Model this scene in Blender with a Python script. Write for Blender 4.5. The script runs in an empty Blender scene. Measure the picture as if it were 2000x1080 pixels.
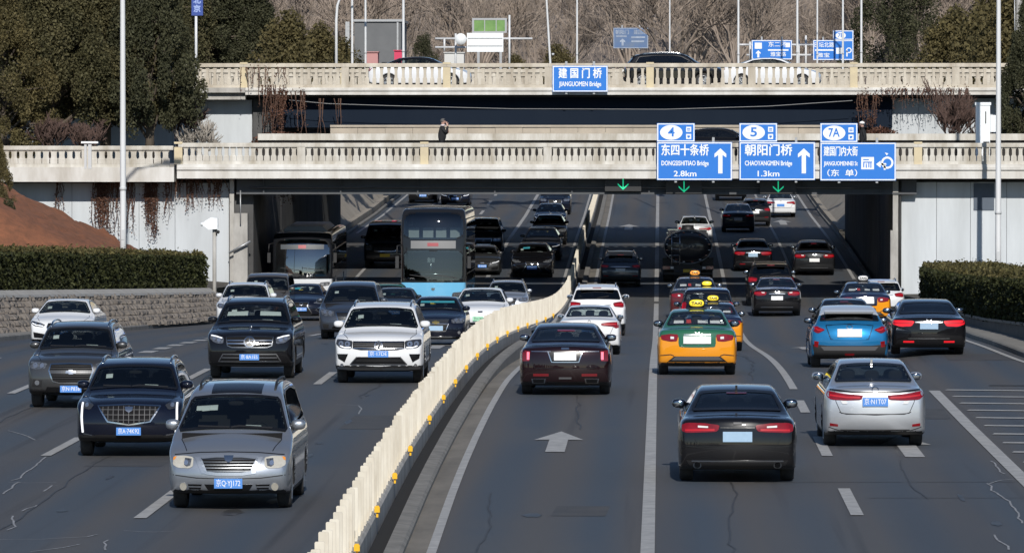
import bpy, bmesh, math, random
import numpy as np
from mathutils import Vector, Matrix
from mathutils.bvhtree import BVHTree
random.seed(7); RNG = np.random.default_rng(7)
S = bpy.context.scene
COL = S.collection
# ------------------------------------------------------------------ camera, sky, sun, exposure
F_PX, VPX, HZ, CAMZ = 11250.0, 1290.0, 245.0, 5.7
cd = bpy.data.cameras.new('camera'); cam = bpy.data.objects.new('camera', cd); COL.objects.link(cam)
cd.sensor_width = 36.0; cd.lens = F_PX / 2000 * 36.0; cd.clip_start = 1.0; cd.clip_end = 5000
cam.location = (0, 0, CAMZ)
cam.rotation_euler = (math.pi / 2 - math.atan(295 / F_PX), 0, math.atan(290 / F_PX))
S.camera = cam
SUN_EL, SUN_AZ = math.radians(30), math.radians(-5)     # sun behind the camera, a touch to its right
w = bpy.data.worlds.new('World'); S.world = w; w.use_nodes = True
nt = w.node_tree; sky = nt.nodes.new('ShaderNodeTexSky'); sky.sky_type = 'NISHITA'; sky.sun_disc = False
sky.sun_elevation = SUN_EL; sky.sun_rotation = math.pi + SUN_AZ; sky.dust_density = 0.2; sky.altitude = 1500; sky.air_density = 0.95; sky.ozone_density = 2.2
nt.links.new(sky.outputs[0], nt.nodes['Background'].inputs[0]); nt.nodes['Background'].inputs[1].default_value = 0.085
sl = bpy.data.lights.new('sun', 'SUN'); sl.energy = 4.1; sl.angle = math.radians(0.53); sl.color = (1.0, 0.955, 0.89)
so = bpy.data.objects.new('sun', sl); COL.objects.link(so)
so.rotation_euler = Vector((math.sin(SUN_AZ) * math.cos(SUN_EL), math.cos(SUN_AZ) * math.cos(SUN_EL), -math.sin(SUN_EL))).to_track_quat('-Z', 'Y').to_euler()
vs = S.view_settings; vs.view_transform = 'Standard'; vs.look = 'None'; vs.exposure = 0.0; vs.gamma = 1.0
S.cycles.max_bounces = 6; S.cycles.transparent_max_bounces = 10; S.cycles.use_denoising = True
S.cycles.caustics_reflective = False; S.cycles.caustics_refractive = False

# ------------------------------------------------------------------ helpers
ROT = cam.rotation_euler.to_matrix()
def P(px, py, D):
    """world point seen at photo pixel (px, py) at the distance D along the road"""
    r = ROT @ Vector(((px - 1000) / F_PX, -(py - 540) / F_PX, -1.0))
    return Vector((0, 0, CAMZ)) + r * (D / r.y)
def sm(t):
    t = min(1.0, max(0.0, t)); return t * t * (3 - 2 * t)
def tail(y):
    """height of the carriageway from the bottom of the underpass on"""
    pts = ((0, -1.75), (240, -1.75), (255, -1.5), (270, -1.05), (300, -.25), (337, .4), (372, 1.25), (400, 1.95), (470, 3.6), (560, 4.6), (5000, 4.6))
    for (a, za), (b, zb) in zip(pts, pts[1:]):
        if a <= y <= b: return za + (zb - za) * (y - a) / (b - a)
    return 0
def ground(x, y):
    if y > 242: return tail(y)
    zl = -1.75 * sm((y - 130) / 104); zr = -1.75 * sm((y - 122) / 92); z3 = -1.75 * sm((y - 146) / 92)
    if x < -4.0: return zl
    t = sm((x - 4.7) / 2.0)
    return zr * (1 - t) + z3 * t
def gpix(px, py, d0=60, d1=420, last=False):
    """ground point under a photo pixel"""
    best = None; y = d0
    prev = None
    while y < d1:
        p = P(px, py, y); e = p.z - ground(p.x, y)
        if prev is not None and prev > 0 >= e:
            best = Vector((p.x, y, ground(p.x, y)))
            if not last: return best
        prev = e; y += 0.25
    return best
def obj(name, me, mat=None, parent=None):
    if isinstance(me, bmesh.types.BMesh):
        bm = me; me = bpy.data.meshes.new(name); bm.to_mesh(me); bm.free()
    o = bpy.data.objects.new(name, me); COL.objects.link(o)
    if mat is not None:
        for m in (mat if isinstance(mat, (list, tuple)) else [mat]): me.materials.append(m)
    if parent is not None: o.parent = parent
    return o
def empty(name, loc=(0, 0, 0), rz=0):
    o = bpy.data.objects.new(name, None); COL.objects.link(o); o.location = loc; o.rotation_euler = (0, 0, rz)
    o.empty_display_size = .2; return o
def tag(o, label=None, cat=None, group=None, kind=None):
    for k, v in (('label', label), ('category', cat), ('group', group), ('kind', kind)):
        if v: o[k] = v
    return o
def copy_tree(o, parent=None):
    c = o.copy(); COL.objects.link(c); c.parent = parent
    for ch in o.children: copy_tree(ch, c)
    return c
class MB:
    """collects boxes, bars, tubes and polygons of ONE mesh"""
    def __init__(s): s.v = []; s.f = []; s.m = []; s.mi = 0; s.sm = []
    def add(s, vs, fs, smooth=False):
        b = len(s.v); s.v.extend([tuple(v) for v in vs])
        for f in fs: s.f.append(tuple(b + i for i in f)); s.m.append(s.mi); s.sm.append(smooth)
    def box(s, a, b, M=None):
        x0, y0, z0 = a; x1, y1, z1 = b
        vs = [Vector(c) for c in ((x0, y0, z0), (x1, y0, z0), (x1, y1, z0), (x0, y1, z0), (x0, y0, z1), (x1, y0, z1), (x1, y1, z1), (x0, y1, z1))]
        if M is not None: vs = [M @ v for v in vs]
        s.add(vs, ((3, 2, 1, 0), (4, 5, 6, 7), (0, 1, 5, 4), (1, 2, 6, 5), (2, 3, 7, 6), (3, 0, 4, 7)))
    def cbox(s, c, d, M=None):
        s.box((c[0] - d[0] / 2, c[1] - d[1] / 2, c[2] - d[2] / 2), (c[0] + d[0] / 2, c[1] + d[1] / 2, c[2] + d[2] / 2), M)
    def tube(s, pts, r, n=6, cap=True):
        pts = [Vector(p) for p in pts]; rs = r if isinstance(r, (list, tuple)) else [r] * len(pts)
        rings = []
        up = None
        for i, p in enumerate(pts):
            d = (pts[min(i + 1, len(pts) - 1)] - pts[max(i - 1, 0)])
            d = d.normalized() if d.length > 1e-9 else Vector((0, 0, 1))
            if up is None or abs(up.dot(d)) > .95: up = Vector((1, 0, 0)) if abs(d.x) < .8 else Vector((0, 1, 0))
            a = d.cross(up).normalized(); b = d.cross(a)
            rings.append([p + (a * math.cos(t) + b * math.sin(t)) * rs[i] for t in [2 * math.pi * k / n for k in range(n)]])
        vs = [v for r_ in rings for v in r_]; fs = []
        for i in range(len(pts) - 1):
            for k in range(n): fs.append((i * n + k, i * n + (k + 1) % n, (i + 1) * n + (k + 1) % n, (i + 1) * n + k))
        if cap: fs.append(tuple(range(n - 1, -1, -1))); fs.append(tuple((len(pts) - 1) * n + k for k in range(n)))
        s.add(vs, fs, n > 5)
    def lathe(s, prof, n=24, M=None, smooth=True):
        """profile (r, h) turned about local z"""
        vs = []; fs = []
        for (r, h) in prof:
            for k in range(n):
                v = Vector((r * math.cos(2 * math.pi * k / n), r * math.sin(2 * math.pi * k / n), h)); vs.append(M @ v if M is not None else v)
        for i in range(len(prof) - 1):
            for k in range(n): fs.append((i * n + k, i * n + (k + 1) % n, (i + 1) * n + (k + 1) % n, (i + 1) * n + k))
        s.add(vs, fs, smooth)
    def quad(s, a, b, c, d): s.add((a, b, c, d), ((0, 1, 2, 3),))
    def prism(s, poly, a, b, fn):
        """polygon (u,v) extruded from a to b; fn(u,v,t) -> point"""
        n = len(poly); vs = [fn(u, v, a) for u, v in poly] + [fn(u, v, b) for u, v in poly]
        s.add(vs, [tuple(range(n - 1, -1, -1)), tuple(range(n, 2 * n))] + [(i, (i + 1) % n, n + (i + 1) % n, n + i) for i in range(n)])
    def mesh(s, name):
        me = bpy.data.meshes.new(name); me.from_pydata(s.v, [], s.f)
        me.polygons.foreach_set('material_index', s.m); me.polygons.foreach_set('use_smooth', s.sm); me.update(); return me
    def build(s, name, mat=None, parent=None): return obj(name, s.mesh(name), mat, parent)

# ------------------------------------------------------------------ materials
MATS = {}
def new_mat(name):
    m = bpy.data.materials.new(name); m.use_nodes = True; return m, m.node_tree.nodes, m.node_tree.links, m.node_tree.nodes['Principled BSDF']
def col4(c): return (c[0], c[1], c[2], 1)
def mat(name, c, rough=.6, metal=0, spec=.5, noise=0, scale=6, detail=5, c2=None, bump=0, bscale=40, coat=0, emit=0, coords='Object', stretch=(1, 1, 1), coat_r=.03, island=0):
    """general procedural material: base colour mixed to c2 by noise, roughness varied, optional bump"""
    if name in MATS: return MATS[name]
    m, N, L, B = new_mat(name)
    B.inputs['Base Color'].default_value = col4(c); B.inputs['Roughness'].default_value = rough
    B.inputs['Metallic'].default_value = metal; B.inputs['Specular IOR Level'].default_value = spec
    if coat: B.inputs['Coat Weight'].default_value = coat; B.inputs['Coat Roughness'].default_value = coat_r
    if emit: B.inputs['Emission Color'].default_value = col4(c); B.inputs['Emission Strength'].default_value = emit
    tc = None
    if noise or bump:
        tc = N.new('ShaderNodeTexCoord'); mp = N.new('ShaderNodeMapping'); mp.inputs['Scale'].default_value = stretch
        L.new(tc.outputs[coords], mp.inputs[0])
    if noise:
        t = N.new('ShaderNodeTexNoise'); t.inputs['Scale'].default_value = scale; t.inputs['Detail'].default_value = detail; t.inputs['Roughness'].default_value = .65
        L.new(mp.outputs[0], t.inputs[0])
        r = N.new('ShaderNodeMapRange'); r.inputs[1].default_value = .3; r.inputs[2].default_value = .7
        r.inputs[3].default_value = 0; r.inputs[4].default_value = noise; L.new(t.outputs[0], r.inputs[0])
        x = N.new('ShaderNodeMix'); x.data_type = 'RGBA'; x.inputs[6].default_value = col4(c); x.inputs[7].default_value = col4(c2 or tuple(v * .5 for v in c))
        L.new(r.outputs[0], x.inputs[0]); last = x.outputs[2]
        if island:
            g = N.new('ShaderNodeNewGeometry'); r2 = N.new('ShaderNodeMapRange'); r2.inputs[3].default_value = 1 - island; r2.inputs[4].default_value = 1 + island
            L.new(g.outputs['Random Per Island'], r2.inputs[0]); mul = N.new('ShaderNodeVectorMath'); mul.operation = 'SCALE'
            L.new(last, mul.inputs[0]); L.new(r2.outputs[0], mul.inputs['Scale']); last = mul.outputs[0]
        L.new(last, B.inputs['Base Color'])
    if bump:
        t = N.new('ShaderNodeTexNoise'); t.inputs['Scale'].default_value = bscale; t.inputs['Detail'].default_value = 6; L.new(mp.outputs[0], t.inputs[0])
        b = N.new('ShaderNodeBump'); b.inputs['Strength'].default_value = bump; b.inputs['Distance'].default_value = .03
        L.new(t.outputs[0], b.inputs['Height']); L.new(b.outputs[0], B.inputs['Normal'])
    MATS[name] = m; return m
def leaf_mat(name, c, c2, scale=.8, island=.45, trans=.25):
    m = mat(name, c, .65, spec=.2, noise=1, scale=scale, detail=3, c2=c2, island=island)
    if not m.get('leaf'):
        m['leaf'] = 1; N = m.node_tree.nodes; L = m.node_tree.links; B = N['Principled BSDF']
        t = N.new('ShaderNodeBsdfTranslucent'); x = N.new('ShaderNodeMixShader'); x.inputs[0].default_value = trans
        src = B.inputs['Base Color'].links[0].from_socket; L.new(src, t.inputs[0])
        L.new(B.outputs[0], x.inputs[1]); L.new(t.outputs[0], x.inputs[2]); L.new(x.outputs[0], N['Material Output'].inputs[0])
    return m

def text_mesh(body, size, bold=.0, align='CENTER', shear=0, width=None):
    c = bpy.data.curves.new('text', 'FONT'); c.body = body; c.size = size; c.align_x = align; c.align_y = 'CENTER'; c.offset = bold; c.shear = shear
    c.resolution_u = 3
    o = bpy.data.objects.new('text', c); COL.objects.link(o)
    me = bpy.data.meshes.new_from_object(o.evaluated_get(bpy.context.evaluated_depsgraph_get()))
    bpy.data.objects.remove(o); bpy.data.curves.remove(c)
    if width and len(me.vertices):
        xs = [v.co.x for v in me.vertices]; k = width / max(1e-6, max(xs) - min(xs)); cx = (max(xs) + min(xs)) / 2 if align == 'CENTER' else 0
        for v in me.vertices: v.co.x = (v.co.x - cx) * k
    return me
def text_into(mb, body, size, pos, fn, **kw):
    """text laid into an MB; fn(u, v) -> point"""
    me = text_mesh(body, size, **kw)
    mb.add([fn(pos[0] + v.co.x, pos[1] + v.co.y) for v in me.vertices], [tuple(p.vertices) for p in me.polygons])
    bpy.data.meshes.remove(me)
# ------------------------------------------------------------------ ground, road, kerbs, markings
asphalt, N_, L_, B_ = new_mat('asphalt')
def asphalt_nodes():
    tc = N_.new('ShaderNodeTexCoord')
    def noise(scale, sc, det=5):
        mp = N_.new('ShaderNodeMapping'); mp.inputs['Scale'].default_value = sc; L_.new(tc.outputs['Object'], mp.inputs[0])
        t = N_.new('ShaderNodeTexNoise'); t.inputs['Scale'].default_value = scale; t.inputs['Detail'].default_value = det; L_.new(mp.outputs[0], t.inputs[0]); return t.outputs[0]
    def mix(a, b, f, lo, hi, amt=1):
        r = N_.new('ShaderNodeMapRange'); r.inputs[1].default_value = lo; r.inputs[2].default_value = hi; r.inputs[4].default_value = amt; L_.new(f, r.inputs[0])
        x = N_.new('ShaderNodeMix'); x.data_type = 'RGBA'; L_.new(r.outputs[0], x.inputs[0])
        for i, c in ((6, a), (7, b)):
            if isinstance(c, tuple): x.inputs[i].default_value = col4(c)
            else: L_.new(c, x.inputs[i])
        return x.outputs[2]
    sx = N_.new('ShaderNodeSeparateXYZ'); L_.new(tc.outputs['Object'], sx.inputs[0])
    def mth(op, a, b=0.0, c=0.0):
        n = N_.new('ShaderNodeMath'); n.operation = op
        for i, v in enumerate((a, b, c)):
            if isinstance(v, (int, float)): n.inputs[i].default_value = v
            else: L_.new(v, n.inputs[i])
        return n.outputs[0]
    # wheel tracks: two polished, cooler bands in every lane
    wob = mth('MULTIPLY', noise(1, (.2, .03, 1), 2), .5)
    ph = mth('ADD', mth('MULTIPLY', mth('LESS_THAN', sx.outputs[0], -4.0), .26), mth('ADD', sx.outputs[0], wob))
    track = mth('MULTIPLY_ADD', mth('COSINE', mth('MULTIPLY_ADD', mth('ADD', ph, -1.6), 6.2832 / 1.525, 3.1416)), .17, mth('MULTIPLY_ADD', noise(1, (.75, .012, 1)), .9, .05))
    c = mix((.092, .086, .082), (.057, .074, .096), track, .28, .72)
    c = mix(c, (.050, .057, .070), noise(1, (.5, .02, 1), 4), .5, .75, .6)
    c = mix(c, (.098, .094, .090), noise(.25, (1, .35, 1), 6), .52, .78, .6)
    c = mix(c, (.030, .030, .033), noise(1, (2.6, .03, 1), 3), .60, .78, .6)
    c = mix(c, (.15, .147, .14), noise(38, (1, 1, 1), 2), .56, .82, .55)
    L_.new(c, B_.inputs['Base Color']); B_.inputs['Roughness'].default_value = .72; B_.inputs['Specular IOR Level'].default_value = .35
    b = N_.new('ShaderNodeBump'); b.inputs['Strength'].default_value = .35; b.inputs['Distance'].default_value = .01
    L_.new(noise(90, (1, 1, 1), 3), b.inputs['Height']); L_.new(b.outputs[0], B_.inputs['Normal'])
asphalt_nodes()
M_earth = mat('earth', (.11, .098, .08), .95, noise=1, scale=.6, c2=(.065, .058, .046), bump=.6, bscale=9)
M_pave = mat('paving', (.27, .26, .24), .9, noise=.8, scale=1.2, c2=(.17, .16, .145), bump=.2)
M_kerb = mat('kerb_concrete', (.25, .24, .22), .9, noise=.9, scale=2.5, c2=(.13, .125, .115))
M_line = mat('road_paint', (.46, .455, .44), .75, noise=.9, scale=3.5, c2=(.25, .25, .25), detail=8)
M_crack = mat('crack_sealer', (.40, .41, .43), .8, noise=.9, scale=5, c2=(.10, .10, .105))
M_gutter = mat('gutter_concrete', (.215, .195, .165), .9, noise=.9, scale=1.5, c2=(.12, .11, .095), stretch=(1, .25, 1))
M_slot = mat('slot_shade_black', (.010, .010, .011), .95)  # black colour stands in for the dark depth of the gap
def lerp_tab(tab, y):
    if y <= tab[0][0]: return tab[0][1]
    for (a, va), (b, vb) in zip(tab, tab[1:]):
        if y <= b: return va + (vb - va) * (y - a) / (b - a)
    return tab[-1][1]
XL = ((-60, -34), (60, -27), (120, -21.5), (163, -18.7), (190, -17.5), (214, -16.75), (238, -16.6), (900, -16.9))
XR = ((-60, 19), (60, 14.5), (120, 10.2), (141, 8.95), (155, 8.4), (170, 8.3), (200, 8.8), (225, 9.2), (238, 9.35), (900, 9.35))
XM = ((-60, -3.4), (40, -3.45), (60, -3.68), (70, -3.82), (80, -3.96), (88, -4.07), (96, -4.16), (106, -4.24), (116, -4.29), (128, -4.30), (140, -4.26), (155, -4.17), (170, -4.06), (190, -3.93), (212, -3.82), (236, -3.76), (300, -3.8), (400, -3.95), (900, -4.2))
xl = lambda y: lerp_tab(XL, y); xr = lambda y: lerp_tab(XR, y); xm = lambda y: lerp_tab(XM, y)
YS = [-400, -200, -60, -20, 20, 50] + [60 + 2.5 * i for i in range(148)] + [440, 470, 515, 560]
def sheet(name, cols, material, dz=0, ys=YS, kind='structure', zf=ground):
    """strip sheet: cols are functions y -> x, ordered left to right"""
    m = MB(); n = len(cols)
    vs = []
    for y in ys:
        for c in cols:
            x = c(y); vs.append((x, y, zf(x, y) + dz))
    m.add(vs, [(j * n + i, j * n + i + 1, (j + 1) * n + i + 1, (j + 1) * n + i) for j in range(len(ys) - 1) for i in range(n - 1)], True)
    o = m.build(name, material); o['kind'] = kind; return o
def between(a, b, n): return [(lambda y, t=t: a(y) * (1 - t) + b(y) * t) for t in [i / n for i in range(n + 1)]]
gm = MB()      # the surrounding land, to the horizon, under everything else
gm.quad((-2500, -400, -3.2), (2500, -400, -3.2), (2500, 4500, -3.2), (-2500, 4500, -3.2)); gm.build('ground', M_earth)['kind'] = 'structure'
sheet('road', between(xl, lambda y: xm(y) - .32, 10), asphalt)
sheet('road', between(lambda y: xm(y) + .62, xr, 12), asphalt)
sheet('verge', [lambda y: xl(y) - 25, lambda y: xl(y) - 2.0], M_earth, .10, [y for y in YS if y <= 236])
sheet('verge', [lambda y: xr(y) + 1.5, lambda y: xr(y) + 25], M_earth, .10, [y for y in YS if y <= 236])
sheet('pavement', [lambda y: xl(y) - 2.0, lambda y: xl(y) - .16], M_pave, .14, [y for y in YS if y <= 236])
sheet('pavement', [lambda y: xr(y) + .16, lambda y: xr(y) + 1.5], M_pave, .14, [y for y in YS if y <= 236])
def sweep(mb, prof, xf, ys, zf=ground, caps=True):
    """profile (dx, dz) swept along the road"""
    n = len(prof); vs = []
    for y in ys:
        x0 = xf(y); z0 = zf(x0, y); vs += [(x0 + a, y, z0 + b) for a, b in prof]
    fs = [(j * n + i, j * n + (i + 1) % n, (j + 1) * n + (i + 1) % n, (j + 1) * n + i) for j in range(len(ys) - 1) for i in range(n)]
    if caps: fs += [tuple(range(n)), tuple((len(ys) - 1) * n + i for i in range(n - 1, -1, -1))]
    mb.add(vs, fs)
for f, s in ((xl, -1), (xr, 1)):
    k = MB(); sweep(k, [(0, -.2), (s * .165, -.2), (s * .165, .145), (s * .03, .145), (0, .115)], f, YS); k.build('kerb', M_kerb)['kind'] = 'structure'
k = MB(); sweep(k, [(0, -.4), (.27, -.4), (.27, -.02), (0, -.02)], xm, YS); k.build('drain_slot', M_slot)['kind'] = 'structure'
k = MB(); sweep(k, [(.27, -.3), (.50, -.3), (.50, .06), (.46, .10), (.27, .12)], xm, YS); k.build('kerb', M_kerb)['kind'] = 'structure'
sheet('gutter', [lambda y: xm(y) + .50, lambda y: xm(y) + .62], M_gutter, .0)
sheet('gutter', [lambda y: xm(y) + .62, lambda y: xm(y) + .80], M_gutter, .005)

def stripe(pts, w, material=M_line, name='lane_marking', dz=.012, step=1.0):
    """painted stripe along ground points (x, y)"""
    m = MB(); q = []
    for (a, b) in zip(pts, pts[1:]):
        a = Vector(a); b = Vector(b); n = max(1, int((b - a).length / step))
        q += [a.lerp(b, i / n) for i in range(n)]
    q.append(Vector(pts[-1])); vs = []
    for i, p in enumerate(q):
        d = (q[min(i + 1, len(q) - 1)] - q[max(0, i - 1)]).normalized(); nrm = Vector((d.y, -d.x)) * w / 2
        for s in (-1, 1):
            c = p + nrm * s; vs.append((c.x, c.y, ground(c.x, c.y) + dz))
    m.add(vs, [(2 * i, 2 * i + 1, 2 * i + 3, 2 * i + 2) for i in range(len(q) - 1)])
    o = m.build(name, material); o['kind'] = 'structure'; return o
stripe([(-.17, 40), (-.17, 430)], .19)
for a in (39.3, 54.3, 69.3, 84.2, 99.3, 114.3): stripe([(2.88, a), (2.88, a + (6.2 if a < 110 else 5))], .19)
stripe([(2.88, 124.5), (2.86, 430)], .17)
for a in (53.3, 68.3, 83.3, 98, 112.5, 126.5, 141.5, 156.5, 171.5, 186.5, 201.5, 216.5): stripe([(-7.55, a), (-7.55, a + 6.3)], .19)
stripe([(-7.9, 262), (-7.9, 430)], .19)
for a in [54 + 15 * i for i in range(25)]: stripe([(-10.6, a), (-10.6, a + 5.8)], .18)
for a in (62, 77, 92, 107, 122, 137): stripe([(-13.8, a), (-13.8, a + 6)], .18)
for i in range(14): stripe([(-13.2 + .02 * i, 147 + 4 * i), (-13.2 + .02 * i, 149.2 + 4 * i)], .38)
for a in (62, 92, 107, 122, 137.5): stripe([(-16.4, a), (-16.4, a + 5)], .16)
stripe([(-13.9, 262), (-14.0, 430)], .16)
stripe([(5.85, 40), (5.85, 110), (5.88, 123.8)], .24)
stripe([(xr(y) - .32, y) for y in range(60, 236, 4)], .14)
stripe([(xm(y) + .86, y) for y in range(45, 430, 4)], .13)
stripe([(xm(y) - .60, y) for y in range(45, 430, 4)], .13)
stripe([(6.1, 262), (6.1, 430)], .13); stripe([(8.8, 262), (8.8, 430)], .15); stripe([(-16.3, 309), (-16.3, 430)], .15)
for i in range(10): stripe([(6.15, 124.2 - 2.95 * i), (xr(124 - 2.95 * i) - .6, 123.5 - 2.95 * i)], .40)
def arrow(x, y0, k=1.0, head=.9, stem=.34):
    m = MB(); pts = [(-stem / 2, 0), (stem / 2, 0), (stem / 2, 3.9), (head / 2, 3.8), (0, 6.7), (-head / 2, 3.8), (-stem / 2, 3.9)]
    vs = [(x + a * k, y0 + b * k, ground(x + a * k, y0 + b * k) + .012) for a, b in pts]
    m.add(vs, [(0, 1, 2, 6), (3, 4, 5, 6, 2)]); o = m.build('lane_arrow', M_line); o['kind'] = 'structure'
arrow(-1.84, 100.4); arrow(4.38, 99.0); arrow(-1.75, 314, 1.3); arrow(6.9, 322, 1.2); arrow(-9.1, 206, 1); arrow(-6.0, 152, 1); arrow(4.4, 172, 1)
def crack(pp, w=.030):
    q = [gpix(x, y) for x, y in pp]
    pts = []
    for a, b in zip(q, q[1:]):
        n = max(2, int((b - a).length / .5))
        for i in range(n):
            c = a.lerp(b, i / n); pts.append((c.x + RNG.normal(0, .018), c.y + RNG.normal(0, .05)))
    stripe(pts, w, M_crack, 'road_crack', .008, 5)
for pp in ([(90, 893), (40, 935), (15, 945)], [(38, 942), (0, 970)], [(20, 942), (60, 944), (160, 943)], [(15, 842), (45, 850), (70, 860), (100, 858)], [(40, 1000), (70, 990), (75, 986)], [(22, 1010), (30, 1030), (0, 1042)],
           [(0, 1056), (80, 1055), (170, 1050), (215, 1040)], [(90, 960), (100, 950), (130, 948)], [(205, 1075), (205, 1060), (220, 1050)], [(655, 790), (700, 793), (710, 800), (695, 812)], [(60, 1078), (120, 1070), (190, 1058)],
           [(1935, 900), (1950, 915), (1962, 930)], [(1930, 945), (1940, 960), (1965, 975), (1985, 1000), (1998, 1030)], [(1940, 1045), (1965, 1070), (1980, 1079)], [(1930, 945), (1960, 938), (2000, 936)], [(600, 940), (560, 942), (520, 941)],
           [(1400, 905), (1420, 906)], [(1190, 921), (1210, 920)], [(240, 1037), (300, 1040), (380, 1036)]): crack(pp)
stripe([(1.5, 92.0), (13, 92.6)], .05, mat('tar_joint', (.055, .055, .057), .8), 'road_joint', .008)
stripe([(3.2, 88.2), (13, 88.5)], .05, MATS['tar_joint'], 'road_joint', .008)
stripe([(7.2, 126.4), (9.9, 126.2)], .30, mat('tar_patch', (.030, .031, .035), .8), 'road_patch', .009)

# sealed seams, patches and oil marks of a worn surface
rs_ = random.Random(12); M_seam = mat('sealed_seam', (.028, .028, .031), .6, noise=.8, scale=3, c2=(.06, .058, .056)); M_patch = mat('asphalt_patch', (.045, .047, .052), .8, noise=1, scale=1.5, c2=(.075, .074, .073)); M_oil = mat('oil_stain', (.030, .030, .032), .5, noise=1, scale=2.5, c2=(.07, .07, .07))
for x, a, b in ((1.05, 62, 118), (-1.6, 108, 150), (4.1, 88, 135), (-9.4, 70, 120), (-6.3, 120, 175), (-12.6, 95, 150), (-2.55, 64, 90), (2.2, 130, 190)):
    y = a; pts = []
    while y < b: pts.append((x + rs_.gauss(0, .035) + .12 * math.sin(y * .21 + x), y)); y += rs_.uniform(.7, 1.6)
    stripe(pts, .028, M_seam, 'road_seam', .006, 5)
for x, y, w_, l_ in ((-9.0, 96, 1.3, 3.4), (-5.6, 108, .9, 5.0), (1.5, 112, 1.2, 2.6), (-1.2, 84, .8, 2.2), (4.9, 112, 1.5, 4), (-12.1, 118, 1.4, 5), (-6.7, 86, .7, 1.8), (7.8, 140, 1.6, 4)):
    stripe([(x, y), (x + .05, y + l_)], w_, M_patch, 'road_patch', .004)
for i in range(46):
    x = rs_.choice((-1.75, 1.35, 4.4, -6.02, -9.08, -12.2)) + rs_.gauss(0, .22); y = rs_.uniform(64, 190); m = MB(); n = 12; rx, ry = rs_.uniform(.04, .16), rs_.uniform(.15, .9)
    m.add([(x + rx * math.cos(6.2832 * k / n) * rs_.uniform(.7, 1.2), y + ry * math.sin(6.2832 * k / n) * rs_.uniform(.7, 1.2), ground(x, y) + .0065 + (ground(x, y + 1) - ground(x, y)) * ry * math.sin(6.2832 * k / n)) for k in range(n)], (tuple(range(n)),)); m.build('oil_stain', M_oil)['kind'] = 'structure'

# ------------------------------------------------------------------ median: concrete base, white glare panels, yellow reflectors
M_white = mat('painted_white_fence', (.76, .71, .60), .55, noise=1, scale=2.2, c2=(.55, .49, .39), stretch=(1, 1, .5), detail=8)
M_conc = mat('concrete', (.50, .485, .455), .9, noise=.9, scale=1.6, c2=(.24, .23, .21), stretch=(1, 1, .35))
M_yel = mat('reflector_yellow', (.85, .48, .02), .35, spec=.6)
M_steel = mat('galvanised_steel', (.45, .46, .47), .45, metal=.6, noise=.5, scale=8)
med = empty('median_barrier', (xm(60), 60, 0))
tag(med, 'cream white slatted anti-glare barrier on a low concrete base dividing the two carriageways', 'barrier')
def under(o, root): o.parent = root; o.matrix_parent_inverse = Matrix.Translation(-Vector(root.location)) if root.rotation_euler.z == 0 else root.matrix_basis.inverted(); return o
bs = MB(); sweep(bs, [(-.32, -.3), (0, -.3), (0, .26), (-.03, .30), (-.28, .30), (-.32, .24)], xm, [y for y in YS if 50 <= y <= 440]); under(bs.build('base', M_conc), med)
rng = random.Random(3)
def blade(m, y, hgt, rot, wd=.11):
    """one upright glare board facing the traffic: slightly dished, rounded top corners"""
    x0 = xm(y) - .10; z0 = ground(-5, y) + .30; c, s_ = math.cos(rot), math.sin(rot); n = 5; vs = []
    prof = [(-wd / 2, 0), (-wd / 2, hgt - .012), (-wd / 2 + .01, hgt), (wd / 2 - .01, hgt), (wd / 2, hgt - .012), (wd / 2, 0)]
    for t in (-.014, .014):
        for u, v in prof: vs.append((x0 + u * c, y + u * s_ + t, z0 + .02 + v))
    k = len(prof); m.add(vs, [tuple(range(k)), tuple(range(2 * k - 1, k - 1, -1))] + [(i, k + i, k + (i + 1) % k, (i + 1) % k) for i in range(k)])
    m.box((x0 - .05, y - .04, z0 - .01), (x0 + .05, y + .04, z0 + .05))
y = 62.0; far = MB(); cnt_ = 0
while y < 430:
    if cnt_ < 99: m = MB(); blade(m, y, .70 + rng.uniform(-.035, .035), rng.uniform(-.35, .25), .115 * rng.uniform(.92, 1.08)); under(m.build('glare_board', M_white), med)
    else: blade(far, y, .69 + rng.uniform(-.01, .01), rng.uniform(-.05, .05))
    cnt_ += 1; y += .98
o = under(far.build('glare_boards', M_white), med); o['kind'] = 'stuff'
m = MB(); sweep(m, [(-.13, .36), (-.08, .36), (-.08, .44), (-.13, .44)], xm, [y for y in YS if 60 <= y <= 430], zf=lambda x, y: ground(-5, y)); under(m.build('rail', M_white), med)
for y in (65, 72.7, 80, 87.6, 95, 105, 113, 120, 127, 134, 141, 148, 156, 165, 174, 184, 195, 206):
    m = MB(); x0 = xm(y); z0 = ground(-5, y) + .33
    m.cbox((x0 + .02, y, z0 + .03), (.075, .05, .08)); m.cbox((x0 + .02, y, z0 + .075), (.05, .04, .02)); m.cbox((x0 + .02, y + .03, z0 - .03), (.03, .03, .10))
    under(m.build('reflector', M_yel), med)

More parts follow.
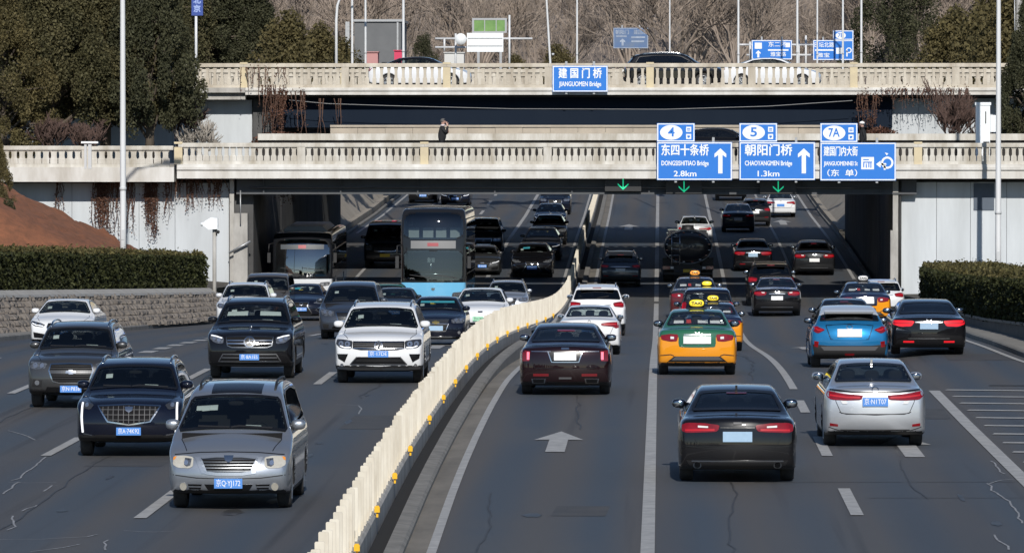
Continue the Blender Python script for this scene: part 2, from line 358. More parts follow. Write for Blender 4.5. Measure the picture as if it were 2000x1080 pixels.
# ------------------------------------------------------------------ bridges
M_cream = mat('cream_balustrade', (.65, .60, .51), .85, noise=1, scale=1.3, c2=(.37, .32, .25), detail=8, stretch=(1, 1, .3))
M_creamw = mat('weathered_white_stone', (.70, .68, .63), .85, noise=1, scale=1.5, c2=(.34, .30, .235), detail=8, stretch=(1, 1, .25))
M_fascia = mat('bridge_fascia', (.74, .73, .70), .85, noise=1, scale=1.1, c2=(.46, .43, .38), stretch=(1, 1, .3), detail=7)
M_girder = mat('girder_steel', (.085, .092, .10), .7, noise=.6, scale=.8, c2=(.05, .05, .053))
M_dark = mat('blotchy_concrete', (.10, .10, .10), .9, noise=.9, scale=.5, c2=(.04, .04, .04))  # dark grey concrete with blacker blotches
M_post_y = mat('ochre_post', (.68, .58, .38), .85, noise=.8, scale=1.5, c2=(.52, .44, .31))
M_wall = mat('painted_wall', (.60, .635, .66), .8, noise=.9, scale=1.1, c2=(.45, .475, .49), stretch=(1, 1, .15), detail=8)
M_stone = mat('tan_stone', (.52, .45, .36), .9, noise=1, scale=1.0, c2=(.36, .31, .25), detail=7)
def balustrade(root, Yf, x0, x1, z0, z1, bay, pitch, width, material, ochre_every=2, name='balustrade', depth=.22):
    n = max(1, round((x1 - x0) / bay)); bw = (x1 - x0) / n
    for i in range(n):
        a = x0 + i * bw; m = MB()
        pw = .34
        m.box((a + pw / 2, Yf + .04, z0), (a + bw - pw / 2, Yf + depth - .04, z0 + .14))
        k = int((bw - pw) / pitch); zb = z0 + .14; zt = z1 - .17; h = zt - zb
        for j in range(k):
            c = a + pw / 2 + (bw - pw) * (j + .5) / k; wdt = width * (1 + .08 * rng.uniform(-1, 1))
            prof = [(.60, 0), (.60, .34), (.42, .40), (.37, .55), (.40, .84), (.56, .90), (.56, 1)]
            yc = Yf + depth / 2; d = depth * .32
            vs = []
            for pw_, ph in prof:
                for sx, sy in ((-1, -1), (1, -1), (1, 1), (-1, 1)): vs.append((c + sx * pw_ * wdt, yc + sy * d * (.6 + pw_ * .8), zb + ph * h))
            m.add(vs, [(r * 4 + q, r * 4 + (q + 1) % 4, r * 4 + 4 + (q + 1) % 4, r * 4 + 4 + q) for r in range(len(prof) - 1) for q in range(4)])
        under(m.build(name, material), root)
        r = MB(); r.box((a + .003, Yf - .05, z1 - .17), (a + bw - .003, Yf + depth + .05, z1 - .05)); r.box((a + .003, Yf - .02, z1 - .05), (a + bw - .003, Yf + depth + .02, z1)); under(r.build('top_rail', material), root)
        p = MB(); p.box((a - pw / 2 + .002, Yf - .03, z0), (a + pw / 2 - .002, Yf + depth + .03, z1 - .171))
        if i % ochre_every == 0: p.box((a - pw / 2, Yf - .045, z1 - .04), (a + pw / 2, Yf + depth + .045, z1 + .045))
        under(p.build('post', M_post_y if i % ochre_every == 0 else material), root)
B1 = 238.0
b1 = tag(empty('ramp_bridge', (0, B1, 3.5)), 'lower bridge with weathered cream balustrade carrying a walkway over the dipping road', 'bridge')
balustrade(b1, B1, -19.95, 31.0, 4.09, 4.97, 5.2, .275, .205, M_creamw, 2)
balustrade(b1, B1, -42, -20.15, 3.97, 4.85, 3.6, .33, .29, M_creamw, 2)
m = MB(); m.box((-20.0, B1 - .12, 3.50), (31.2, B1 + .9, 4.09)); m.box((-20.0, B1 - .20, 3.86), (31.2, B1 - .12, 3.98)); under(m.build('fascia', M_fascia), b1)
m = MB(); m.box((-42.2, B1 - .14, 3.36), (-20.12, B1 + .9, 3.97)); under(m.build('fascia', M_fascia), b1)
m = MB(); m.box((-42.2, B1 + .9, 3.55), (31.2, B1 + 9.0, 4.07)); under(m.build('deck', M_pave), b1)
m = MB(); m.box((-17.6, B1 + .9, 2.90), (10.6, B1 + 1.3, 3.50)); m.box((-17.6, B1 + .75, 2.84), (10.6, B1 + 1.5, 2.92))
for i in range(9): m.box((-16.5 + 3.2 * i, B1 + .78, 2.92), (-16.44 + 3.2 * i, B1 + .9, 3.49))
m.box((-17.4, B1 + 4, 2.9), (10.4, B1 + 4.5, 3.5)); m.box((-17.4, B1 + 7.2, 2.9), (10.4, B1 + 7.7, 3.5)); under(m.build('girder', M_girder), b1)
m = MB(); m.tube([(-17, B1 + .70, 3.12), (-12, B1 + .70, 3.14), (9.5, B1 + .70, 3.13)], .035); under(m.build('conduit', M_girder), b1)
m = MB(); m.box((-17.2, B1 + 7.82, 5.06), (31.2, B1 + 8.28, 5.34)); under(m.build('rear_rail', M_creamw), b1); m = MB(); m.box((-17.2, B1 + 7.95, 4.07), (31.2, B1 + 8.15, 5.06)); under(m.build('shade_panel', mat('gap_shade_black', (.022, .021, .020), .9, spec=.1, noise=.8, scale=2, c2=(.06, .055, .05))), b1)  # dark sheet added so the gaps between the balusters read as shaded
sw = MB()
for i in range(18):
    a = -14.4 + i * 1.2; sw.box((a + .006, 251 + rng.uniform(-.01, .01), 3.4), (a + 1.194, 251.4, 5.62 + rng.uniform(-.03, .03)))
    sw.box((a, 250.93, 5.62), (a + 1.2, 251.47, 5.71))
tag(sw.build('stone_wall', M_stone), 'low tan stone parapet wall behind the lower bridge, under the upper bridge', 'wall')
B2 = 258.0
b2 = tag(empty('road_bridge', (0, B2, 7)), 'upper bridge with cream balustrade and cars crossing, front span', 'bridge')
balustrade(b2, B2, -46, 31.4, 7.38, 8.47, 4.6, .31, .15, M_cream, 2)
m = MB(); m.box((-18.6, B2 - .15, 7.06), (31.6, B2 + .8, 7.38)); m.box((-18.6, B2 - .22, 7.24), (31.6, B2 - .15, 7.33)); under(m.build('fascia', M_fascia), b2)
m = MB(); m.box((-46.2, B2 - .10, 7.16), (-18.62, B2 + .8, 7.38)); m.box((-46.2, B2 + .2, 6.85), (-18.62, B2 + .8, 7.16)); under(m.build('fascia', M_conc), b2)
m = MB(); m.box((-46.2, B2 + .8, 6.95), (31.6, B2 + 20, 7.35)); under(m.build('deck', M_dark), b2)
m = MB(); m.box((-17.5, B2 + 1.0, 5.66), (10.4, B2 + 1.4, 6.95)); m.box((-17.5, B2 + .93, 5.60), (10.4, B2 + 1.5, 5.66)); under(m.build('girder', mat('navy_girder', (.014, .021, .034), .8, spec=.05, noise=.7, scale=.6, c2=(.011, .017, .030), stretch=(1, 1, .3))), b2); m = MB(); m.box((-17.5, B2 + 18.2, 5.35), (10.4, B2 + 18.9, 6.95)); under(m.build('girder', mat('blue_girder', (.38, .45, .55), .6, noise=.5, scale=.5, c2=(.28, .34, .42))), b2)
balustrade(b2, B2 + 19.7, -35, 17.6, 7.38, 8.40, 6.6, .45, .30, M_cream, 3)
b3 = tag(empty('road_bridge', (0, 286, 7)), 'rear span of the upper bridge, mostly hidden behind the front span', 'bridge')
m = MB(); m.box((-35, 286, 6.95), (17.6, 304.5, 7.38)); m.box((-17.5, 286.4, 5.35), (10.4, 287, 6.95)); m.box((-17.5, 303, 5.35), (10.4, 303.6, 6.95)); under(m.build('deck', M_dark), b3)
balustrade(b3, 304.2, -35, 17.6, 7.40, 8.44, 6.6, .45, .30, M_cream, 3)
m = MB(); pts = [P(px, py, 257.6) for px, py in ((565, 196), (640, 203), (760, 207), (1000, 213), (1300, 214), (1500, 208), (1665, 197))]; m.tube(pts, .014, 4)
tag(m.build('cable', mat('grey_cable', (.30, .30, .30), .7)), 'thin grey cable sagging beneath the edge of the upper bridge', 'cable')

# abutments: retaining walls on both sides of the underpass
def abut(name, x0, x1, label, lit_x):
    r = tag(empty(name, (lit_x, 239.3, -2)), label, 'wall')
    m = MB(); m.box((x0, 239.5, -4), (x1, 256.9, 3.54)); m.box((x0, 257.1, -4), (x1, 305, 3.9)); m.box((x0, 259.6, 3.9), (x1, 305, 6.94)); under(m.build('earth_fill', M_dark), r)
    return r
al = abut('retaining_wall', -60, -16.95, 'pale blue-grey retaining wall left of the underpass, overgrown with brown vines', -20)
ar = abut('retaining_wall', 9.75, 60, 'plain pale grey retaining wall right of the underpass, behind the hedge', 12)
def panels(root, xs, y0, z0, z1, material):
    for a, b in zip(xs, xs[1:]):
        m = MB(); m.box((a + .008, y0 + rng.uniform(-.004, .004), z0), (b - .008, y0 + .12, z1)); under(m.build('panel', material), root)
panels(al, [-42, -36, -30, -27.2, -24.5, -21.7, -20.2, -17.95], 239.3, -3, 3.30, M_wall)
panels(ar, [9.98, 11.45, 12.85, 14.35, 17, 22, 28, 34], 239.3, -3, 3.34, M_wall)
m = MB(); m.box((12.98, 239.26, 2.18), (13.83, 239.31, 3.3)); under(m.build('hatch', mat('slate_shadow_patch', (.10, .125, .16), .7, noise=.5, scale=2, c2=(.07, .09, .12))), ar)  # shadow patch on the wall, built as a dark panel; no door here
panels(al, [-40, -30, -22, -20.4, -18.4], 259.35, 3.9, 6.84, M_wall)
panels(ar, [9.95, 11.6, 13.8, 16.5, 20, 30], 259.35, 3.9, 6.90, M_wall)
m = MB(); m.box((-18.35, 259.2, 3.9), (-17.4, 259.5, 6.84)); under(m.build('pilaster', M_dark), al)
m = MB(); m.box((-17.72, 238.75, -3), (-17.14, 239.45, 2.05)); m.box((-17.9, 239.0, -3), (-17.72, 239.45, 3.45)); under(m.build('pilaster', M_conc), al)
m = MB(); m.box((9.52, 238.75, -3), (9.84, 239.45, 1.35)); m.box((9.62, 238.8, 1.35), (9.84, 239.45, 3.4)); under(m.build('pilaster', M_conc), ar)
m = MB(); m.tube([(9.92, 238.9, -2), (9.92, 238.9, 3.4)], .06, 8); under(m.build('drain_pipe', mat('black_pipe', (.02, .02, .02), .6)), ar)
m = MB(); m.tube([(-17.42, 238.6, 1.6), (-17.42, 238.6, 3.0)], .03); m.tube([(-17.9, 238.6, .4), (-17.0, 238.5, .9)], .05); under(m.build('bracket', M_steel), al)

# sloping banks of the cutting behind the bridges and the land beyond
M_bank = mat('bank_concrete', (.36, .325, .27), .9, noise=.9, scale=.7, c2=(.25, .22, .18))
ysb = [305, 320, 340, 372, 400, 440, 470, 560]
m = MB()
for s, e in ((-1, -17.0), (1, 9.45)):
    vs = []
    for y in ysb:
        z = tail(y); hgt = max(.5, 7.0 - z); vs += [(e, y, z - .1), (e, y, z + .35), (e + s * .3, y, z + .35), (e + s * (.3 + hgt * .9), y, z + hgt)]
    m.add(vs, [((j * 4 + i), (j * 4 + i + 1), (j * 4 + 5 + i), (j * 4 + 4 + i)) for j in range(len(ysb) - 1) for i in range(3)])
m.build('bank', M_bank)['kind'] = 'structure'
M_litter = mat('leaf_litter', (.24, .195, .16), .95, noise=1, scale=.25, c2=(.17, .138, .113), bump=.5, bscale=4)
m = MB()
vs = []; yy = [305, 400, 470, 560, 640, 720, 800, 1000]; xx = [-300, -120, -60, -24, 17, 60, 120, 300]
for y in yy:
    for x in xx:
        inside = -20 <= x <= 17 + 1 and y < 560
        h = 6.9 + max(0, (y - 560)) * .16 + (3 if y > 700 else 0) * math.sin(x * .05) * .5
        vs.append((x, y, h))
n = len(xx)
m.add(vs, [(j * n + i, j * n + i + 1, (j + 1) * n + i + 1, (j + 1) * n + i) for j in range(len(yy) - 1) for i in range(n - 1) if not (xx[i] == -24 and yy[j] < 560)], True)
m.build('sky_screen_hill', M_litter)['kind'] = 'structure'  # the rise at the back is invented, added to block sky behind the trees
# ------------------------------------------------------------------ vegetation
def leaf_mesh(name, C, size, flat=0.0, elong=1.6):
    """one small leaf quad per centre (N,3); flat > 0 leans them to the horizontal"""
    C = np.asarray(C, float); n = len(C)
    a = RNG.normal(size=(n, 3)); a[:, 2] *= (1 - flat); a /= np.linalg.norm(a, axis=1)[:, None]
    b = RNG.normal(size=(n, 3)); b[:, 2] *= (1 - flat); b -= a * (a * b).sum(1)[:, None]; b /= np.linalg.norm(b, axis=1)[:, None]
    s = size * RNG.uniform(.6, 1.35, n)[:, None]
    V = np.stack([C - a * s * elong / 2, C + b * s / 2, C + a * s * elong / 2, C - b * s / 2], 1).reshape(-1, 3)
    me = bpy.data.meshes.new(name); me.vertices.add(4 * n); me.loops.add(4 * n); me.polygons.add(n)
    me.vertices.foreach_set('co', V.ravel()); me.loops.foreach_set('vertex_index', np.arange(4 * n, dtype=np.int32))
    me.polygons.foreach_set('loop_start', np.arange(0, 4 * n, 4, dtype=np.int32)); me.update(); me.validate(); return me
def ball(n, c, r, shell=.5):
    d = RNG.normal(size=(n, 3)); d /= np.linalg.norm(d, axis=1)[:, None]
    return np.asarray(c) + d * (RNG.uniform(shell ** 3, 1, n) ** (1 / 3))[:, None] * np.asarray(r)
L_ever = leaf_mat('needle_leaf', (.165, .146, .072), (.082, .080, .040), .7, .36, .4)
L_ever2 = leaf_mat('needle_leaf_dark', (.118, .116, .064), (.058, .062, .035), .7, .36, .4)
L_olive = leaf_mat('needle_leaf_olive', (.20, .165, .075), (.105, .092, .043), .8, .36, .4)
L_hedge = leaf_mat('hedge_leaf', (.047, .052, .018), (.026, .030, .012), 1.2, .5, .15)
L_hedget = leaf_mat('hedge_leaf_top', (.135, .112, .045), (.060, .058, .022), 1.2, .5, .2)  # paler, yellower leaf for the clipped tops
L_red = leaf_mat('dead_leaf', (.15, .07, .045), (.09, .05, .036), 2, .4, .2)
M_bark = mat('bark', (.13, .105, .08), .9, noise=1, scale=4, c2=(.07, .055, .04), stretch=(1, 1, .2))
M_twig = mat('twig', (.32, .262, .215), .9, noise=1, scale=.35, c2=(.22, .175, .14), island=.15)
M_twigp = mat('pale_twig', (.36, .33, .29), .9, noise=1, scale=1, c2=(.22, .19, .16))
M_vine = mat('dry_vine', (.17, .095, .065), .9, noise=1, scale=2, c2=(.10, .06, .045))

def evergreen(name, h, r, seed, leaves=15000, size=.16, cone=.35, material=None, low=.12, clumps=75, blob=(.14, .27)):
    """Empty > trunk, crown: leaf clumps spread through the crown volume, gaps between them"""
    rr = random.Random(seed); root = empty(name); t = MB()
    lean = [Vector((rr.uniform(-.04, .04) * h * i / 5, rr.uniform(-.04, .04) * h * i / 5, h * .92 * i / 5)) for i in range(6)]
    t.tube(lean, [max(.03, .028 * h * (1 - i / 5.3)) for i in range(6)], 8)
    pts = []; per = leaves // clumps
    for i in range(clumps):
        z = low + (1 - low) * (rr.random() ** .85); w = r * min(1, (1 - z) / max(.05, cone) + .12) * min(1, .45 + (z - low) / .15)
        a = rr.uniform(0, 6.283); q = w * math.sqrt(rr.uniform(.32, 1)); c = Vector((q * math.cos(a), q * math.sin(a), z * h))
        k = rr.uniform(*blob) * r * .95
        pts.append(ball(per, c, (k * .82, k * .82, k * 1.3), .3))
        if i % 3 == 0:
            b = Vector((0, 0, max(.3, c.z - .12 * h))); t.tube([b, b.lerp(c, .5) + Vector((0, 0, .05 * h)), c], [.009 * h, .006 * h, .003 * h], 5)
    t.build('trunk', M_bark, root)
    obj('crown', leaf_mesh('crown', np.concatenate(pts), size), material or L_ever, root); return root
def branches(mb, p, d, ln, r, lev, rr, tw, spread=.55, up=.25, nmin=3, nmax=5):
    n = 3; pts = [p]; q = p.copy(); dd = d.copy()
    for i in range(n):
        dd = (dd + Vector((rr.gauss(0, .14), rr.gauss(0, .14), rr.gauss(0, .08) + up * .12))).normalized(); q = q + dd * ln / n; pts.append(q.copy())
    mb.tube(pts, [r * (1 - .5 * i / n) for i in range(n + 1)], 5 if lev > 2 else 3, False)
    if lev == 0: return
    for k in range(rr.randint(nmin, nmax)):
        t = rr.uniform(.35, 1.0); i = min(n - 1, int(t * n)); b = pts[i].lerp(pts[i + 1], t * n - i)
        nd = (dd + Vector((rr.gauss(0, spread), rr.gauss(0, spread), rr.gauss(0, spread * .6) + up))).normalized()
        branches(mb, b, nd, ln * rr.uniform(.55, .78), max(tw, r * rr.uniform(.42, .6)), lev - 1, rr, tw, spread, up, nmin, nmax)
def bare_tree(name, h, seed, levels=5, tw=.022, material=None, trunk=.30, multi=1, spread=.5):
    rr = random.Random(seed); root = empty(name); t = MB(); c = MB()
    for s in range(multi):
        d = Vector((rr.uniform(-.5, .5), rr.uniform(-.5, .5), 1)).normalized() if multi > 1 else Vector((0, 0, 1))
        top = d * h * trunk; r0 = .016 * h / (multi ** .5)
        t.tube([Vector((0, 0, -.3)), top * .5 + Vector((rr.uniform(-.1, .1), 0, 0)), top], [r0 * 1.2, r0, r0 * .8], 7)
        for k in range(4 if multi == 1 else 3):
            nd = (d + Vector((rr.gauss(0, .5), rr.gauss(0, .5), .35))).normalized()
            branches(c, top * rr.uniform(.75, 1), nd, h * rr.uniform(.24, .34), r0 * .55, levels - 1, rr, tw, spread)
    t.build('trunk', material or M_twig, root); c.build('crown', material or M_twig, root); return root
def put(root, loc, rz=0, sc=1.0, label=None, cat=None, group=None, szz=None):
    root.location = loc; root.rotation_euler = (0, 0, rz); root.scale = (sc, sc, szz or sc); return tag(root, label, cat, group)

# tall dark evergreens beside the bridges, left: (px of trunk, D, ground z, kind, scale x, scale z, label)
evA = evergreen('evergreen_tree', 9.5, 3.3, 1, 80000, .078, .55, L_ever, .20, 190)
evB = evergreen('evergreen_tree', 8.8, 2.7, 2, 70000, .078, .8, L_ever2, .18, 170)
evC = evergreen('evergreen_tree', 8.0, 2.6, 5, 60000, .078, .6, L_olive, .03, 150)
used = set()
def plant(proto, px, D, z, sc, rz, label, group, cat='tree', szz=None):
    o = proto if proto.name not in used else copy_tree(proto); used.add(proto.name)
    p = P(px, 245, D); return put(o, (p.x, D, z), rz, sc, label, cat, group, szz)
gE = 'dark evergreens left of the bridges'
plant(evA, 205, 254.5, 4.0, 1.05, .4, 'big olive green evergreen behind the left lamp pole, trunk above the lower bridge rail', gE)
plant(evB, 292, 253.0, 4.0, .92, 1.3, 'dense dark evergreen overlapping the left end of the upper bridge balustrade', gE, szz=1.2)
plant(evA, 95, 252.5, 4.0, 1.0, 2.2, 'broad evergreen rising over the lower bridge near the left picture edge', gE)
plant(evB, 460, 338, 6.9, 1.25, 2.9, 'dark conical evergreen standing beyond the upper bridge, next to the bushes', gE, szz=1.0)
plant(evB, 405, 336, 6.9, 1.15, .7, 'dark evergreen behind the blue roadside banner', gE, szz=1.15)
plant(evA, 285, 334, 6.9, 1.1, 4.2, 'evergreen filling the gap behind the two big trees at left', gE, szz=1.15)
plant(evA, 120, 336, 6.9, 1.25, 5.2, 'evergreen at the back of the left clump, top out of view', gE, szz=1.15)
plant(evC, 8, 250, 4.0, .85, 1.0, 'yellowish olive evergreen at the left edge above the lower bridge rail', gE, szz=.95)
plant(evC, -8, 229, .2, .34, 3.0, 'slim olive conifer cut off by the left picture edge, in front of the lower bridge', gE, szz=.62)
plant(evB, 2012, 251, 4.0, .62, 1.9, 'dark evergreen cut by the right picture edge beside the concrete post', gE, szz=.78)
plant(evB, 2085, 252, 4.0, .8, .9, 'dark evergreen at the far right edge behind the upper wall', gE)
# bushes and small conifers beyond the upper bridge
bushA = evergreen('evergreen_bush', 3.4, 2.2, 11, 16000, .10, .9, L_olive, .05, 48, (.25, .42))
gB = 'bushes beyond the upper bridge'
for px, D, sc, rz, lb in ((560, 318, 1.25, 0, 'olive bush right of the dark conical evergreen, beyond the balustrade'), (620, 322, 1.1, 1, 'round bush directly left of the curved lamp pole'), (665, 330, .95, 2, 'low bush at the foot of the twin lamp poles'),
                          (1010, 345, .75, 4, 'small bush below the white gantry board'), (1090, 345, .9, 3, 'dark bush behind the sign on the upper bridge'), (1860, 330, 1.35, 1, 'dark green bush near the right end of the upper bridge'), (1930, 325, 1.5, 2, 'big rounded bush at the right end of the upper bridge'), (1990, 320, 1.6, 5, 'bush behind the concrete post at the right edge')):
    plant(bushA, px, D, 6.7, sc, rz, lb, gB, 'bush')
pine = evergreen('pine_tree', 9.0, 2.6, 21, 14000, .09, .75, L_ever2, .18, 42, (.2, .36))
plant(pine, 828, 338, 6.3, .52, 0, 'small dark pine left of the white gantry board', 'pines beyond the bridge')
plant(pine, 1735, 345, 6.3, 1.05, 1, 'tall layered pine beyond the upper bridge near its right end', 'pines beyond the bridge')
plant(pine, 1790, 352, 6.3, .95, 2.5, 'thinner pine right of the tall layered pine', 'pines beyond the bridge')
# bare trees far behind, in rows
bts = [bare_tree('bare_tree', 13, s, 5, .020, None, .24) for s in (31, 32, 33)]
gT = 'bare winter trees in the wood behind the bridges'
k = 0
rr = random.Random(5)
for row, (D, n, z) in enumerate(((365, 7, 6.6), (395, 9, 6.7), (430, 11, 6.8), (470, 11, 6.9), (515, 12, 7), (560, 12, 7), (600, 12, 12))):
    for i in range(n):
        px = 540 + (2100 - 540) * (i + .5 + rr.uniform(-.35, .35)) / n
        if D < 440 and 1150 < px < 1300: px += 160
        p = bts[k % 3]; k += 1
        o = p if p.name not in used else copy_tree(p); used.add(p.name)
        q = P(px, 245, D + rr.uniform(-9, 9)); s = rr.uniform(.85, 1.2)
        put(o, (q.x, q.y, z - .3), rr.uniform(0, 6.28), s, 'leafless grey-brown tree in the dense wood beyond the bridges', 'tree', gT)
# far mass of twigs behind the rows
m = MB()
for i in range(14000):
    D = rr.uniform(575, 720); px = rr.uniform(450, 2150); base = 7 + max(0, D - 560) * .16
    p = P(px, 245, D); z = base + rr.uniform(0, 9) ; d = Vector((rr.gauss(0, .5), 0, 1)).normalized(); ln = rr.uniform(1, 3.4); wd = rr.uniform(.02, .07)
    a = Vector((p.x, D, z)); b = a + d * ln; m.add([a - Vector((wd, 0, 0)), a + Vector((wd, 0, 0)), b], ((0, 1, 2),))
tag(m.build('woods', M_twig), None, None, None, 'stuff')
# bare shrubs by the bridge walls
def shrub(px, D, z, h, seed, label, material, multi=6, tw=.019):
    o = bare_tree('bare_shrub', h, seed, 4, tw, material, .25, multi, .42); p = P(px, 245, D); put(o, (p.x, D, z), 0, 1, label, 'shrub', 'bare shrubs by the bridge walls')
shrub(392, 253.5, 4.0, 2.3, 41, 'bare pale-branched shrub before the lit wall left of the upper bridge', M_twigp)
shrub(1848, 252, 4.0, 4.1, 42, 'fan-shaped leafless shrub before the grey wall right of the signs', mat('red_twig', (.085, .052, .042), .9))
shrub(170, 249.5, 4.0, 2.4, 43, 'reddish bare shrub among the evergreens at left', MATS['red_twig'])
shrub(100, 249.5, 4.0, 2.6, 44, 'tangled red-brown shrub near the left end of the lower bridge', MATS['red_twig'])
shrub(355, 255, 4.4, 3.2, 45, 'brown bare shrub between the dark evergreen and the lit wall', MATS['red_twig'])
shrub(1905, 253, 4.0, 1.9, 46, 'dark small shrub behind the white cabinet', MATS['red_twig'])
# low dead-leaf clumps on the lower bridge's far edge
for px, w_, h_, lb in ((545, 1.25, .55, 'red-brown dead-leaf bush at the left end of the rear parapet'), (1722, .95, .75, 'russet dead-leaf bush right of the third exit sign')):
    p = P(px, 245, 248.5); o = obj('low_bush', leaf_mesh('low_bush', ball(1800, (0, 0, 0), (w_, .7, h_), .3), .09), L_red); o.location = (p.x, 248.5, 4.75 + .15); tag(o, lb, 'bush')
# hanging vines
def vine(px0, px1, D, ztop, drop, n, seed, label, leafy=300, face=0):
    q = random.Random(seed); root = empty('hanging_vine', tuple(P((px0 + px1) / 2, 245, D).xy) + (ztop,)); m = MB(); lv = []
    for i in range(n):
        x = P(q.uniform(px0, px1), 245, D).x; ln = drop * q.uniform(.25, 1) ; pts = [Vector((x, D + q.uniform(-.06, 0), ztop))]
        k = max(3, int(ln / .3))
        for j in range(k): pts.append(pts[-1] + Vector((q.gauss(0, .05), q.gauss(0, .008), -ln / k)))
        r0 = q.uniform(.012, .030); m.tube(pts, [r0 * (1 - .7 * j / k) for j in range(k + 1)], 4, False)
        for j in range(leafy // n):
            c = pts[q.randrange(len(pts))]; lv.append((c.x + q.gauss(0, .07), c.y - abs(q.gauss(0, .04)) - .02, c.z + q.gauss(0, .1)))
    under(m.build('stem', M_vine), root)
    under(obj('foliage', leaf_mesh('leaves', lv, .05), L_red), root); tag(root, label, 'vine', 'dry vines hanging on the bridge walls')
vine(182, 212, 239.1, 3.45, 3.4, 26, 1, 'long thick brown vine hanging left of the lamp pole', 1500)
vine(212, 262, 239.1, 3.45, 2.4, 26, 2, 'thin tangled vines around the left lamp pole', 500)
vine(285, 306, 239.1, 3.45, 2.6, 24, 3, 'dark red-brown vine strip right of the left lamp pole', 1300)
vine(320, 330, 239.1, 3.4, 2.6, 5, 4, 'single thin vine trailing down the left retaining wall', 120)
vine(108, 120, 239.1, 3.4, 2.2, 5, 5, 'pair of thin vines near the mound on the left wall', 120)
vine(335, 440, 239.1, 3.45, 1.3, 44, 6, 'short fringe of dry vines under the lower bridge edge at left', 500)
vine(526, 596, 257.2, 7.2, 2.7, 27, 7, 'thick curtain of dry vines at the left end of the upper bridge', 900)
vine(610, 670, 257.6, 6.9, 2.2, 7, 8, 'sparse thin vines hanging from the upper bridge beside the dry curtain', 40)
vine(1668, 1718, 257.2, 7.1, 2.0, 13, 9, 'dark vine curtain at the right end of the upper bridge opening', 500)
vine(1718, 1900, 257.7, 7.35, .9, 40, 10, 'fringe of dry vines above the grey wall at right', 400)
vine(495, 560, 257.6, 7.5, 2.6, 14, 11, 'loose vines trailing over the lit wall beside the dry curtain', 120)
vine(545, 570, 239.3 + 8, 3.2, .9, 16, 12, 'small brown vine bunch in the shade under the lower bridge', 500)
vine(470, 560, 257.55, 8.3, 1.2, 16, 13, 'thin creeper over the upper balustrade near its left end', 90)
# hedges: leaves over a dark core, on walls
def hedge(name, line, width, h, side, label, seed, base, density=430):
    """line: (x, y) points along the front face; the hedge lies on side (+1 right / -1 left) of it"""
    q = np.random.default_rng(seed); core = MB(); C = []; T = []
    for (x0, y0, b0), (x1, y1, b1) in zip(line, line[1:]):
        L = math.hypot(x1 - x0, y1 - y0); nx, ny = (y1 - y0) / L * side, -(x1 - x0) / L * side
        c = [(x0, y0), (x1, y1), (x1 + nx * width, y1 + ny * width), (x0 + nx * width, y0 + ny * width)]
        i_ = .1
        core.add([(c[0][0] + nx * i_, c[0][1] + ny * i_, b0), (c[1][0] + nx * i_, c[1][1] + ny * i_, b1), (c[2][0] - nx * i_, c[2][1] - ny * i_, b1), (c[3][0] - nx * i_, c[3][1] - ny * i_, b0),
                  (c[0][0] + nx * i_, c[0][1] + ny * i_, b0 + h - i_), (c[1][0] + nx * i_, c[1][1] + ny * i_, b1 + h - i_), (c[2][0] - nx * i_, c[2][1] - ny * i_, b1 + h - i_), (c[3][0] - nx * i_, c[3][1] - ny * i_, b0 + h - i_)],
                 ((0, 1, 5, 4), (1, 2, 6, 5), (2, 3, 7, 6), (3, 0, 4, 7), (4, 5, 6, 7)))
        n = int(L * h * density); t = q.random(n); z = q.random(n) * h; o = q.normal(0, .05, n) + .03 * np.sin(t * L * 4 + z * 6)
        C.append(np.stack([x0 + (x1 - x0) * t + nx * o, y0 + (y1 - y0) * t + ny * o, b0 + (b1 - b0) * t + z], 1))
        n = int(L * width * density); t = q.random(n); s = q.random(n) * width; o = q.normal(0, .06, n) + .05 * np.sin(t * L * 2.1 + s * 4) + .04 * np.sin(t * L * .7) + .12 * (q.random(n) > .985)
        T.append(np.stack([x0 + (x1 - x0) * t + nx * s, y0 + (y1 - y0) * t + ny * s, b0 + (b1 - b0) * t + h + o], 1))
    for (x, y, b), (xa, ya, _) in ((line[0], line[1]), (line[-1], line[-2])):
        L = math.hypot(xa - x, ya - y); sg = side * (1 if (xa, ya) == line[1][:2] else -1); nx, ny = (ya - y) / L * sg, -(xa - x) / L * sg
        n = int(width * h * density); s = q.random(n) * width; C.append(np.stack([x + nx * s + q.normal(0, .05, n), y + ny * s + q.normal(0, .05, n), b + q.random(n) * h], 1))
    root = empty(name, (line[0][0], line[0][1], base)); under(core.build('core', mat('hedge_core', (.018, .018, .010), .95)), root)
    under(obj('foliage', leaf_mesh('foliage', np.concatenate(C), .075), L_hedge), root)
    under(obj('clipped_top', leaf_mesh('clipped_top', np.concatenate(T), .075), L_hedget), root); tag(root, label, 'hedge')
lw = [(-22.0, 150), (-21.2, 160), (-20.2, 175), (-18.5, 195), (-16.8, 214)]
def tops(y): return 5.7 - (572 - 7 * (y - 165) / 49 - 245) * y / 11250
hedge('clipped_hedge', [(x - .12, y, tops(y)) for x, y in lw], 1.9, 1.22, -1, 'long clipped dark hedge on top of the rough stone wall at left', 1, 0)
M_rough = mat('rough_stone', (.215, .19, .165), .95, noise=1, scale=2.6, c2=(.115, .10, .088), bump=1.0, bscale=7, detail=8)
m = MB(); cp = MB(); q = np.random.default_rng(4)
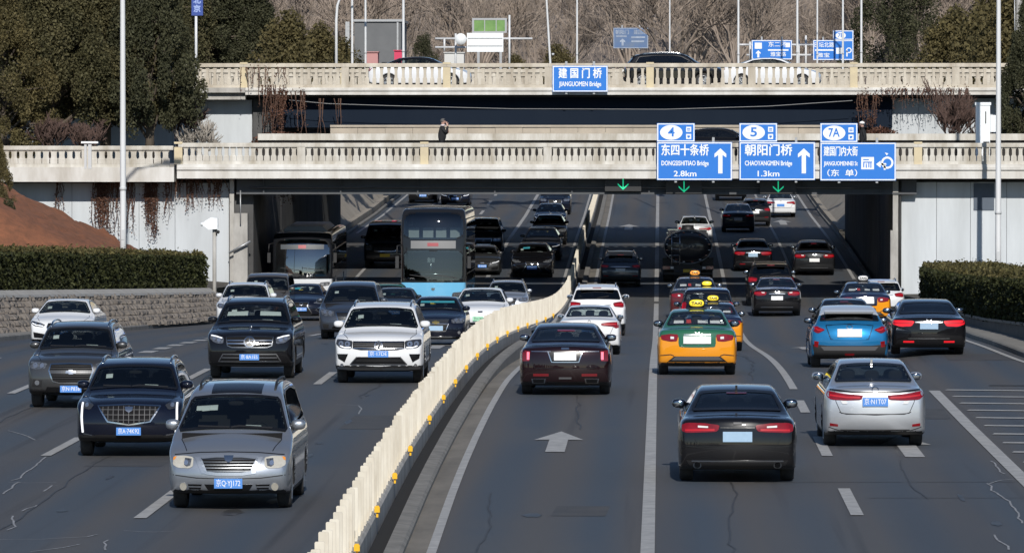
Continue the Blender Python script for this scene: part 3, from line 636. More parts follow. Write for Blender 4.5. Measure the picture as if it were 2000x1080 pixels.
def stone(mb, c, r):
    """one rough stone: a knobbly rounded block"""
    vs = []; fs = []
    for j, (k, zz) in enumerate(((.9, -1), (1, -.55), (.92, .25), (.62, 1))):
        for i in range(6):
            a = math.pi / 3 * i + .5; f = k * q.uniform(.82, 1.12); vs.append((c[0] + r[0] * f * math.cos(a), c[1] + r[1] * f * math.sin(a), c[2] + r[2] * zz * q.uniform(.85, 1.1)))
    for j in range(3):
        for i in range(6): fs.append((j * 6 + i, j * 6 + (i + 1) % 6, j * 6 + 6 + (i + 1) % 6, j * 6 + 6 + i))
    fs += [(18, 19, 20, 21, 22, 23)]; mb.add(vs, fs)
for (x0, y0), (x1, y1) in zip(lw, lw[1:]):
    n = int((y1 - y0) / .52)
    for i in range(n):
        rows = 6
        for r_ in range(rows):
            t = (i + .5 * (r_ % 2)) / n; xa, ya = x0 + (x1 - x0) * t, y0 + (y1 - y0) * t; zb = ground(xa, ya) + .10; zt = tops(ya) - .12; u = (r_ + .5) / rows
            stone(m, (xa + .05 + .95 * (1 - u) + q.uniform(-.04, .04), ya, zb + (zt - zb) * u), (.30, .30, (zt - zb) / rows * .54))
    m.add([(x0 + 1.0, y0, ground(x0, y0)), (x1 + 1.0, y1, ground(x1, y1)), (x1, y1, tops(y1) - .1), (x0, y0, tops(y0) - .1)], ((0, 1, 2, 3),))
    pf = [(-.45, -.12), (.34, -.12), (.30, -.04), (.02, .10), (-.45, .12)]; k5 = len(pf)
    cp.add([(x + a, y, tops(y) - .06 + b) for x, y in ((x0, y0), (x1, y1)) for a, b in pf], [(i, k5 + i, k5 + (i + 1) % k5, (i + 1) % k5) for i in range(k5)])
r = tag(empty('stone_wall', (lw[0][0], lw[0][1], 0)), 'rough brown rubble wall with a grey coping, below the left hedge', 'wall')
under(m.build('masonry', M_rough), r); under(cp.build('coping', mat('coping_concrete', (.42, .41, .39), .9, noise=.9, scale=2, c2=(.30, .29, .27))), r)
m = MB(); vs = []
for (x, y) in lw: vs += [(x - .35, y, tops(y) - .02), (x - 14, y, tops(y) + .3)]
m.add(vs, [(2 * i, 2 * i + 2, 2 * i + 3, 2 * i + 1) for i in range(len(lw) - 1)])
m.add([(lw[-1][0] - .35, lw[-1][1], tops(214) - .02), (lw[-1][0] - 14, 214, tops(214) + .3), (-32, 239.2, .2), (-16.98, 239.2, -.9)], ((0, 3, 2, 1),)); m.build('verge', M_earth)['kind'] = 'structure'
# red-brown mulch mound behind the left hedge
M_mulch = mat('red_mulch', (.30, .115, .055), .95, noise=1, scale=2.2, c2=(.15, .065, .035), bump=1.0, bscale=12, detail=8)
m = MB(); vs = []; nx, ny = 60, 30
for j in range(ny):
    for i in range(nx):
        x = -34 + (34 - 21.2) * i / (nx - 1); y = 219 + 18 * j / (ny - 1); t = (x + 34) / 12.8
        h = -1.0 + (min(4.6, 1.55 + (-21.4 - x) * .47) if x < -21.4 else 1.55 * (x + 21.2) / -.2) * sm((y - 215) / 8) + RNG.normal(0, .045) + .08 * math.sin(x * 3.1 + y * 1.3) * math.sin(y * 2.3)
        vs.append((x, y, h))
m.add(vs, [(j * nx + i, j * nx + i + 1, (j + 1) * nx + i + 1, (j + 1) * nx + i) for j in range(ny - 1) for i in range(nx - 1)], True)
m.build('earth_mound', M_mulch)['kind'] = 'structure'
for px, py, D, h, sd, lb in ((15, 420, 226, 1.0, 3, 'small dark green shrub on top of the red mound'), (45, 428, 227, .55, 4, 'tiny shrub on the slope of the red mound')):
    p = P(px, py, D); o = evergreen('small_shrub', h, h * .45, sd, 900, .06, .8, L_ever2, .05, 14, (.3, .5)); put(o, (p.x, D, p.z - .5), 0, 1, lb, 'shrub')
# right side: low wall with hedge
rwl = [(16.2, 88), (13.9, 104), (11.6, 122), (10.4, 132), (9.65, 146), (9.05, 160), (8.95, 172), (9.2, 190), (9.55, 212)]
def rtop(y):
    y = max(y, 138); return 5.7 - (520 + 25 * (215 - y) / 65 - 245) * y / 11250
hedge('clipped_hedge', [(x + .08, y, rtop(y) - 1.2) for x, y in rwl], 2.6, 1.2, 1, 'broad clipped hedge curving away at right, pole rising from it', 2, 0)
m = MB(); cp = MB()
for (x0, y0), (x1, y1) in zip(rwl, rwl[1:]):
    z0, z1 = rtop(y0) - 1.2, rtop(y1) - 1.2; g0, g1 = ground(x0, y0), ground(x1, y1)
    m.add([(x0, y0, g0), (x1, y1, g1), (x1 + .35, y1, g1), (x0 + .35, y0, g0), (x0, y0, z0), (x1, y1, z1), (x1 + .35, y1, z1), (x0 + .35, y0, z0)], ((0, 4, 5, 1), (4, 7, 6, 5), (1, 5, 6, 2), (3, 7, 4, 0)))
    cp.add([(x0 - .05, y0, z0 + .001), (x1 - .05, y1, z1 + .001), (x1 + .4, y1, z1 + .001), (x0 + .4, y0, z0 + .001), (x0 - .05, y0, z0 + .07), (x1 - .05, y1, z1 + .07), (x1 + .4, y1, z1 + .07), (x0 + .4, y0, z0 + .07)], ((0, 4, 5, 1), (4, 7, 6, 5), (1, 5, 6, 2)))
r = tag(empty('kerb_wall', (rwl[0][0], rwl[0][1], 0)), 'low dark concrete wall along the pavement under the right hedge', 'wall')
under(m.build('concrete_face', mat('dark_concrete', (.13, .125, .12), .9, noise=.9, scale=2, c2=(.07, .07, .065))), r); under(cp.build('coping', M_kerb), r)
m = MB(); vs = []
for (x, y) in rwl: vs += [(x + .3, y, rtop(y) - 1.25), (x + 22, y, rtop(y) - 1.1)]
m.add(vs, [(2 * i, 2 * i + 1, 2 * i + 3, 2 * i + 2) for i in range(len(rwl) - 1)])
m.add([(rwl[-1][0] + .3, 212, rtop(212) - 1.25), (rwl[-1][0] + 22, 212, rtop(212) - 1.1), (34, 239.2, -.8), (9.9, 239.2, -1.3)], ((0, 1, 2, 3),)); m.build('verge', M_earth)['kind'] = 'structure'
# ------------------------------------------------------------------ lamp poles, signs, cabinets, far buildings
M_polew = mat('white_pole', (.72, .73, .74), .4, noise=.5, scale=1.5, c2=(.55, .55, .54), stretch=(1, 1, .2))
M_poleg = mat('grey_pole', (.52, .53, .54), .5)
M_blue = mat('sign_blue', (.018, .175, .62), .35, noise=.35, scale=.9, c2=(.022, .21, .68))
M_signw = mat('sign_white', (.82, .85, .86), .4)
M_back = mat('sign_back', (.35, .36, .37), .5, metal=.4)
M_green = mat('signal_green', (.01, .55, .26), .4, emit=.75)
M_box = mat('signal_case', (.012, .012, .013), .5)
def lamp(px, D, z0, top, r0, r1, label, group, arm=None, lean=0):
    p = P(px, 245, D); root = tag(empty('lamp_pole', (p.x, D, z0)), label, 'lamp post', group)
    n = 8; m = MB(); m.tube([(lean * i / n, 0, (top - z0) * i / n) for i in range(n + 1)], [r0 + (r1 - r0) * i / n for i in range(n + 1)], 12); m.build('pole', M_polew, root)
    b = MB(); b.tube([(0, 0, 0), (0, 0, .45)], r0 * 1.45, 12); b.tube([(0, 0, .45), (0, 0, .5)], [r0 * 1.45, r0 * 1.0], 12); b.cbox((0, 0, .02), (r0 * 4, r0 * 4, .04)); b.build('base', M_polew, root)
    c = MB(); c.tube([(0, 0, 3.0), (0, 0, 3.12)], r0 * 1.08, 12); c.cbox((0, -r0 * 1.0, 1.3), (.11, .03, .38)); c.build('access_hatch', M_poleg, root)
    a = MB(); h = top - z0; sx = 1 if px < 1000 else -1
    a.tube([(lean, 0, h), (lean + sx * .5, 0, h + .5), (lean + sx * 1.6, 0, h + .8)], r1 * .8, 8); a.build('arm', M_polew, root)
    l = MB(); l.cbox((lean + sx * 1.95, 0, h + .82), (.8, .28, .12)); l.build('lamp_head', M_poleg, root); return root
lamp(240, 221, 0.2, 13.2, .125, .085, 'tall white lamp pole in front of the vine-covered left wall', 'near white lamp poles')
lamp(1950, 234, -.9, 13.2, .125, .08, 'tall white lamp pole rising from the right hedge', 'near white lamp poles')
gl = 'slim lamp poles beyond the upper bridge'
for px, D, r, lb in ((688, 320, .075, 'slim pole directly right of the curved-top pole beyond the bridge'), (714, 322, .07, 'slim white pole at the left edge of the dark grey building'), (788, 316, .085, 'white pole at the right edge of the dark grey building'),
                     (1127, 330, .06, 'grey slim pole above the right half of the bridge name sign'), (1308, 340, .05, 'thin pale pole behind the black car on the bridge'), (1442, 330, .07, 'slim pole left of the first far blue sign'),
                     (1557, 322, .07, 'slim white pole between the two far blue signs'), (1596, 330, .055, 'thin pole at the left edge of the second far blue sign'), (1646, 326, .065, 'thin pole crossing the tabbed far blue sign'), (1682, 320, .07, 'slim pole right of the tabbed far blue sign')):
    lamp(px, D, 6.7, 16, r, r * .75, lb, gl)
lamp(1080, 330, 6.7, 15, .07, .05, 'slightly leaning pale pole left of the bridge name sign', gl, lean=-.5)
p = P(657, 245, 318); r = tag(empty('lamp_pole', (p.x, 318, 6.7)), 'white lamp pole whose top curves over, leftmost of the far poles', 'lamp post', gl)
m = MB(); zt = 5.7 + 262 * 318 / 11250
m.tube([(0, 0, 0), (0, 0, zt - 6.7 - 1.6), (.06, 0, zt - 6.7 - .8), (.35, 0, zt - 6.7), (1.4, 0, zt - 6.7 + .5)], [.09, .075, .07, .06, .05], 10); m.build('pole', M_polew, r)
m = MB(); m.cbox((1.8, 0, zt - 6.7 + .52), (.8, .26, .12)); m.build('lamp_head', M_poleg, r)
# concrete utility post at the right edge
p = P(1991, 245, 262); r = tag(empty('utility_post', (p.x, 262, 6.9)), 'thick pale concrete post at the right picture edge', 'post')
m = MB(); m.tube([(0, 0, -.2), (0, 0, 5.5)], [.19, .155], 12); m.build('post', M_conc, r); m = MB(); m.tube([(-.2, -.05, 1.2), (-.24, -.05, 5.4)], .03); m.build('conduit', M_steel, r)
# small camera post by the left hedge
p = P(419, 600, 213.5); r = tag(empty('camera_post', (p.x, 213.5, ground(p.x, 213.5) + .14)), 'short grey post with a white camera at the end of the left hedge', 'camera')
z0 = r.location.z; hp = 5.7 - 190 * 213.5 / 11250 - z0
m = MB(); m.tube([(0, 0, 0), (0, 0, hp)], .075, 10); m.cbox((0, 0, .03), (.3, .3, .06)); m.build('pole', M_conc, r)
m = MB(); m.prism([(-.42, -.10), (-.20, -.26), (.14, -.24), (.14, .16), (-.10, .20), (-.34, .06)], -.16, .10, lambda u, v, t: Vector((u, t - .1, hp + v))); m.tube([(-.50, -.12, hp - .06), (-.34, -.12, hp - .04)], .07, 10); m.build('camera_housing', M_signw, r)
m = MB(); m.tube([(.09, -.05, hp - .5), (.09, -.05, hp + .1)], .02); m.cbox((.12, -.08, hp - .35), (.12, .14, .12)); m.tube([(.16, -.2, hp - .36), (.16, -.1, hp - .34)], .05, 8); m.build('bracket', M_box, r)
# white equipment cabinet on the right end of the lower bridge and the small post at the left end
p = P(1919, 245, 240); r = tag(empty('equipment_cabinet', (p.x, 240, 4.07)), 'white upright equipment cabinet at the right end of the lower bridge', 'cabinet')
m = MB(); m.box((-.28, -.2, 0), (.30, .25, 2.52)); m.box((-.32, -.24, 2.46), (.34, .29, 2.58)); m.build('case', M_signw, r)
m = MB(); m.box((.31, -.22, 1.35), (.62, .1, 2.05)); m.build('side_box', M_signw, r)
m = MB(); m.box((.02, -.23, .2), (.27, -.2, .95)); m.box((.10, -.225, 1.7), (.14, -.2, 2.2)); m.build('hatch', M_box, r)
p = P(174, 245, 237.7); r = tag(empty('survey_bench', (p.x, 237.85, 4.0)), 'small grey post with a flat top at the left end of the lower bridge', 'post')
m = MB(); m.box((-.06, 0, -.1), (.08, .1, .95)); m.box((-.22, .0, -.1), (-.12, .1, .9)); m.build('post', M_poleg, r); m = MB(); m.box((-.34, -.08, .95), (.36, .16, 1.03)); m.build('cap', M_signw, r)
# blue road signs
def sign(name, px0, py0, px1, py1, D, label, group, tab=None, content=(), depth=.08, border=True, face=None, ink=None):
    a = P(px0, py1, D); b = P(px1, py0, D); W, H = b.x - a.x, b.z - a.z
    root = tag(empty(name, (a.x, D, a.z)), label, 'sign', group)
    K = W / (px1 - px0)
    def plate(x0, z0, x1, z1, nm, yo=0):
        m = MB(); m.box((x0, yo, z0), (x1, yo + depth, z1)); o = m.build(nm, face or M_blue, root)
        if border:
            g = MB(); t = .045; i = .012; y0, y1 = yo - .006, yo + .02
            for q in ((x0 + i, z0 + i, x1 - i, z0 + i + t), (x0 + i, z1 - i - t, x1 - i, z1 - i), (x0 + i, z0 + i + t, x0 + i + t, z1 - i - t), (x1 - i - t, z0 + i + t, x1 - i, z1 - i - t)): g.box((q[0], y0, q[1]), (q[2], y1, q[3]))
            g.build('border', ink or M_signw, o)
        return o
    main = plate(0, 0, W, H, 'panel')
    if tab:
        ta = P(tab[0], tab[3], D); tb = P(tab[2], tab[1], D); tabo = plate(ta.x - a.x, H + .012, tb.x - a.x, tb.z - a.z, 'exit_tab')
    bk = MB()
    for q in (.25, .75): bk.box((W * q - .05, depth, -.1), (W * q + .05, depth + .12, H + .2))
    bk.build('bracket', M_back, root)
    def fn(u, v): return Vector(((u - px0) * K, -.008, (py1 - v) * K))
    L2 = MB(); ink = ink or M_signw
    for it in content:
        kind = it[0]; L = MB(); nm = {'t': 'lettering', 'e': 'number_ground', 'r': 'turn_symbol'}.get(kind, 'arrow' if kind == 'p' and len(it[1]) > 4 else 'symbol')
        if kind == 't':       # text: string, centre px, centre py, height px, width px
            _, s, cx, cy, hh, ww = it[:6]; sz = hh * K * 1.18
            bb = (it[6] if len(it) > 6 else .012) * sz
            for q, (ex, ez) in enumerate(((-1, 0), (1, 0), (0, 1), (0, -1))): text_into(L, s, sz, (0, 0), lambda u, v: Vector(((cx - px0) * K + u + ex * bb, -.009 - .0012 * q, (py1 - cy) * K + v + ez * bb)), width=ww * K)
        elif kind == 'n':     # blue text on white
            _, s, cx, cy, hh, ww = it; sz = hh * K * 1.3
            text_into(L2, s, sz, (0, 0), lambda u, v: Vector(((cx - px0) * K + u, -.016, (py1 - cy) * K + v)), bold=.02 * sz, width=ww * K)
        elif kind == 'e':
            _, cx, cy, rx, ry = it; L.add([fn(cx + rx * math.cos(t), cy + ry * math.sin(t)) + Vector((0, -.004, 0)) for t in [-2 * math.pi * k / 32 for k in range(32)]], (tuple(range(32)),))
        elif kind == 'p': L.add([fn(u, v) for u, v in it[1]], (tuple(range(len(it[1]))),))
        elif kind == 'q': L2.add([fn(u, v) + Vector((0, -.008, 0)) for u, v in it[1]], (tuple(range(len(it[1]))),))
        elif kind == 'r':     # ring: cx, cy, r0, r1
            _, cx, cy, r0, r1 = it; n = 24
            vs = [fn(cx + r * math.cos(2 * math.pi * k / n), cy + r * math.sin(2 * math.pi * k / n)) for r in (r0, r1) for k in range(n)]; L.add(vs, [(k, (k + 1) % n, n + (k + 1) % n, n + k) for k in range(n)])
        if L.v: L.build(nm, ink, root)
    if L2.v: L2.build('symbol', face or M_blue, root)
    return root
def up(cx, y0, y1, hw, sw): h = hw * 1.25; return ('p', [(cx - sw, y1), (cx + sw, y1), (cx + sw, y0 + h * .9), (cx + hw, y0 + h * 1.25), (cx + hw, y0 + h * .75), (cx, y0), (cx - hw, y0 + h * .75), (cx - hw, y0 + h * 1.25), (cx - sw, y0 + h * .9)])
def rc(x0, y0, x1, y1, k='p'): return (k, [(x0, y0), (x1, y0), (x1, y1), (x0, y1)])
def mini(x, y, k=1): return [rc(x, y, x + 10, y + 10), rc(x, y + 14, x + 10, y + 24), rc(x + 2, y + 3, x + 8, y + 4.5, 'q'), rc(x + 2, y + 6, x + 8, y + 7.5, 'q'), ('q', [(x + 2.5, y + 17), (x + 7, y + 17), (x + 8, y + 19), (x + 5, y + 22), (x + 2.5, y + 20)])]
gs = 'blue exit signs on the lower bridge'
SD = 237.55
sign('road_sign', 1283, 278, 1430, 352, SD, 'blue direction sign with exit number 4 and an up arrow', gs, (1283, 241, 1357, 278),
     [('t', '东四十条桥', 1338, 295, 20, 92, .022), ('t', 'DONGSISHITIAO Bridge', 1338, 319.5, 11, 92, .02), ('t', '2.8km', 1338, 340, 13, 44, .02), up(1407, 290, 339, 11.5, 4.2), ('e', 1311, 259, 22, 14.5), ('n', '4', 1311, 259, 19, 13)] + mini(1340, 248))
sign('road_sign', 1444, 278, 1592, 352, SD, 'blue direction sign with exit number 5 and an up arrow', gs, (1444, 241, 1518, 278),
     [('t', '朝阳门桥', 1501, 295, 20, 92, .022), ('t', 'CHAOYANGMEN Bridge', 1501, 319.5, 11, 92, .02), ('t', '1.3km', 1501, 340, 13, 42, .02), up(1570, 290, 339, 11.5, 4.2), ('e', 1472, 259, 22, 14.5), ('n', '5', 1472, 259, 19, 13)] + mini(1500, 248))
sign('road_sign', 1602, 279, 1750, 353, SD, 'blue sign with exit number 7A and a looping turn arrow', gs, (1602, 241, 1675, 279),
     [('t', '建国门内大街', 1642, 297, 17, 66, .018), ('t', 'JIANGUOMENNEI St', 1642, 320, 10, 66, .02), ('t', '（东  单）', 1645, 339, 12, 58, .018), ('e', 1629, 260, 22, 14.5), ('n', '7A', 1629, 260, 18, 22),
      rc(1682, 307, 1707, 331), rc(1686, 311, 1697, 313, 'q'), rc(1686, 316, 1703, 318, 'q'), rc(1686, 318, 1688, 327, 'q'), rc(1691, 320, 1693, 328, 'q'), rc(1696, 318, 1698, 327, 'q'), rc(1700, 318, 1702, 328, 'q'),
      ('r', 1733, 318, 8, 12), ('p', [(1711, 321), (1720, 314), (1720, 319), (1731, 319), (1731, 323), (1720, 323), (1720, 328)]), ('p', [(1726, 322), (1730, 322), (1730, 332), (1726, 332)]), ('p', [(1728, 298), (1735, 300), (1732, 304)])] + mini(1657, 249))
sign('bridge_name_sign', 1079, 129, 1187, 180, 257.6, 'blue bridge name sign fixed to the upper bridge balustrade', None, None,
     [('t', '建 国 门 桥', 1133, 145, 18, 84, .024), ('t', 'JIANGUOMEN Bridge', 1133, 165, 11, 82, .02)])
def mount(px0, px1, py, D):
    m = MB(); a = P(px0, py, D); b = P(px1, py, D); m.tube([a, b], .04, 6); return m
# lane signals under the edge of the lower bridge: dark case with a green arrow
for px, py, lb in ((1217, 360, 'green down-arrow lane signal left of the signs'), (1336, 365, 'green down-arrow lane signal under the exit 4 sign'), (1520, 365, 'green down-arrow lane signal under the exit 5 sign')):
    c = P(px, py, 238.45); r = tag(empty('lane_signal', tuple(c)), lb, 'signal', 'green lane signals under the lower bridge')
    m = MB(); m.box((-.75, 0, -.29), (.75, .2, .36)); m.box((-.05, .2, .2), (.05, .4, .3)); m.build('case', M_box, r)
    g = MB(); t = .022
    g.box((-t, -.02, -.18), (t, -.003, .23))
    for s in (-1, 1): g.prism([(0, -.235), (s * .22, -.03), (s * .22, .035), (0, -.165)][::s], -.02, -.003, lambda u, v, w_: Vector((u, w_, v)))
    g.build('arrow', M_green, r)
# far signs beyond the upper bridge
gf = 'far blue signs beyond the upper bridge'
sign('road_sign', 1198, 55, 1266, 95, 420, 'hazy blurry blue sign far beyond the middle of the upper bridge', gf, None, [('t', '朝阳门', 1215, 64, 8, 26), ('t', '建国路', 1250, 64, 8, 24), rc(1203, 70, 1224, 73), rc(1233, 72, 1260, 75), rc(1233, 80, 1258, 83), up(1216, 76, 90, 5, 2)], face=mat('hazed_sign', (.06, .14, .32), .6, noise=1, scale=1.2, c2=(.13, .18, .27)), ink=mat('hazed_ink', (.42, .48, .56), .6, noise=1, scale=3, c2=(.2, .25, .35)))  # distance haze mixed into this sign's blue and lettering
sign('road_sign', 1468, 79, 1547, 117, 330, 'far blue sign left of the slim white pole, two columns of symbols', gf, None, [('t', '东二环', 1518, 88, 9, 34), rc(1474, 84, 1488, 96), up(1481, 99, 113, 4.5, 2), rc(1500, 97, 1540, 100), ('t', '雅宝路', 1520, 107, 8, 30), rc(1534, 84, 1543, 93)])
sign('road_sign', 1588, 79, 1667, 118, 330, 'far blue sign with exit tab and turn symbol, rightmost of them', gf, (1627, 60, 1667, 79), [('t', '日坛北路', 1610, 89, 9, 38), rc(1592, 97, 1628, 100), ('t', '雅宝', 1608, 109, 8, 24), rc(1633, 94, 1645, 106), ('r', 1658, 99, 3.5, 5.5), rc(1653, 99, 1655.5, 111), ('e', 1642, 70, 10, 6.5), ('n', '7B', 1642, 70, 8, 11)])
def gantry(pts, D, label, group=None):
    m = MB()
    for (a, b) in pts: m.tube([P(a[0], a[1], D), P(b[0], b[1], D)], .06, 8)
    return tag(m.build('sign_gantry', M_polew), label, 'gantry', group)
gantry([((1458, 88), (1590, 88)), ((1458, 108), (1590, 108)), ((1574, 70), (1574, 150)), ((1560, 78), (1560, 150)), ((1440, 88), (1458, 88)), ((1465, 82), (1465, 118))], 331, 'white pipe gantry carrying the two right far blue signs')
gantry([((850, 76), (1040, 76)), ((850, 93), (960, 93)), ((890, 66), (890, 150)), ((995, 30), (995, 150)), ((868, 76), (868, 100))], 333, 'white pipe gantry carrying the blank white board')
m = MB(); a = P(912, 102, 332); b = P(983, 65, 332); m.box((a.x, 332, a.z), (b.x, 332.1, b.z)); r = m.build('white_board', M_signw); tag(r, 'blank white board on the gantry beyond the upper bridge', 'board')
m = MB(); m.box((a.x + .05, 331.97, a.z + (b.z - a.z) * .3), (b.x - .05, 332.0, a.z + (b.z - a.z) * .34)); m.box((a.x + .05, 331.97, a.z + (b.z - a.z) * .7), (b.x - .05, 332.0, a.z + (b.z - a.z) * .74)); m.build('rib', M_back, r)
c = P(900, 77, 332); m = MB(); m.lathe([(0, 0), (.33, 0), (.33, .06), (0, .06)], 24, Matrix.Translation(c) @ Matrix.Rotation(math.pi / 2, 4, 'X')); tag(m.build('round_sign', M_signw), 'small round white sign left of the blank white board', 'sign')
a = P(922, 65, 345); b = P(990, 36, 345); r = tag(empty('notice_board', (a.x, 345, a.z)), 'framed green board high behind the white board', 'board'); W, H = b.x - a.x, b.z - a.z
m = MB(); m.box((.12, .02, .1), (W - .12, .06, H - .12)); m.build('panel', mat('board_green', (.10, .22, .055), .5, noise=1, scale=2, c2=(.18, .34, .09)), r)
m = MB(); m.box((0, 0, 0), (W, .1, .1)); m.box((0, 0, H - .12), (W, .1, H)); m.box((0, 0, .1), (.12, .1, H - .12)); m.box((W - .12, 0, .1), (W, .1, H - .12)); m.box((W * .35, 0, .1), (W * .35 + .05, .1, H - .12)); m.box((W * .68, 0, .1), (W * .68 + .05, .1, H - .12)); m.build('frame', M_back, r)
m = MB(); m.box((.3, .1, -3), (.45, .2, H)); m.box((W - .45, .1, -3), (W - .3, .2, H)); m.build('post', M_back, r)
# blue banner on a white post at top left
p = P(383, 80, 292); r = tag(empty('banner_post', (p.x, 292, 6.9)), 'small blue banner on a white post in front of the dark evergreens', 'banner')
zt = 5.7 + 262 * 292 / 11250 - 6.9
m = MB(); m.tube([(0, 0, 0), (0, 0, zt)], .07, 8); m.build('post', M_polew, r)
m = MB(); zb = 5.7 + 214 * 292 / 11250 - 6.9; m.box((-.22, -.12, zb), (.36, -.08, zt)); o = m.build('banner', mat('banner_blue', (.03, .07, .30), .6), r)
for ch, dz in (('北', .75), ('京', .32)): m = MB(); text_into(m, ch, .38, (.06, 0), lambda u, v: Vector((u, -.125, zb + dz + v)), bold=.01); m.build('character', mat('banner_text', (.35, .45, .75), .6), o)
# far grey building and kiosks beyond the upper bridge
a = P(692, 118, 352); b = P(783, 43, 352); W = b.x - a.x; r = tag(empty('grey_building', (a.x, 352, 6.0)), 'small dark grey flat-roofed building beyond the upper bridge', 'building')
hb = b.z - 6.0; m = MB(); m.box((0, 0, 0), (W, 8, hb)); m.build('wall', mat('grey_render', (.16, .165, .17), .8, noise=.7, scale=1, c2=(.11, .115, .12)), r); m = MB(); m.box((-.1, -.15, hb), (W + .1, 8.1, hb + .14)); m.build('roof', M_back, r)
for i in range(2):
    for j in range(3): m = MB(); m.box((.25 + i * (W / 2), -.03, 1.0 + j * .95), (.25 + i * (W / 2) + .95, .02, 1.65 + j * .95)); m.build('window', mat('far_window', (.04, .045, .05), .15), r)
m = MB(); m.box((-.55, .1, hb - 2.2), (-.3, .3, hb)); m.box((W - .25, -.08, 0), (W - .15, .02, hb)); m.build('drain_pipe', M_steel, r)
for px0, py0, px1, py1, c_, lb in ((715, 103, 738, 124, (.50, .25, .24), 'faded pink box beside the grey building'), (770, 100, 785, 124, (.62, .05, .12), 'bright red box at the foot of the white pole'), (868, 104, 906, 124, (.62, .62, .60), 'pale kiosk under the white gantry')):
    a = P(px0, py1, 340); b = P(px1, py0, 340); m = MB(); m.box((a.x, 340, 6.2), (b.x, 341.5, b.z)); m.box((a.x - .05, 339.9, b.z), (b.x + .05, 341.6, b.z + .05)); tag(m.build('kiosk', mat('kiosk_%d' % px0, c_, .7)), lb, 'kiosk')
# ------------------------------------------------------------------ vehicle builder: three outlines (side, plan, front) blended into one skin, panels laid on it
def chaikin(p, n=2, closed=True):
    p = [tuple(q) for q in p]
    for _ in range(n):
        o = []; m = len(p)
        for i in range(m if closed else m - 1):
            a, b = p[i], p[(i + 1) % m]
            o += [tuple(a[k] * .75 + b[k] * .25 for k in range(len(a))), tuple(a[k] * .25 + b[k] * .75 for k in range(len(a)))]
        if not closed: o = [p[0]] + o + [p[-1]]
        p = o
    return p
def poly_sdf(poly, X, Y):
    d = np.full(X.shape, 1e9); ins = np.zeros(X.shape, bool); n = len(poly)
    for i in range(n):
        ax, ay = poly[i]; bx, by = poly[(i + 1) % n]; ex, ey = bx - ax, by - ay
        wx, wy = X - ax, Y - ay; t = np.clip((wx * ex + wy * ey) / (ex * ex + ey * ey + 1e-12), 0, 1)
        d = np.minimum(d, (wx - ex * t) ** 2 + (wy - ey * t) ** 2)
        c = (ay > Y) != (by > Y)
        with np.errstate(divide='ignore', invalid='ignore'): ins ^= c & (X < (bx - ax) * (Y - ay) / ((by - ay) if by != ay else 1e-12) + ax)
    return np.where(ins, -1, 1) * np.sqrt(d)
def smax(a, b, k):
    h = np.clip(.5 + .5 * (a - b) / k, 0, 1); return b + (a - b) * h + k * h * (1 - h)
def inpoly(poly, u, v):
    ins = False; n = len(poly)
    for i in range(n):
        ax, ay = poly[i]; bx, by = poly[(i + 1) % n]
        if (ay > v) != (by > v) and u < (bx - ax) * (v - ay) / (by - ay) + ax: ins = not ins
    return ins
def inset(poly, d):
    """moves every side of the polygon inwards by d"""
    n = len(poly); A = sum(poly[i][0] * poly[(i + 1) % n][1] - poly[(i + 1) % n][0] * poly[i][1] for i in range(n)); s = 1 if A > 0 else -1
    L = []
    for i in range(n):
        a, b = Vector(poly[i]), Vector(poly[(i + 1) % n]); e = (b - a).normalized(); nr = Vector((-e.y, e.x)) * s * d; L.append((a + nr, e))
    out = []
    for i in range(n):
        p, e = L[i - 1]; q, f = L[i]; c = e.x * f.y - e.y * f.x
        if abs(c) < .02: out.append(tuple(q)); continue
        t = ((q - p).x * f.y - (q - p).y * f.x) / c; r = p + e * t
        out.append(tuple(r) if (r - Vector(poly[i])).length < 4 * abs(d) else tuple(Vector(poly[i]) + (r - Vector(poly[i])).normalized() * 2 * abs(d)))
    return out

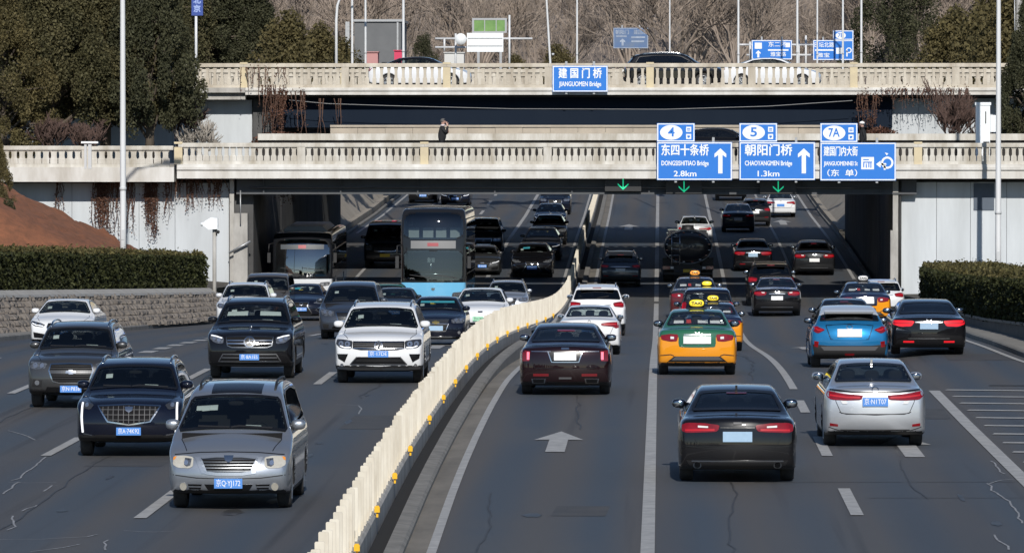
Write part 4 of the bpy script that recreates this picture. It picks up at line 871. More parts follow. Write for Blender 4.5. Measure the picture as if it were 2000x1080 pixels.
class Kit:
    """builds the meshes of one vehicle type; instances share them"""
    def __init__(K, side, W, front, wheels, R, bulge=(.20, .13), crown=.05, nose=(.55, .80), rear=(.5, .86), k=.045, vox=.034, arch=.055, low=.30, inner=.62, track=None):
        K.W, K.W2 = W, W / 2; K.parts = []; K.R = R; K.wheels = wheels
        ys = [p[0] for p in side]; K.L = max(ys) - min(ys); K.H = max(p[1] for p in side); mid = (max(ys) + min(ys)) / 2
        K.side = side = [(y - mid, z) for y, z in side]; K.y0, K.y1 = -K.L / 2, K.L / 2; K.wy = [y - mid for y in wheels]; K.mid = mid
        sp = chaikin(side, 2); dy = .02
        gy = np.arange(K.y0 - .45, K.y1 + .45, dy); gz = np.arange(-.3, K.H + .35, dy)
        SD = poly_sdf(sp, *np.meshgrid(gy, gz, indexing='ij'))
        fz = np.array([p[0] for p in front]) * K.H; fw = np.array([p[1] for p in front])
        gzz = np.linspace(-.2, K.H + .3, 300); prof = np.interp(gzz, fz, fw)
        kern = np.hanning(15); kern /= kern.sum(); prof = np.convolve(np.pad(prof, 7, 'edge'), kern, 'valid')
        def bil(y, z):
            a = np.clip((y - gy[0]) / dy, 0, len(gy) - 1.001); b = np.clip((z - gz[0]) / dy, 0, len(gz) - 1.001); i = a.astype(int); j = b.astype(int); a -= i; b -= j
            return SD[i, j] * (1 - a) * (1 - b) + SD[i + 1, j] * a * (1 - b) + SD[i, j + 1] * (1 - a) * b + SD[i + 1, j + 1] * a * b
        def fun(x, y, z):
            q = (x / K.W2) ** 2; t = np.clip((y - K.y0) / K.L, 0, 1)
            b = -bulge[1] * (1 - np.clip(t / .45, 0, 1)) + bulge[0] * np.clip((t - .35) / .65, 0, 1)
            s = bil(y + b * q, z + crown * q * np.clip((z - .55) / .4, 0, 1))
            df = np.clip((K.y1 - y) / nose[0], 0, 1); dr = np.clip((y - K.y0) / rear[0], 0, 1)
            w = K.W2 * np.minimum(nose[1] + (1 - nose[1]) * (1 - (1 - df) ** 2.4), rear[1] + (1 - rear[1]) * (1 - (1 - dr) ** 2.4))
            g = (np.abs(x) - w * np.interp(z, gzz, prof)) * .93
            f = smax(s, g, k)
            for wy in K.wy:
                c = np.maximum(np.hypot(y - wy, z - R) - (R + arch), (K.W2 - .30) - np.abs(x)); f = np.maximum(f, -c)
            return f
        K.fun = fun
        nx, ny, nz = int(W / vox) + 8, int(K.L / vox) + 10, int((K.H + .1) / vox) + 6
        ox, oy, oz = -vox * (nx - 1) / 2, -vox * (ny - 1) / 2, 0.02
        X, Y, Z = np.meshgrid(ox + vox * np.arange(nx), oy + vox * np.arange(ny), oz + vox * np.arange(nz), indexing='ij')
        F = fun(X, Y, Z); ins = F < 0
        acc = np.zeros((nx - 1, ny - 1, nz - 1, 3)); cnt = np.zeros((nx - 1, ny - 1, nz - 1))
        idx = [(a, b, c) for a in (0, 1) for b in (0, 1) for c in (0, 1)]
        sl = lambda a, n: slice(a, n - 1 + a)
        corner = {q: (F[sl(q[0], nx), sl(q[1], ny), sl(q[2], nz)]) for q in idx}
        for a in idx:
            for ax in range(3):
                if a[ax] == 0:
                    b = list(a); b[ax] = 1; fa, fb = corner[a], corner[tuple(b)]; cr = (fa < 0) != (fb < 0)
                    with np.errstate(divide='ignore', invalid='ignore'): t = np.where(cr, fa / (fa - fb), 0)
                    for d in range(3): acc[..., d] += np.where(cr, a[d] + (t if d == ax else 0), 0)
                    cnt += cr
        has = cnt > 0; ids = np.full(cnt.shape, -1, int); ids[has] = np.arange(has.sum())
        ci = np.argwhere(has); V = (ci + acc[has] / cnt[has][:, None]) * vox + np.array([ox, oy, oz])
        for _ in range(3):
            e = .004; f0 = fun(*V.T); g = np.stack([(fun(*(V + np.eye(3)[d] * e).T) - fun(*(V - np.eye(3)[d] * e).T)) / (2 * e) for d in range(3)], 1)
            st = f0[:, None] * g / np.maximum(.25, (g * g).sum(1))[:, None]; ln = np.linalg.norm(st, axis=1)[:, None]; V = V - st * np.minimum(1, .5 * vox / np.maximum(ln, 1e-9))
        faces = []
        for ax in range(3):
            u, v = [(1, 2), (2, 0), (0, 1)][ax]
            A = np.take(ins, range(0, ins.shape[ax] - 1), ax); B = np.take(ins, range(1, ins.shape[ax]), ax); cr = np.argwhere(A != B)
            ok = (cr[:, u] > 0) & (cr[:, v] > 0) & (cr[:, u] < cnt.shape[u]) & (cr[:, v] < cnt.shape[v]); cr = cr[ok]
            o = np.eye(3, dtype=int); q = [cr, cr - o[u], cr - o[u] - o[v], cr - o[v]]
            f = np.stack([ids[tuple(p.T)] for p in q], 1); fl = ~A[tuple(cr.T)]; f[fl] = f[fl][:, ::-1]; faces.append(f)
        Fc = np.concatenate(faces); Fc = Fc[(Fc >= 0).all(1)]
        K.V, K.F = V, Fc
        K.bvh = BVHTree.FromPolygons([tuple(p) for p in V], [tuple(int(i) for i in f) for f in Fc])
        P0 = V[Fc]; K.C = P0.mean(1); n = np.cross(P0[:, 2] - P0[:, 0], P0[:, 3] - P0[:, 1]); K.Nf = n / np.maximum(1e-12, np.linalg.norm(n, axis=1))[:, None]
        K.hole = np.zeros(len(Fc), bool); K.low = low; K.inner = inner
    DIR = {'F': Vector((0, -1, 0)), 'R': Vector((0, 1, 0)), 'S': Vector((-1, 0, 0)), 'Z': Vector((1, 0, 0)), 'T': Vector((0, 0, -1))}
    def org(K, view, u, v):
        return {'F': Vector((u, 9, v)), 'R': Vector((u, -9, v)), 'S': Vector((4, u, v)), 'Z': Vector((-4, u, v)), 'T': Vector((u, v, 5))}[view]
    def hit(K, view, u, v):
        o, d = K.org(view, u, v), K.DIR[view]; h = K.bvh.ray_cast(o, d)
        if h[0] is None:
            h = K.bvh.find_nearest(o + d * (9 - K.L / 2 if view in 'FR' else 4 - K.W2))
        return h[0], h[1]
    def add(K, name, me, mats, parent=None): K.parts.append((name, me, mats if isinstance(mats, tuple) else (mats,), parent)); return len(K.parts) - 1
    def lay(K, name, view, poly, matkey, off=.006, parent=None, cell=.06, rnd=0, hole=None, sharp=False):
        if rnd: poly = chaikin(poly, rnd)
        bm = bmesh.new(); f = bm.faces.new([bm.verts.new((u, v, 0)) for u, v in poly])
        us = [p[0] for p in poly]; vs_ = [p[1] for p in poly]
        for a, lo, hi in ((0, min(us), max(us)), (1, min(vs_), max(vs_))):
            n = int((hi - lo) / cell)
            for i in range(1, n + 1):
                co = [0, 0, 0]; no = [0, 0, 0]; co[a] = lo + (hi - lo) * i / (n + 1); no[a] = 1
                bmesh.ops.bisect_plane(bm, geom=bm.verts[:] + bm.edges[:] + bm.faces[:], plane_co=co, plane_no=no)
        bed = [e for e in bm.edges if e.is_boundary]
        d = K.DIR[view]
        for v in bm.verts:
            p, n = K.hit(view, v.co.x, v.co.y); v.co = p + n * off * .6 - d * off * .4
        ext = bmesh.ops.extrude_edge_only(bm, edges=bed)
        for v in (g for g in ext['geom'] if isinstance(g, bmesh.types.BMVert)): v.co += d * (abs(off) + .008)
        bm.normal_update()
        tot = sum((f.normal * f.calc_area() for f in bm.faces), Vector())
        if tot.dot(d) > 0: bmesh.ops.reverse_faces(bm, faces=bm.faces[:])
        me = bpy.data.meshes.new(name); bm.to_mesh(me); bm.free()
        if not sharp:
            me.polygons.foreach_set('use_smooth', [True] * len(me.polygons)); me.set_sharp_from_angle(angle=math.radians(45))
        return K.add(name, me, matkey, parent)
    def sym(K, name, view, poly, matkey, **kw):
        K.lay(name, view, poly, matkey, **kw); return K.lay(name, view, [(-u, v) for u, v in reversed(poly)], matkey, **kw)
    def strip(K, name, view, pts, width, matkey, off=.008, parent=None, mirror=False, closed=False, cell=.05):
        """thin ribbon along a polyline seen in the view"""
        q = []; pp = list(pts) + ([pts[0]] if closed else [])
        for a, b in zip(pp, pp[1:]):
            n = max(1, int(math.dist(a, b) / cell)); q += [(a[0] + (b[0] - a[0]) * i / n, a[1] + (b[1] - a[1]) * i / n) for i in range(n)]
        q.append(pp[-1]); ids = []
        for sgn in ((1, -1) if mirror else (1,)):
            m = MB(); d = K.DIR[view]; vs = []
            for i, p in enumerate(q):
                a = q[max(0, i - 1)]; b = q[min(len(q) - 1, i + 1)]; e = Vector((b[0] - a[0], b[1] - a[1])).normalized(); n = Vector((-e.y, e.x)) * width / 2
                for s in (1, -1):
                    h, nn = K.hit(view, sgn * (p[0] + n.x * s), p[1] + n.y * s); vs.append(h + nn * off * .6 - d * off * .4)
                for s in (-1, 1):
                    h, nn = K.hit(view, sgn * (p[0] + n.x * s), p[1] + n.y * s); vs.append(h + d * .004)
            k = len(q); fs = []
            for i in range(k - 1):
                for j in range(4): fs.append((i * 4 + j, i * 4 + (j + 1) % 4, i * 4 + 4 + (j + 1) % 4, i * 4 + 4 + j))
            m.add(vs, fs); ids.append(K.add(name, m.mesh(name), matkey, parent))
        return ids[0]
    def window(K, name, view, poly, rng=None, frame=.032, tint='glass', frit='frit', rnd=1, cut=.03):
        """hole in the skin + tinted glass + black surround"""
        views = (view,) if view != 'S' else ('S', 'Z')
        for vw in views:
            pl = soft(poly, .10) if rnd else poly
            ip = inset(pl, cut); d = np.array(K.DIR[vw]); out = -(K.Nf @ d)
            ax = {'F': (0, 2), 'R': (0, 2), 'S': (1, 2), 'Z': (1, 2), 'T': (0, 1)}[vw]
            us, vv = [p[0] for p in ip], [p[1] for p in ip]
            c = K.C; cand = np.where((out > .08) & (c[:, ax[0]] > min(us)) & (c[:, ax[0]] < max(us)) & (c[:, ax[1]] > min(vv)) & (c[:, ax[1]] < max(vv)) & (c[:, 2] > K.inner))[0]
            for i in cand:
                if inpoly(ip, c[i, ax[0]], c[i, ax[1]]): K.hole[i] = True
            g = K.lay(name, vw, pl, tint, off=.010, cell=.09)
            ins = inset(pl, frame); m = MB(); vs = []; n = len(pl)
            for u, v in pl:
                h, nn = K.hit(vw, u, v); vs.append(h + nn * .014)
            for u, v in ins:
                h, nn = K.hit(vw, u, v); vs.append(h + nn * .014)
            fs = [(i, (i + 1) % n, n + (i + 1) % n, n + i) for i in range(n)]
            m.add(vs, fs); K.add('window_surround', m.mesh('window_surround'), frit, g)
    def solid(K, name, mb, matkey, parent=None): return K.add(name, mb.mesh(name), matkey, parent)
    def ball(K, name, c, r, matkey, parent=None, M=None, sq=2.6):
        """rounded box"""
        bm = bmesh.new(); bmesh.ops.create_cube(bm, size=2); bmesh.ops.subdivide_edges(bm, edges=bm.edges[:], cuts=4, use_grid_fill=True)
        for v in bm.verts:
            p = v.co; n = (abs(p.x) ** sq + abs(p.y) ** sq + abs(p.z) ** sq) ** (1 / sq); v.co = Vector((p.x / n * r[0], p.y / n * r[1], p.z / n * r[2]))
            if M: v.co = M @ v.co
            v.co += Vector(c)
        me = bpy.data.meshes.new(name); bm.to_mesh(me); bm.free(); me.polygons.foreach_set('use_smooth', [True] * len(me.polygons)); return K.add(name, me, matkey, parent)
    def plate(K, view, z, w=.44, h=.14, face='plate_blue', text=None, tmat='plate_text', x=0, proud=.02):
        p, n = K.hit(view, x, z); s = 1 if view == 'F' else -1; y = p.y + s * proud; m = MB()
        m.box((x - w / 2, min(y, y + s * .012), z - h / 2), (x + w / 2, max(y, y + s * .012), z + h / 2)); m.box((x - w * .3, min(y, y - s * .15), z - h * .3), (x + w * .3, max(y, y - s * .15), z + h * .3)); i = K.solid('license_plate', m, face)
        if text:
            t = MB(); me = text_mesh(text, h * .80, bold=.0, width=w * .86); yy = y + s * .016
            t.add([(x + (-s if False else (1 if view == 'R' else -1)) * v.co.x, yy, z + v.co.y) for v in me.vertices], [tuple(q.vertices) for q in me.polygons]); bpy.data.meshes.remove(me); K.solid('plate_number', t, tmat, i)
    def mirrors(K, y, z, matkey='paint', s=(.115, .09, .075), out=.10):
        for sx in (-1, 1):
            p, n = K.hit('S' if sx > 0 else 'Z', y, z); i = K.ball('side_mirror', (p.x + sx * out, y - .02, z + .03), s, matkey)
            m = MB(); m.cbox((p.x + sx * .03, y, z - .03), (.12, .07, .045)); K.solid('mirror_arm', m, 'plastic', i)
            K.ball('mirror_glass', (p.x + sx * out, y - .02 - s[1] * .82, z + .03), (s[0] * .80, .022, s[2] * .78), 'mirror', i)
    def wheels_on(K, rim='rim', tw=.215):
        for wy in K.wy:
            for sx in (-1, 1):
                M = Matrix.Translation((sx * (K.W2 - .035), wy, K.R)) @ Matrix.Rotation(sx * math.pi / 2, 4, 'Y'); R = K.R; t = MB()
                t.lathe([(R * .66, -tw), (R * .93, -tw), (R, -tw + .03), (R, -.03), (R * .93, 0), (R * .68, .004)], 28, M); i = K.solid('wheel', t, 'tyre')
                r = MB(); r.lathe([(R * .68, -.05), (R * .68, .006), (R * .62, .006), (R * .60, -.05), (0, -.055)], 28, M)
                for a in range(5):
                    A = M @ Matrix.Rotation(a * 2 * math.pi / 5, 4, 'Z'); r.box((R * .1, -.045, -.05), (R * .62, .045, -.004), A)
                r.lathe([(.055, -.03), (.055, .0), (0, .004)], 12, M); K.solid('rim', r, rim, i)
    def cabin(K, seats, dash=None, headrest=True, wheel=True, floor=.5, rows=(0,)):
        """dark interior: floor, dashboard, steering wheel and seats. seats: y, z of cushion top"""
        m = MB(); m.box((-K.W2 * .80, seats[-1][0] - .55, floor), (K.W2 * .80, (dash or seats[0][0] + 1), floor + .04)); K.solid('cabin_floor', m, 'interior')
        for r, (y, z, nrow) in enumerate(seats):
            xs = (-.38, .38) if nrow == 2 else (-.42, 0, .42)
            for x in xs:
                T = Matrix.Translation((x, y, z)) @ Matrix.Rotation(math.radians(12), 4, 'X'); m = MB(); hw = .25 if nrow == 2 else .205
                m.box((-hw, -.07, -.05), (hw, .06, .50), T); m.box((-hw * .8, -.085, .48), (hw * .8, .05, .56), T); m.box((-hw, .0, -.12), (hw, .5, .02), Matrix.Translation((x, y, z)))
                i = K.solid('seat', m, 'seat'); K.ball('headrest', (x, y - .145, z + .66), (.13, .055, .09), 'seat', i)
        if dash:
            m = MB(); m.box((-K.W2 * .82, dash - .30, .72), (K.W2 * .82, dash + .22, seats[0][1] + .36)); m.box((-.55, dash - .34, seats[0][1] + .34), (-.2, dash - .1, seats[0][1] + .42)); K.solid('dashboard', m, 'interior')
            if wheel:
                M = Matrix.Translation((-.38, dash - .46, seats[0][1] + .33)) @ Matrix.Rotation(math.radians(-62), 4, 'X'); m = MB(); m.tube([M @ Vector((.185 * math.cos(t), .185 * math.sin(t), 0)) for t in [2 * math.pi * k / 20 for k in range(21)]], .017, 6)
                m.box((-.17, -.02, -.02), (.17, .02, .01), M); m.box((-.02, -.17, -.02), (.02, 0, .01), M); K.solid('steering_wheel', m, 'seat')
    def rails(K, y0, y1, x, matkey='chrome', h=.045):
        for sx in (-1, 1):
            m = MB(); pts = []
            for i in range(9):
                t = i / 8; y = y0 + (y1 - y0) * t; p, n = K.hit('T', sx * x, y); pts.append(p + Vector((0, 0, h * (1 if 0 < i < 8 else -.2))))
            m.tube(pts, .02, 6); K.solid('roof_rail', m, matkey)
    def fin(K, y, matkey='paint'):
        p, n = K.hit('T', 0, y); m = MB(); m.prism([(-.10, 0), (.10, 0), (-.06, .075), (-.10, .07)], -.018, .018, lambda u, v, t: Vector((t, p.y + u, p.z - .006 + v))); K.solid('antenna', m, matkey)
    def disc(K, name, view, c, r, matkey, off=.012, parent=None, rx=None, n=20): return K.lay(name, view, [(c[0] + (rx or r) * math.cos(2 * math.pi * i / n), c[1] + r * math.sin(2 * math.pi * i / n)) for i in range(n)], matkey, off=off, parent=parent, cell=.2)
    def finish(K, lowmat=True):
        """body mesh with its window holes, dark inner shell and dark underside"""
        V, F, keep = K.V, K.F, ~K.hole
        Fo = F[keep]; Cz = K.C[keep][:, 2]; Nz = K.Nf[keep][:, 2]
        vn = np.zeros_like(V)
        for j in range(4): np.add.at(vn, F[:, j], K.Nf)
        vn /= np.maximum(1e-9, np.linalg.norm(vn, axis=1))[:, None]
        up_ = Cz > K.inner; Fi = Fo[up_][:, ::-1] + len(V)
        me = bpy.data.meshes.new('body'); AV = np.concatenate([V, V - vn * .035]); AF = np.concatenate([Fo, Fi]); n = len(AF)
        # verts used only
        used_, inv = np.unique(AF, return_inverse=True); AV = AV[used_]; AF = inv.reshape(AF.shape)
        me.vertices.add(len(AV)); me.loops.add(4 * n); me.polygons.add(n)
        me.vertices.foreach_set('co', AV.ravel()); me.loops.foreach_set('vertex_index', AF.astype(np.int32).ravel()); me.polygons.foreach_set('loop_start', np.arange(0, 4 * n, 4, dtype=np.int32))
        mi = np.zeros(n, np.int32); mi[len(Fo):] = 1
        arch = np.zeros(len(Fo), bool)
        for wy in K.wy: arch |= (np.hypot(K.C[keep][:, 1] - wy, K.C[keep][:, 2] - K.R) < K.R + .075) & (np.abs(K.Nf[keep][:, 0]) < .75)
        mi[:len(Fo)] = np.where((Cz < K.low) | (Nz < -.75) | arch, 2, 0)
        me.polygons.foreach_set('material_index', mi); me.polygons.foreach_set('use_smooth', np.ones(n, bool)); me.update(); me.validate()
        K.parts.insert(0, ('body', me, ('paint', 'interior', 'plastic'), None)); K.parts = [K.parts[0]] + [(a, b, c, None if d is None else d + 1) for a, b, c, d in K.parts[1:]]
        K.bvh = None; K.fun = None
        return K
    def place(K, name, label, cat, group, mats, loc, rot, sc=1.0):
        root = empty(name, loc); root.rotation_euler = rot; root.scale = (sc, sc, sc) if not isinstance(sc, tuple) else sc; tag(root, label, cat, group); made = []
        for nm, me, keys, par in K.parts:
            if not me.materials:
                for _ in keys: me.materials.append(None)
            o = bpy.data.objects.new(nm, me); COL.objects.link(o); o.parent = root if par is None else made[par]
            for i, k in enumerate(keys):
                o.material_slots[i].link = 'OBJECT'; o.material_slots[i].material = mats.get(k) or CM[k]
            made.append(o)
        return root

# car materials
def glass_mat(name, tint, refl=1.0, rough=.02, ior=1.72):
    m, N, L, B = new_mat(name); N.remove(B)
    t = N.new('ShaderNodeBsdfTransparent'); t.inputs[0].default_value = col4(tint); g = N.new('ShaderNodeBsdfGlossy'); g.inputs['Roughness'].default_value = rough; g.inputs[0].default_value = (refl, refl, refl, 1)
    f = N.new('ShaderNodeFresnel'); ge = N.new('ShaderNodeNewGeometry'); mr = N.new('ShaderNodeMapRange'); mr.inputs[3].default_value = ior; mr.inputs[4].default_value = 1 / ior; L.new(ge.outputs['Backfacing'], mr.inputs[0]); L.new(mr.outputs[0], f.inputs[0]); x = N.new('ShaderNodeMixShader'); L.new(f.outputs[0], x.inputs[0]); L.new(t.outputs[0], x.inputs[1]); L.new(g.outputs[0], x.inputs[2]); L.new(x.outputs[0], N['Material Output'].inputs[0]); return m
def soft(p, a=.14):
    o = []
    for i in range(len(p)):
        q, r = p[i], p[(i + 1) % len(p)]; o += [(q[0] * (1 - a) + r[0] * a, q[1] * (1 - a) + r[1] * a), (q[0] * a + r[0] * (1 - a), q[1] * a + r[1] * (1 - a))]
    return o
def paint(name, c, metal=0.0, rough=.32, c2=None, split=None, coat=1.0):
    """clear-coated car paint with faint road dust towards the sills; optional second colour above or below a height"""
    m, N, L, B = new_mat(name); B.inputs['Metallic'].default_value = metal; B.inputs['Roughness'].default_value = rough; B.inputs['Coat Weight'].default_value = coat; B.inputs['Coat Roughness'].default_value = .025; B.inputs['Specular IOR Level'].default_value = .5 if metal > .4 else .08
    tc = N.new('ShaderNodeTexCoord'); sp = N.new('ShaderNodeSeparateXYZ'); L.new(tc.outputs['Object'], sp.inputs[0]); last = None
    if split is not None:
        r = N.new('ShaderNodeMath'); r.operation = 'GREATER_THAN'; r.inputs[1].default_value = split; L.new(sp.outputs[2], r.inputs[0]); x = N.new('ShaderNodeMix'); x.data_type = 'RGBA'; x.inputs[6].default_value = col4(c); x.inputs[7].default_value = col4(c2); L.new(r.outputs[0], x.inputs[0]); last = x.outputs[2]
    n = N.new('ShaderNodeTexNoise'); n.inputs['Scale'].default_value = 3; n.inputs['Detail'].default_value = 5; L.new(tc.outputs['Object'], n.inputs[0])
    a = N.new('ShaderNodeMapRange'); a.inputs[1].default_value = .15; a.inputs[2].default_value = .75; a.inputs[3].default_value = .16 if max(c) > .05 else .07; a.inputs[4].default_value = .02 if max(c) > .05 else .006; L.new(sp.outputs[2], a.inputs[0])
    mu = N.new('ShaderNodeMath'); mu.operation = 'MULTIPLY'; L.new(a.outputs[0], mu.inputs[0]); L.new(n.outputs[0], mu.inputs[1])
    x = N.new('ShaderNodeMix'); x.data_type = 'RGBA'; L.new(mu.outputs[0], x.inputs[0]); x.inputs[7].default_value = (.13, .12, .105, 1)
    if last: L.new(last, x.inputs[6])
    else: x.inputs[6].default_value = col4(c)
    L.new(x.outputs[2], B.inputs['Base Color']); return m
CM = dict(
    glass=glass_mat('car_glass', (.62, .68, .66)), glass_clear=glass_mat('clear_glass', (.86, .88, .87)), glass_dark=glass_mat('privacy_glass', (.10, .105, .11)), frit=mat('window_black', (.008, .008, .009), .25),
    mesh_black=mat('grille_black', (.010, .010, .011), .85, spec=.15), interior=mat('interior_trim', (.010, .010, .011), .85, spec=.2), seat=mat('seat_fabric', (.017, .016, .016), .9, spec=.2), plastic=mat('black_trim', (.016, .016, .017), .55),
    grey_plastic=mat('grey_trim', (.09, .09, .095), .55), dark_chrome=mat('dark_chrome', (.22, .23, .24), .3, metal=1), chrome=mat('chrome', (.60, .61, .62), .16, metal=1), mirror=mat('mirror_glass', (.30, .32, .35), .05, metal=1),
    tyre=mat('tyre_rubber', (.030, .030, .031), .9, noise=.8, scale=7, c2=(.075, .070, .064)), rim=mat('alloy_rim', (.50, .51, .52), .3, metal=.9), rim_dark=mat('dark_rim', (.10, .10, .105), .35, metal=.8),
    lamp=mat('headlamp_glass', (.34, .36, .39), .10, metal=.6, coat=1, noise=1, scale=16, c2=(.05, .053, .06)), lamp_dark=mat('headlamp_dark', (.035, .037, .042), .10, coat=1), lens=mat('lamp_lens', (.85, .87, .9), .06, metal=.9, coat=1),
    lamp_warm=mat('headlamp_aged', (.66, .63, .55), .16, metal=.25, coat=1, noise=.6, scale=10, c2=(.42, .38, .30)),
    red=mat('tail_lamp_red', (.26, .004, .009), .16, coat=.6, noise=.7, scale=9, c2=(.10, .002, .004)), red_dark=mat('tail_lamp_dark', (.16, .008, .012), .14, coat=1), red_lit=mat('brake_light', (.42, .008, .016), .25, emit=.15), pink_lit=mat('tail_light_strip', (1.0, .18, .25), .2, emit=.8),
    amber=mat('indicator_amber', (.75, .26, .03), .15, coat=1), drl=mat('running_light', (.9, .92, .95), .2, emit=.45), white_lamp=mat('reverse_lamp', (.75, .74, .72), .12, coat=1),
    plate_blue=mat('plate_blue', (.085, .27, .70), .45, noise=.4, scale=9, c2=(.07, .22, .6)), plate_text=mat('plate_text', (.85, .87, .9), .4), plate_glare=mat('plate_glare', (.86, .86, .86), .35), plate_green=mat('plate_green', (.38, .75, .50), .35), plate_yellow=mat('plate_yellow', (.75, .50, .03), .4), plate_ink=mat('plate_ink', (.02, .02, .02), .5), plate_pale=mat('plate_pale', (.36, .52, .68), .5, noise=.6, scale=14, c2=(.28, .42, .58)),  # white plates: sun glare put into the colour, number left blank
    paper=mat('paper', (.80, .80, .78), .8), red_card=mat('red_card', (.6, .05, .03), .7), taxi_lamp=mat('taxi_lamp', (.95, .72, .05), .3, emit=.35), taxi_lamp_orange=mat('taxi_lamp_orange', (.95, .38, .06), .3, emit=.35), blue_strip=mat('tint_reflection', (.04, .25, .30), .3),
    gold=mat('gold_badge', (.62, .46, .16), .25, metal=.9))
# ------------------------------------------------------------------ body shapes
def shell(kind, L, W, H):
    if kind == 'sedan':
        side = [(.10, .22), (.0, .40), (.0, .70), (.03, .93), (.09, 1.045), (.64, 1.07), (1.40, 1.375), (1.80, 1.445), (2.35, 1.46), (2.75, 1.445), (3.0, 1.39), (3.80, 1.00), (4.40, .89), (4.68, .78), (4.79, .62), (4.80, .38), (4.70, .19), (3.0, .17), (1.0, .17)]
        front = [(0, .90), (.10, .955), (.22, .99), (.45, 1), (.60, .985), (.66, .955), (.705, .885), (.95, .655), (1.0, .60), (1.25, .45)]; wh = (1.02, 3.86); R = .325; base = (4.8, 1.46); kw = dict(low=.26 * H / 1.46)
        cow, top, rb, rt, sw = (3.80, 1.00), (2.98, 1.39), (.64, 1.06), (1.44, 1.395), [(.98, 1.09), (1.55, 1.33), (2.0, 1.385), (2.55, 1.385), (2.86, 1.32), (3.48, 1.055), (3.40, 1.03), (1.2, 1.06)]
    elif kind == 'hatch':
        side = [(.08, .24), (.0, .45), (.0, .75), (.10, 1.02), (.18, 1.08), (.62, 1.40), (.85, 1.46), (1.5, 1.50), (2.1, 1.50), (2.5, 1.46), (3.35, 1.0), (3.95, .90), (4.22, .78), (4.33, .62), (4.34, .40), (4.25, .2), (2.7, .18), (.9, .18)]
        front = [(0, .90), (.12, .96), (.25, 1), (.45, 1), (.60, .985), (.66, .95), (.70, .885), (.95, .68), (1, .62), (1.25, .5)]; wh = (.78, 3.45); R = .325; base = (4.34, 1.50); kw = dict(low=.27)
        cow, top, rb, rt, sw = (3.35, 1.0), (2.47, 1.44), (.22, 1.10), (.66, 1.40), [(.75, 1.13), (.95, 1.36), (1.5, 1.42), (2.1, 1.42), (2.45, 1.36), (3.05, 1.06), (3.0, 1.04), (.9, 1.06)]
    elif kind == 'coupe_suv':
        side = [(.08, .26), (.0, .48), (.0, .78), (.08, 1.06), (.16, 1.13), (.52, 1.33), (.66, 1.39), (1.1, 1.50), (1.6, 1.555), (2.1, 1.56), (2.5, 1.51), (3.38, 1.05), (3.98, .95), (4.26, .82), (4.38, .64), (4.40, .42), (4.3, .22), (2.7, .2), (.9, .2)]
        front = [(0, .90), (.12, .96), (.25, 1), (.47, 1), (.60, .98), (.66, .93), (.70, .86), (.95, .68), (1, .62), (1.25, .5)]; wh = (.80, 3.50); R = .345; base = (4.4, 1.56); kw = dict(low=.29)
        cow, top, rb, rt, sw = (3.38, 1.05), (2.48, 1.49), (.20, 1.13), (.54, 1.345), [(1.0, 1.20), (1.1, 1.36), (1.6, 1.46), (2.1, 1.46), (2.45, 1.41), (3.08, 1.10), (3.0, 1.08), (1.2, 1.12)]
    elif kind == 'suv':
        side = [(.08, .30), (.0, .48), (.0, .85), (.06, 1.08), (.14, 1.16), (.45, 1.56), (.58, 1.64), (1.3, 1.71), (2.1, 1.72), (2.6, 1.68), (2.9, 1.62), (3.52, 1.16), (4.25, 1.07), (4.50, .98), (4.60, .82), (4.63, .52), (4.52, .27), (2.9, .23), (1.0, .23)]
        front = [(0, .88), (.14, .95), (.26, 1), (.52, 1), (.60, .98), (.655, .94), (.70, .885), (.93, .73), (1.0, .66), (1.25, .5)]; wh = (.88, 3.62); R = .37; base = (4.65, 1.72); kw = dict(low=.40, arch=.06)
        cow, top, rb, rt, sw = (3.52, 1.16), (2.88, 1.615), (.18, 1.17), (.46, 1.55), [(.55, 1.22), (.72, 1.53), (1.4, 1.60), (2.2, 1.605), (2.62, 1.56), (3.22, 1.22), (3.1, 1.18), (.7, 1.20)]
    elif kind == 'mpv':
        side = [(.08, .26), (.0, .45), (.0, .95), (.04, 1.15), (.10, 1.22), (.22, 1.62), (.34, 1.70), (1.4, 1.76), (2.6, 1.75), (3.1, 1.68), (3.35, 1.61), (4.28, 1.07), (4.78, .93), (4.98, .80), (5.08, .62), (5.09, .42), (4.98, .22), (3.2, .19), (1.0, .19)]
        front = [(0, .90), (.12, .955), (.24, 1), (.50, 1), (.585, .985), (.63, .95), (.68, .905), (.93, .745), (1.0, .67), (1.25, .5)]; wh = (1.02, 4.07); R = .335; base = (5.1, 1.76); kw = dict(low=.27)
        cow, top, rb, rt, sw = (4.28, 1.07), (3.33, 1.60), (.12, 1.24), (.24, 1.60), [(.35, 1.2), (.42, 1.58), (1.5, 1.655), (2.6, 1.645), (3.05, 1.58), (3.85, 1.13), (3.7, 1.10), (.6, 1.14)]
    elif kind == 'van':
        side = [(.06, .30), (.0, .5), (.0, 1.0), (.02, 1.2), (.06, 1.3), (.16, 1.82), (.3, 1.92), (1.4, 1.96), (2.9, 1.95), (3.4, 1.88), (3.62, 1.80), (4.45, 1.22), (4.82, 1.08), (4.98, .92), (5.04, .7), (5.04, .45), (4.94, .26), (3.2, .24), (1.0, .24)]
        front = [(0, .92), (.12, .97), (.24, 1), (.52, 1), (.60, .985), (.65, .96), (.95, .84), (1.0, .77), (1.25, .6)]; wh = (1.0, 4.02); R = .345; base = (5.04, 1.96); kw = dict(low=.32)
        cow, top, rb, rt, sw = (4.45, 1.22), (3.6, 1.79), (.08, 1.3), (.18, 1.8), [(.4, 1.3), (.5, 1.76), (2.9, 1.82), (3.4, 1.74), (4.1, 1.26), (4.0, 1.24)]
    ky, kz = L / base[0], H / base[1]; f = lambda p: (p[0] * ky, p[1] * kz)
    K = Kit([f(p) for p in side], W, front, [q * ky for q in wh], R, **kw)
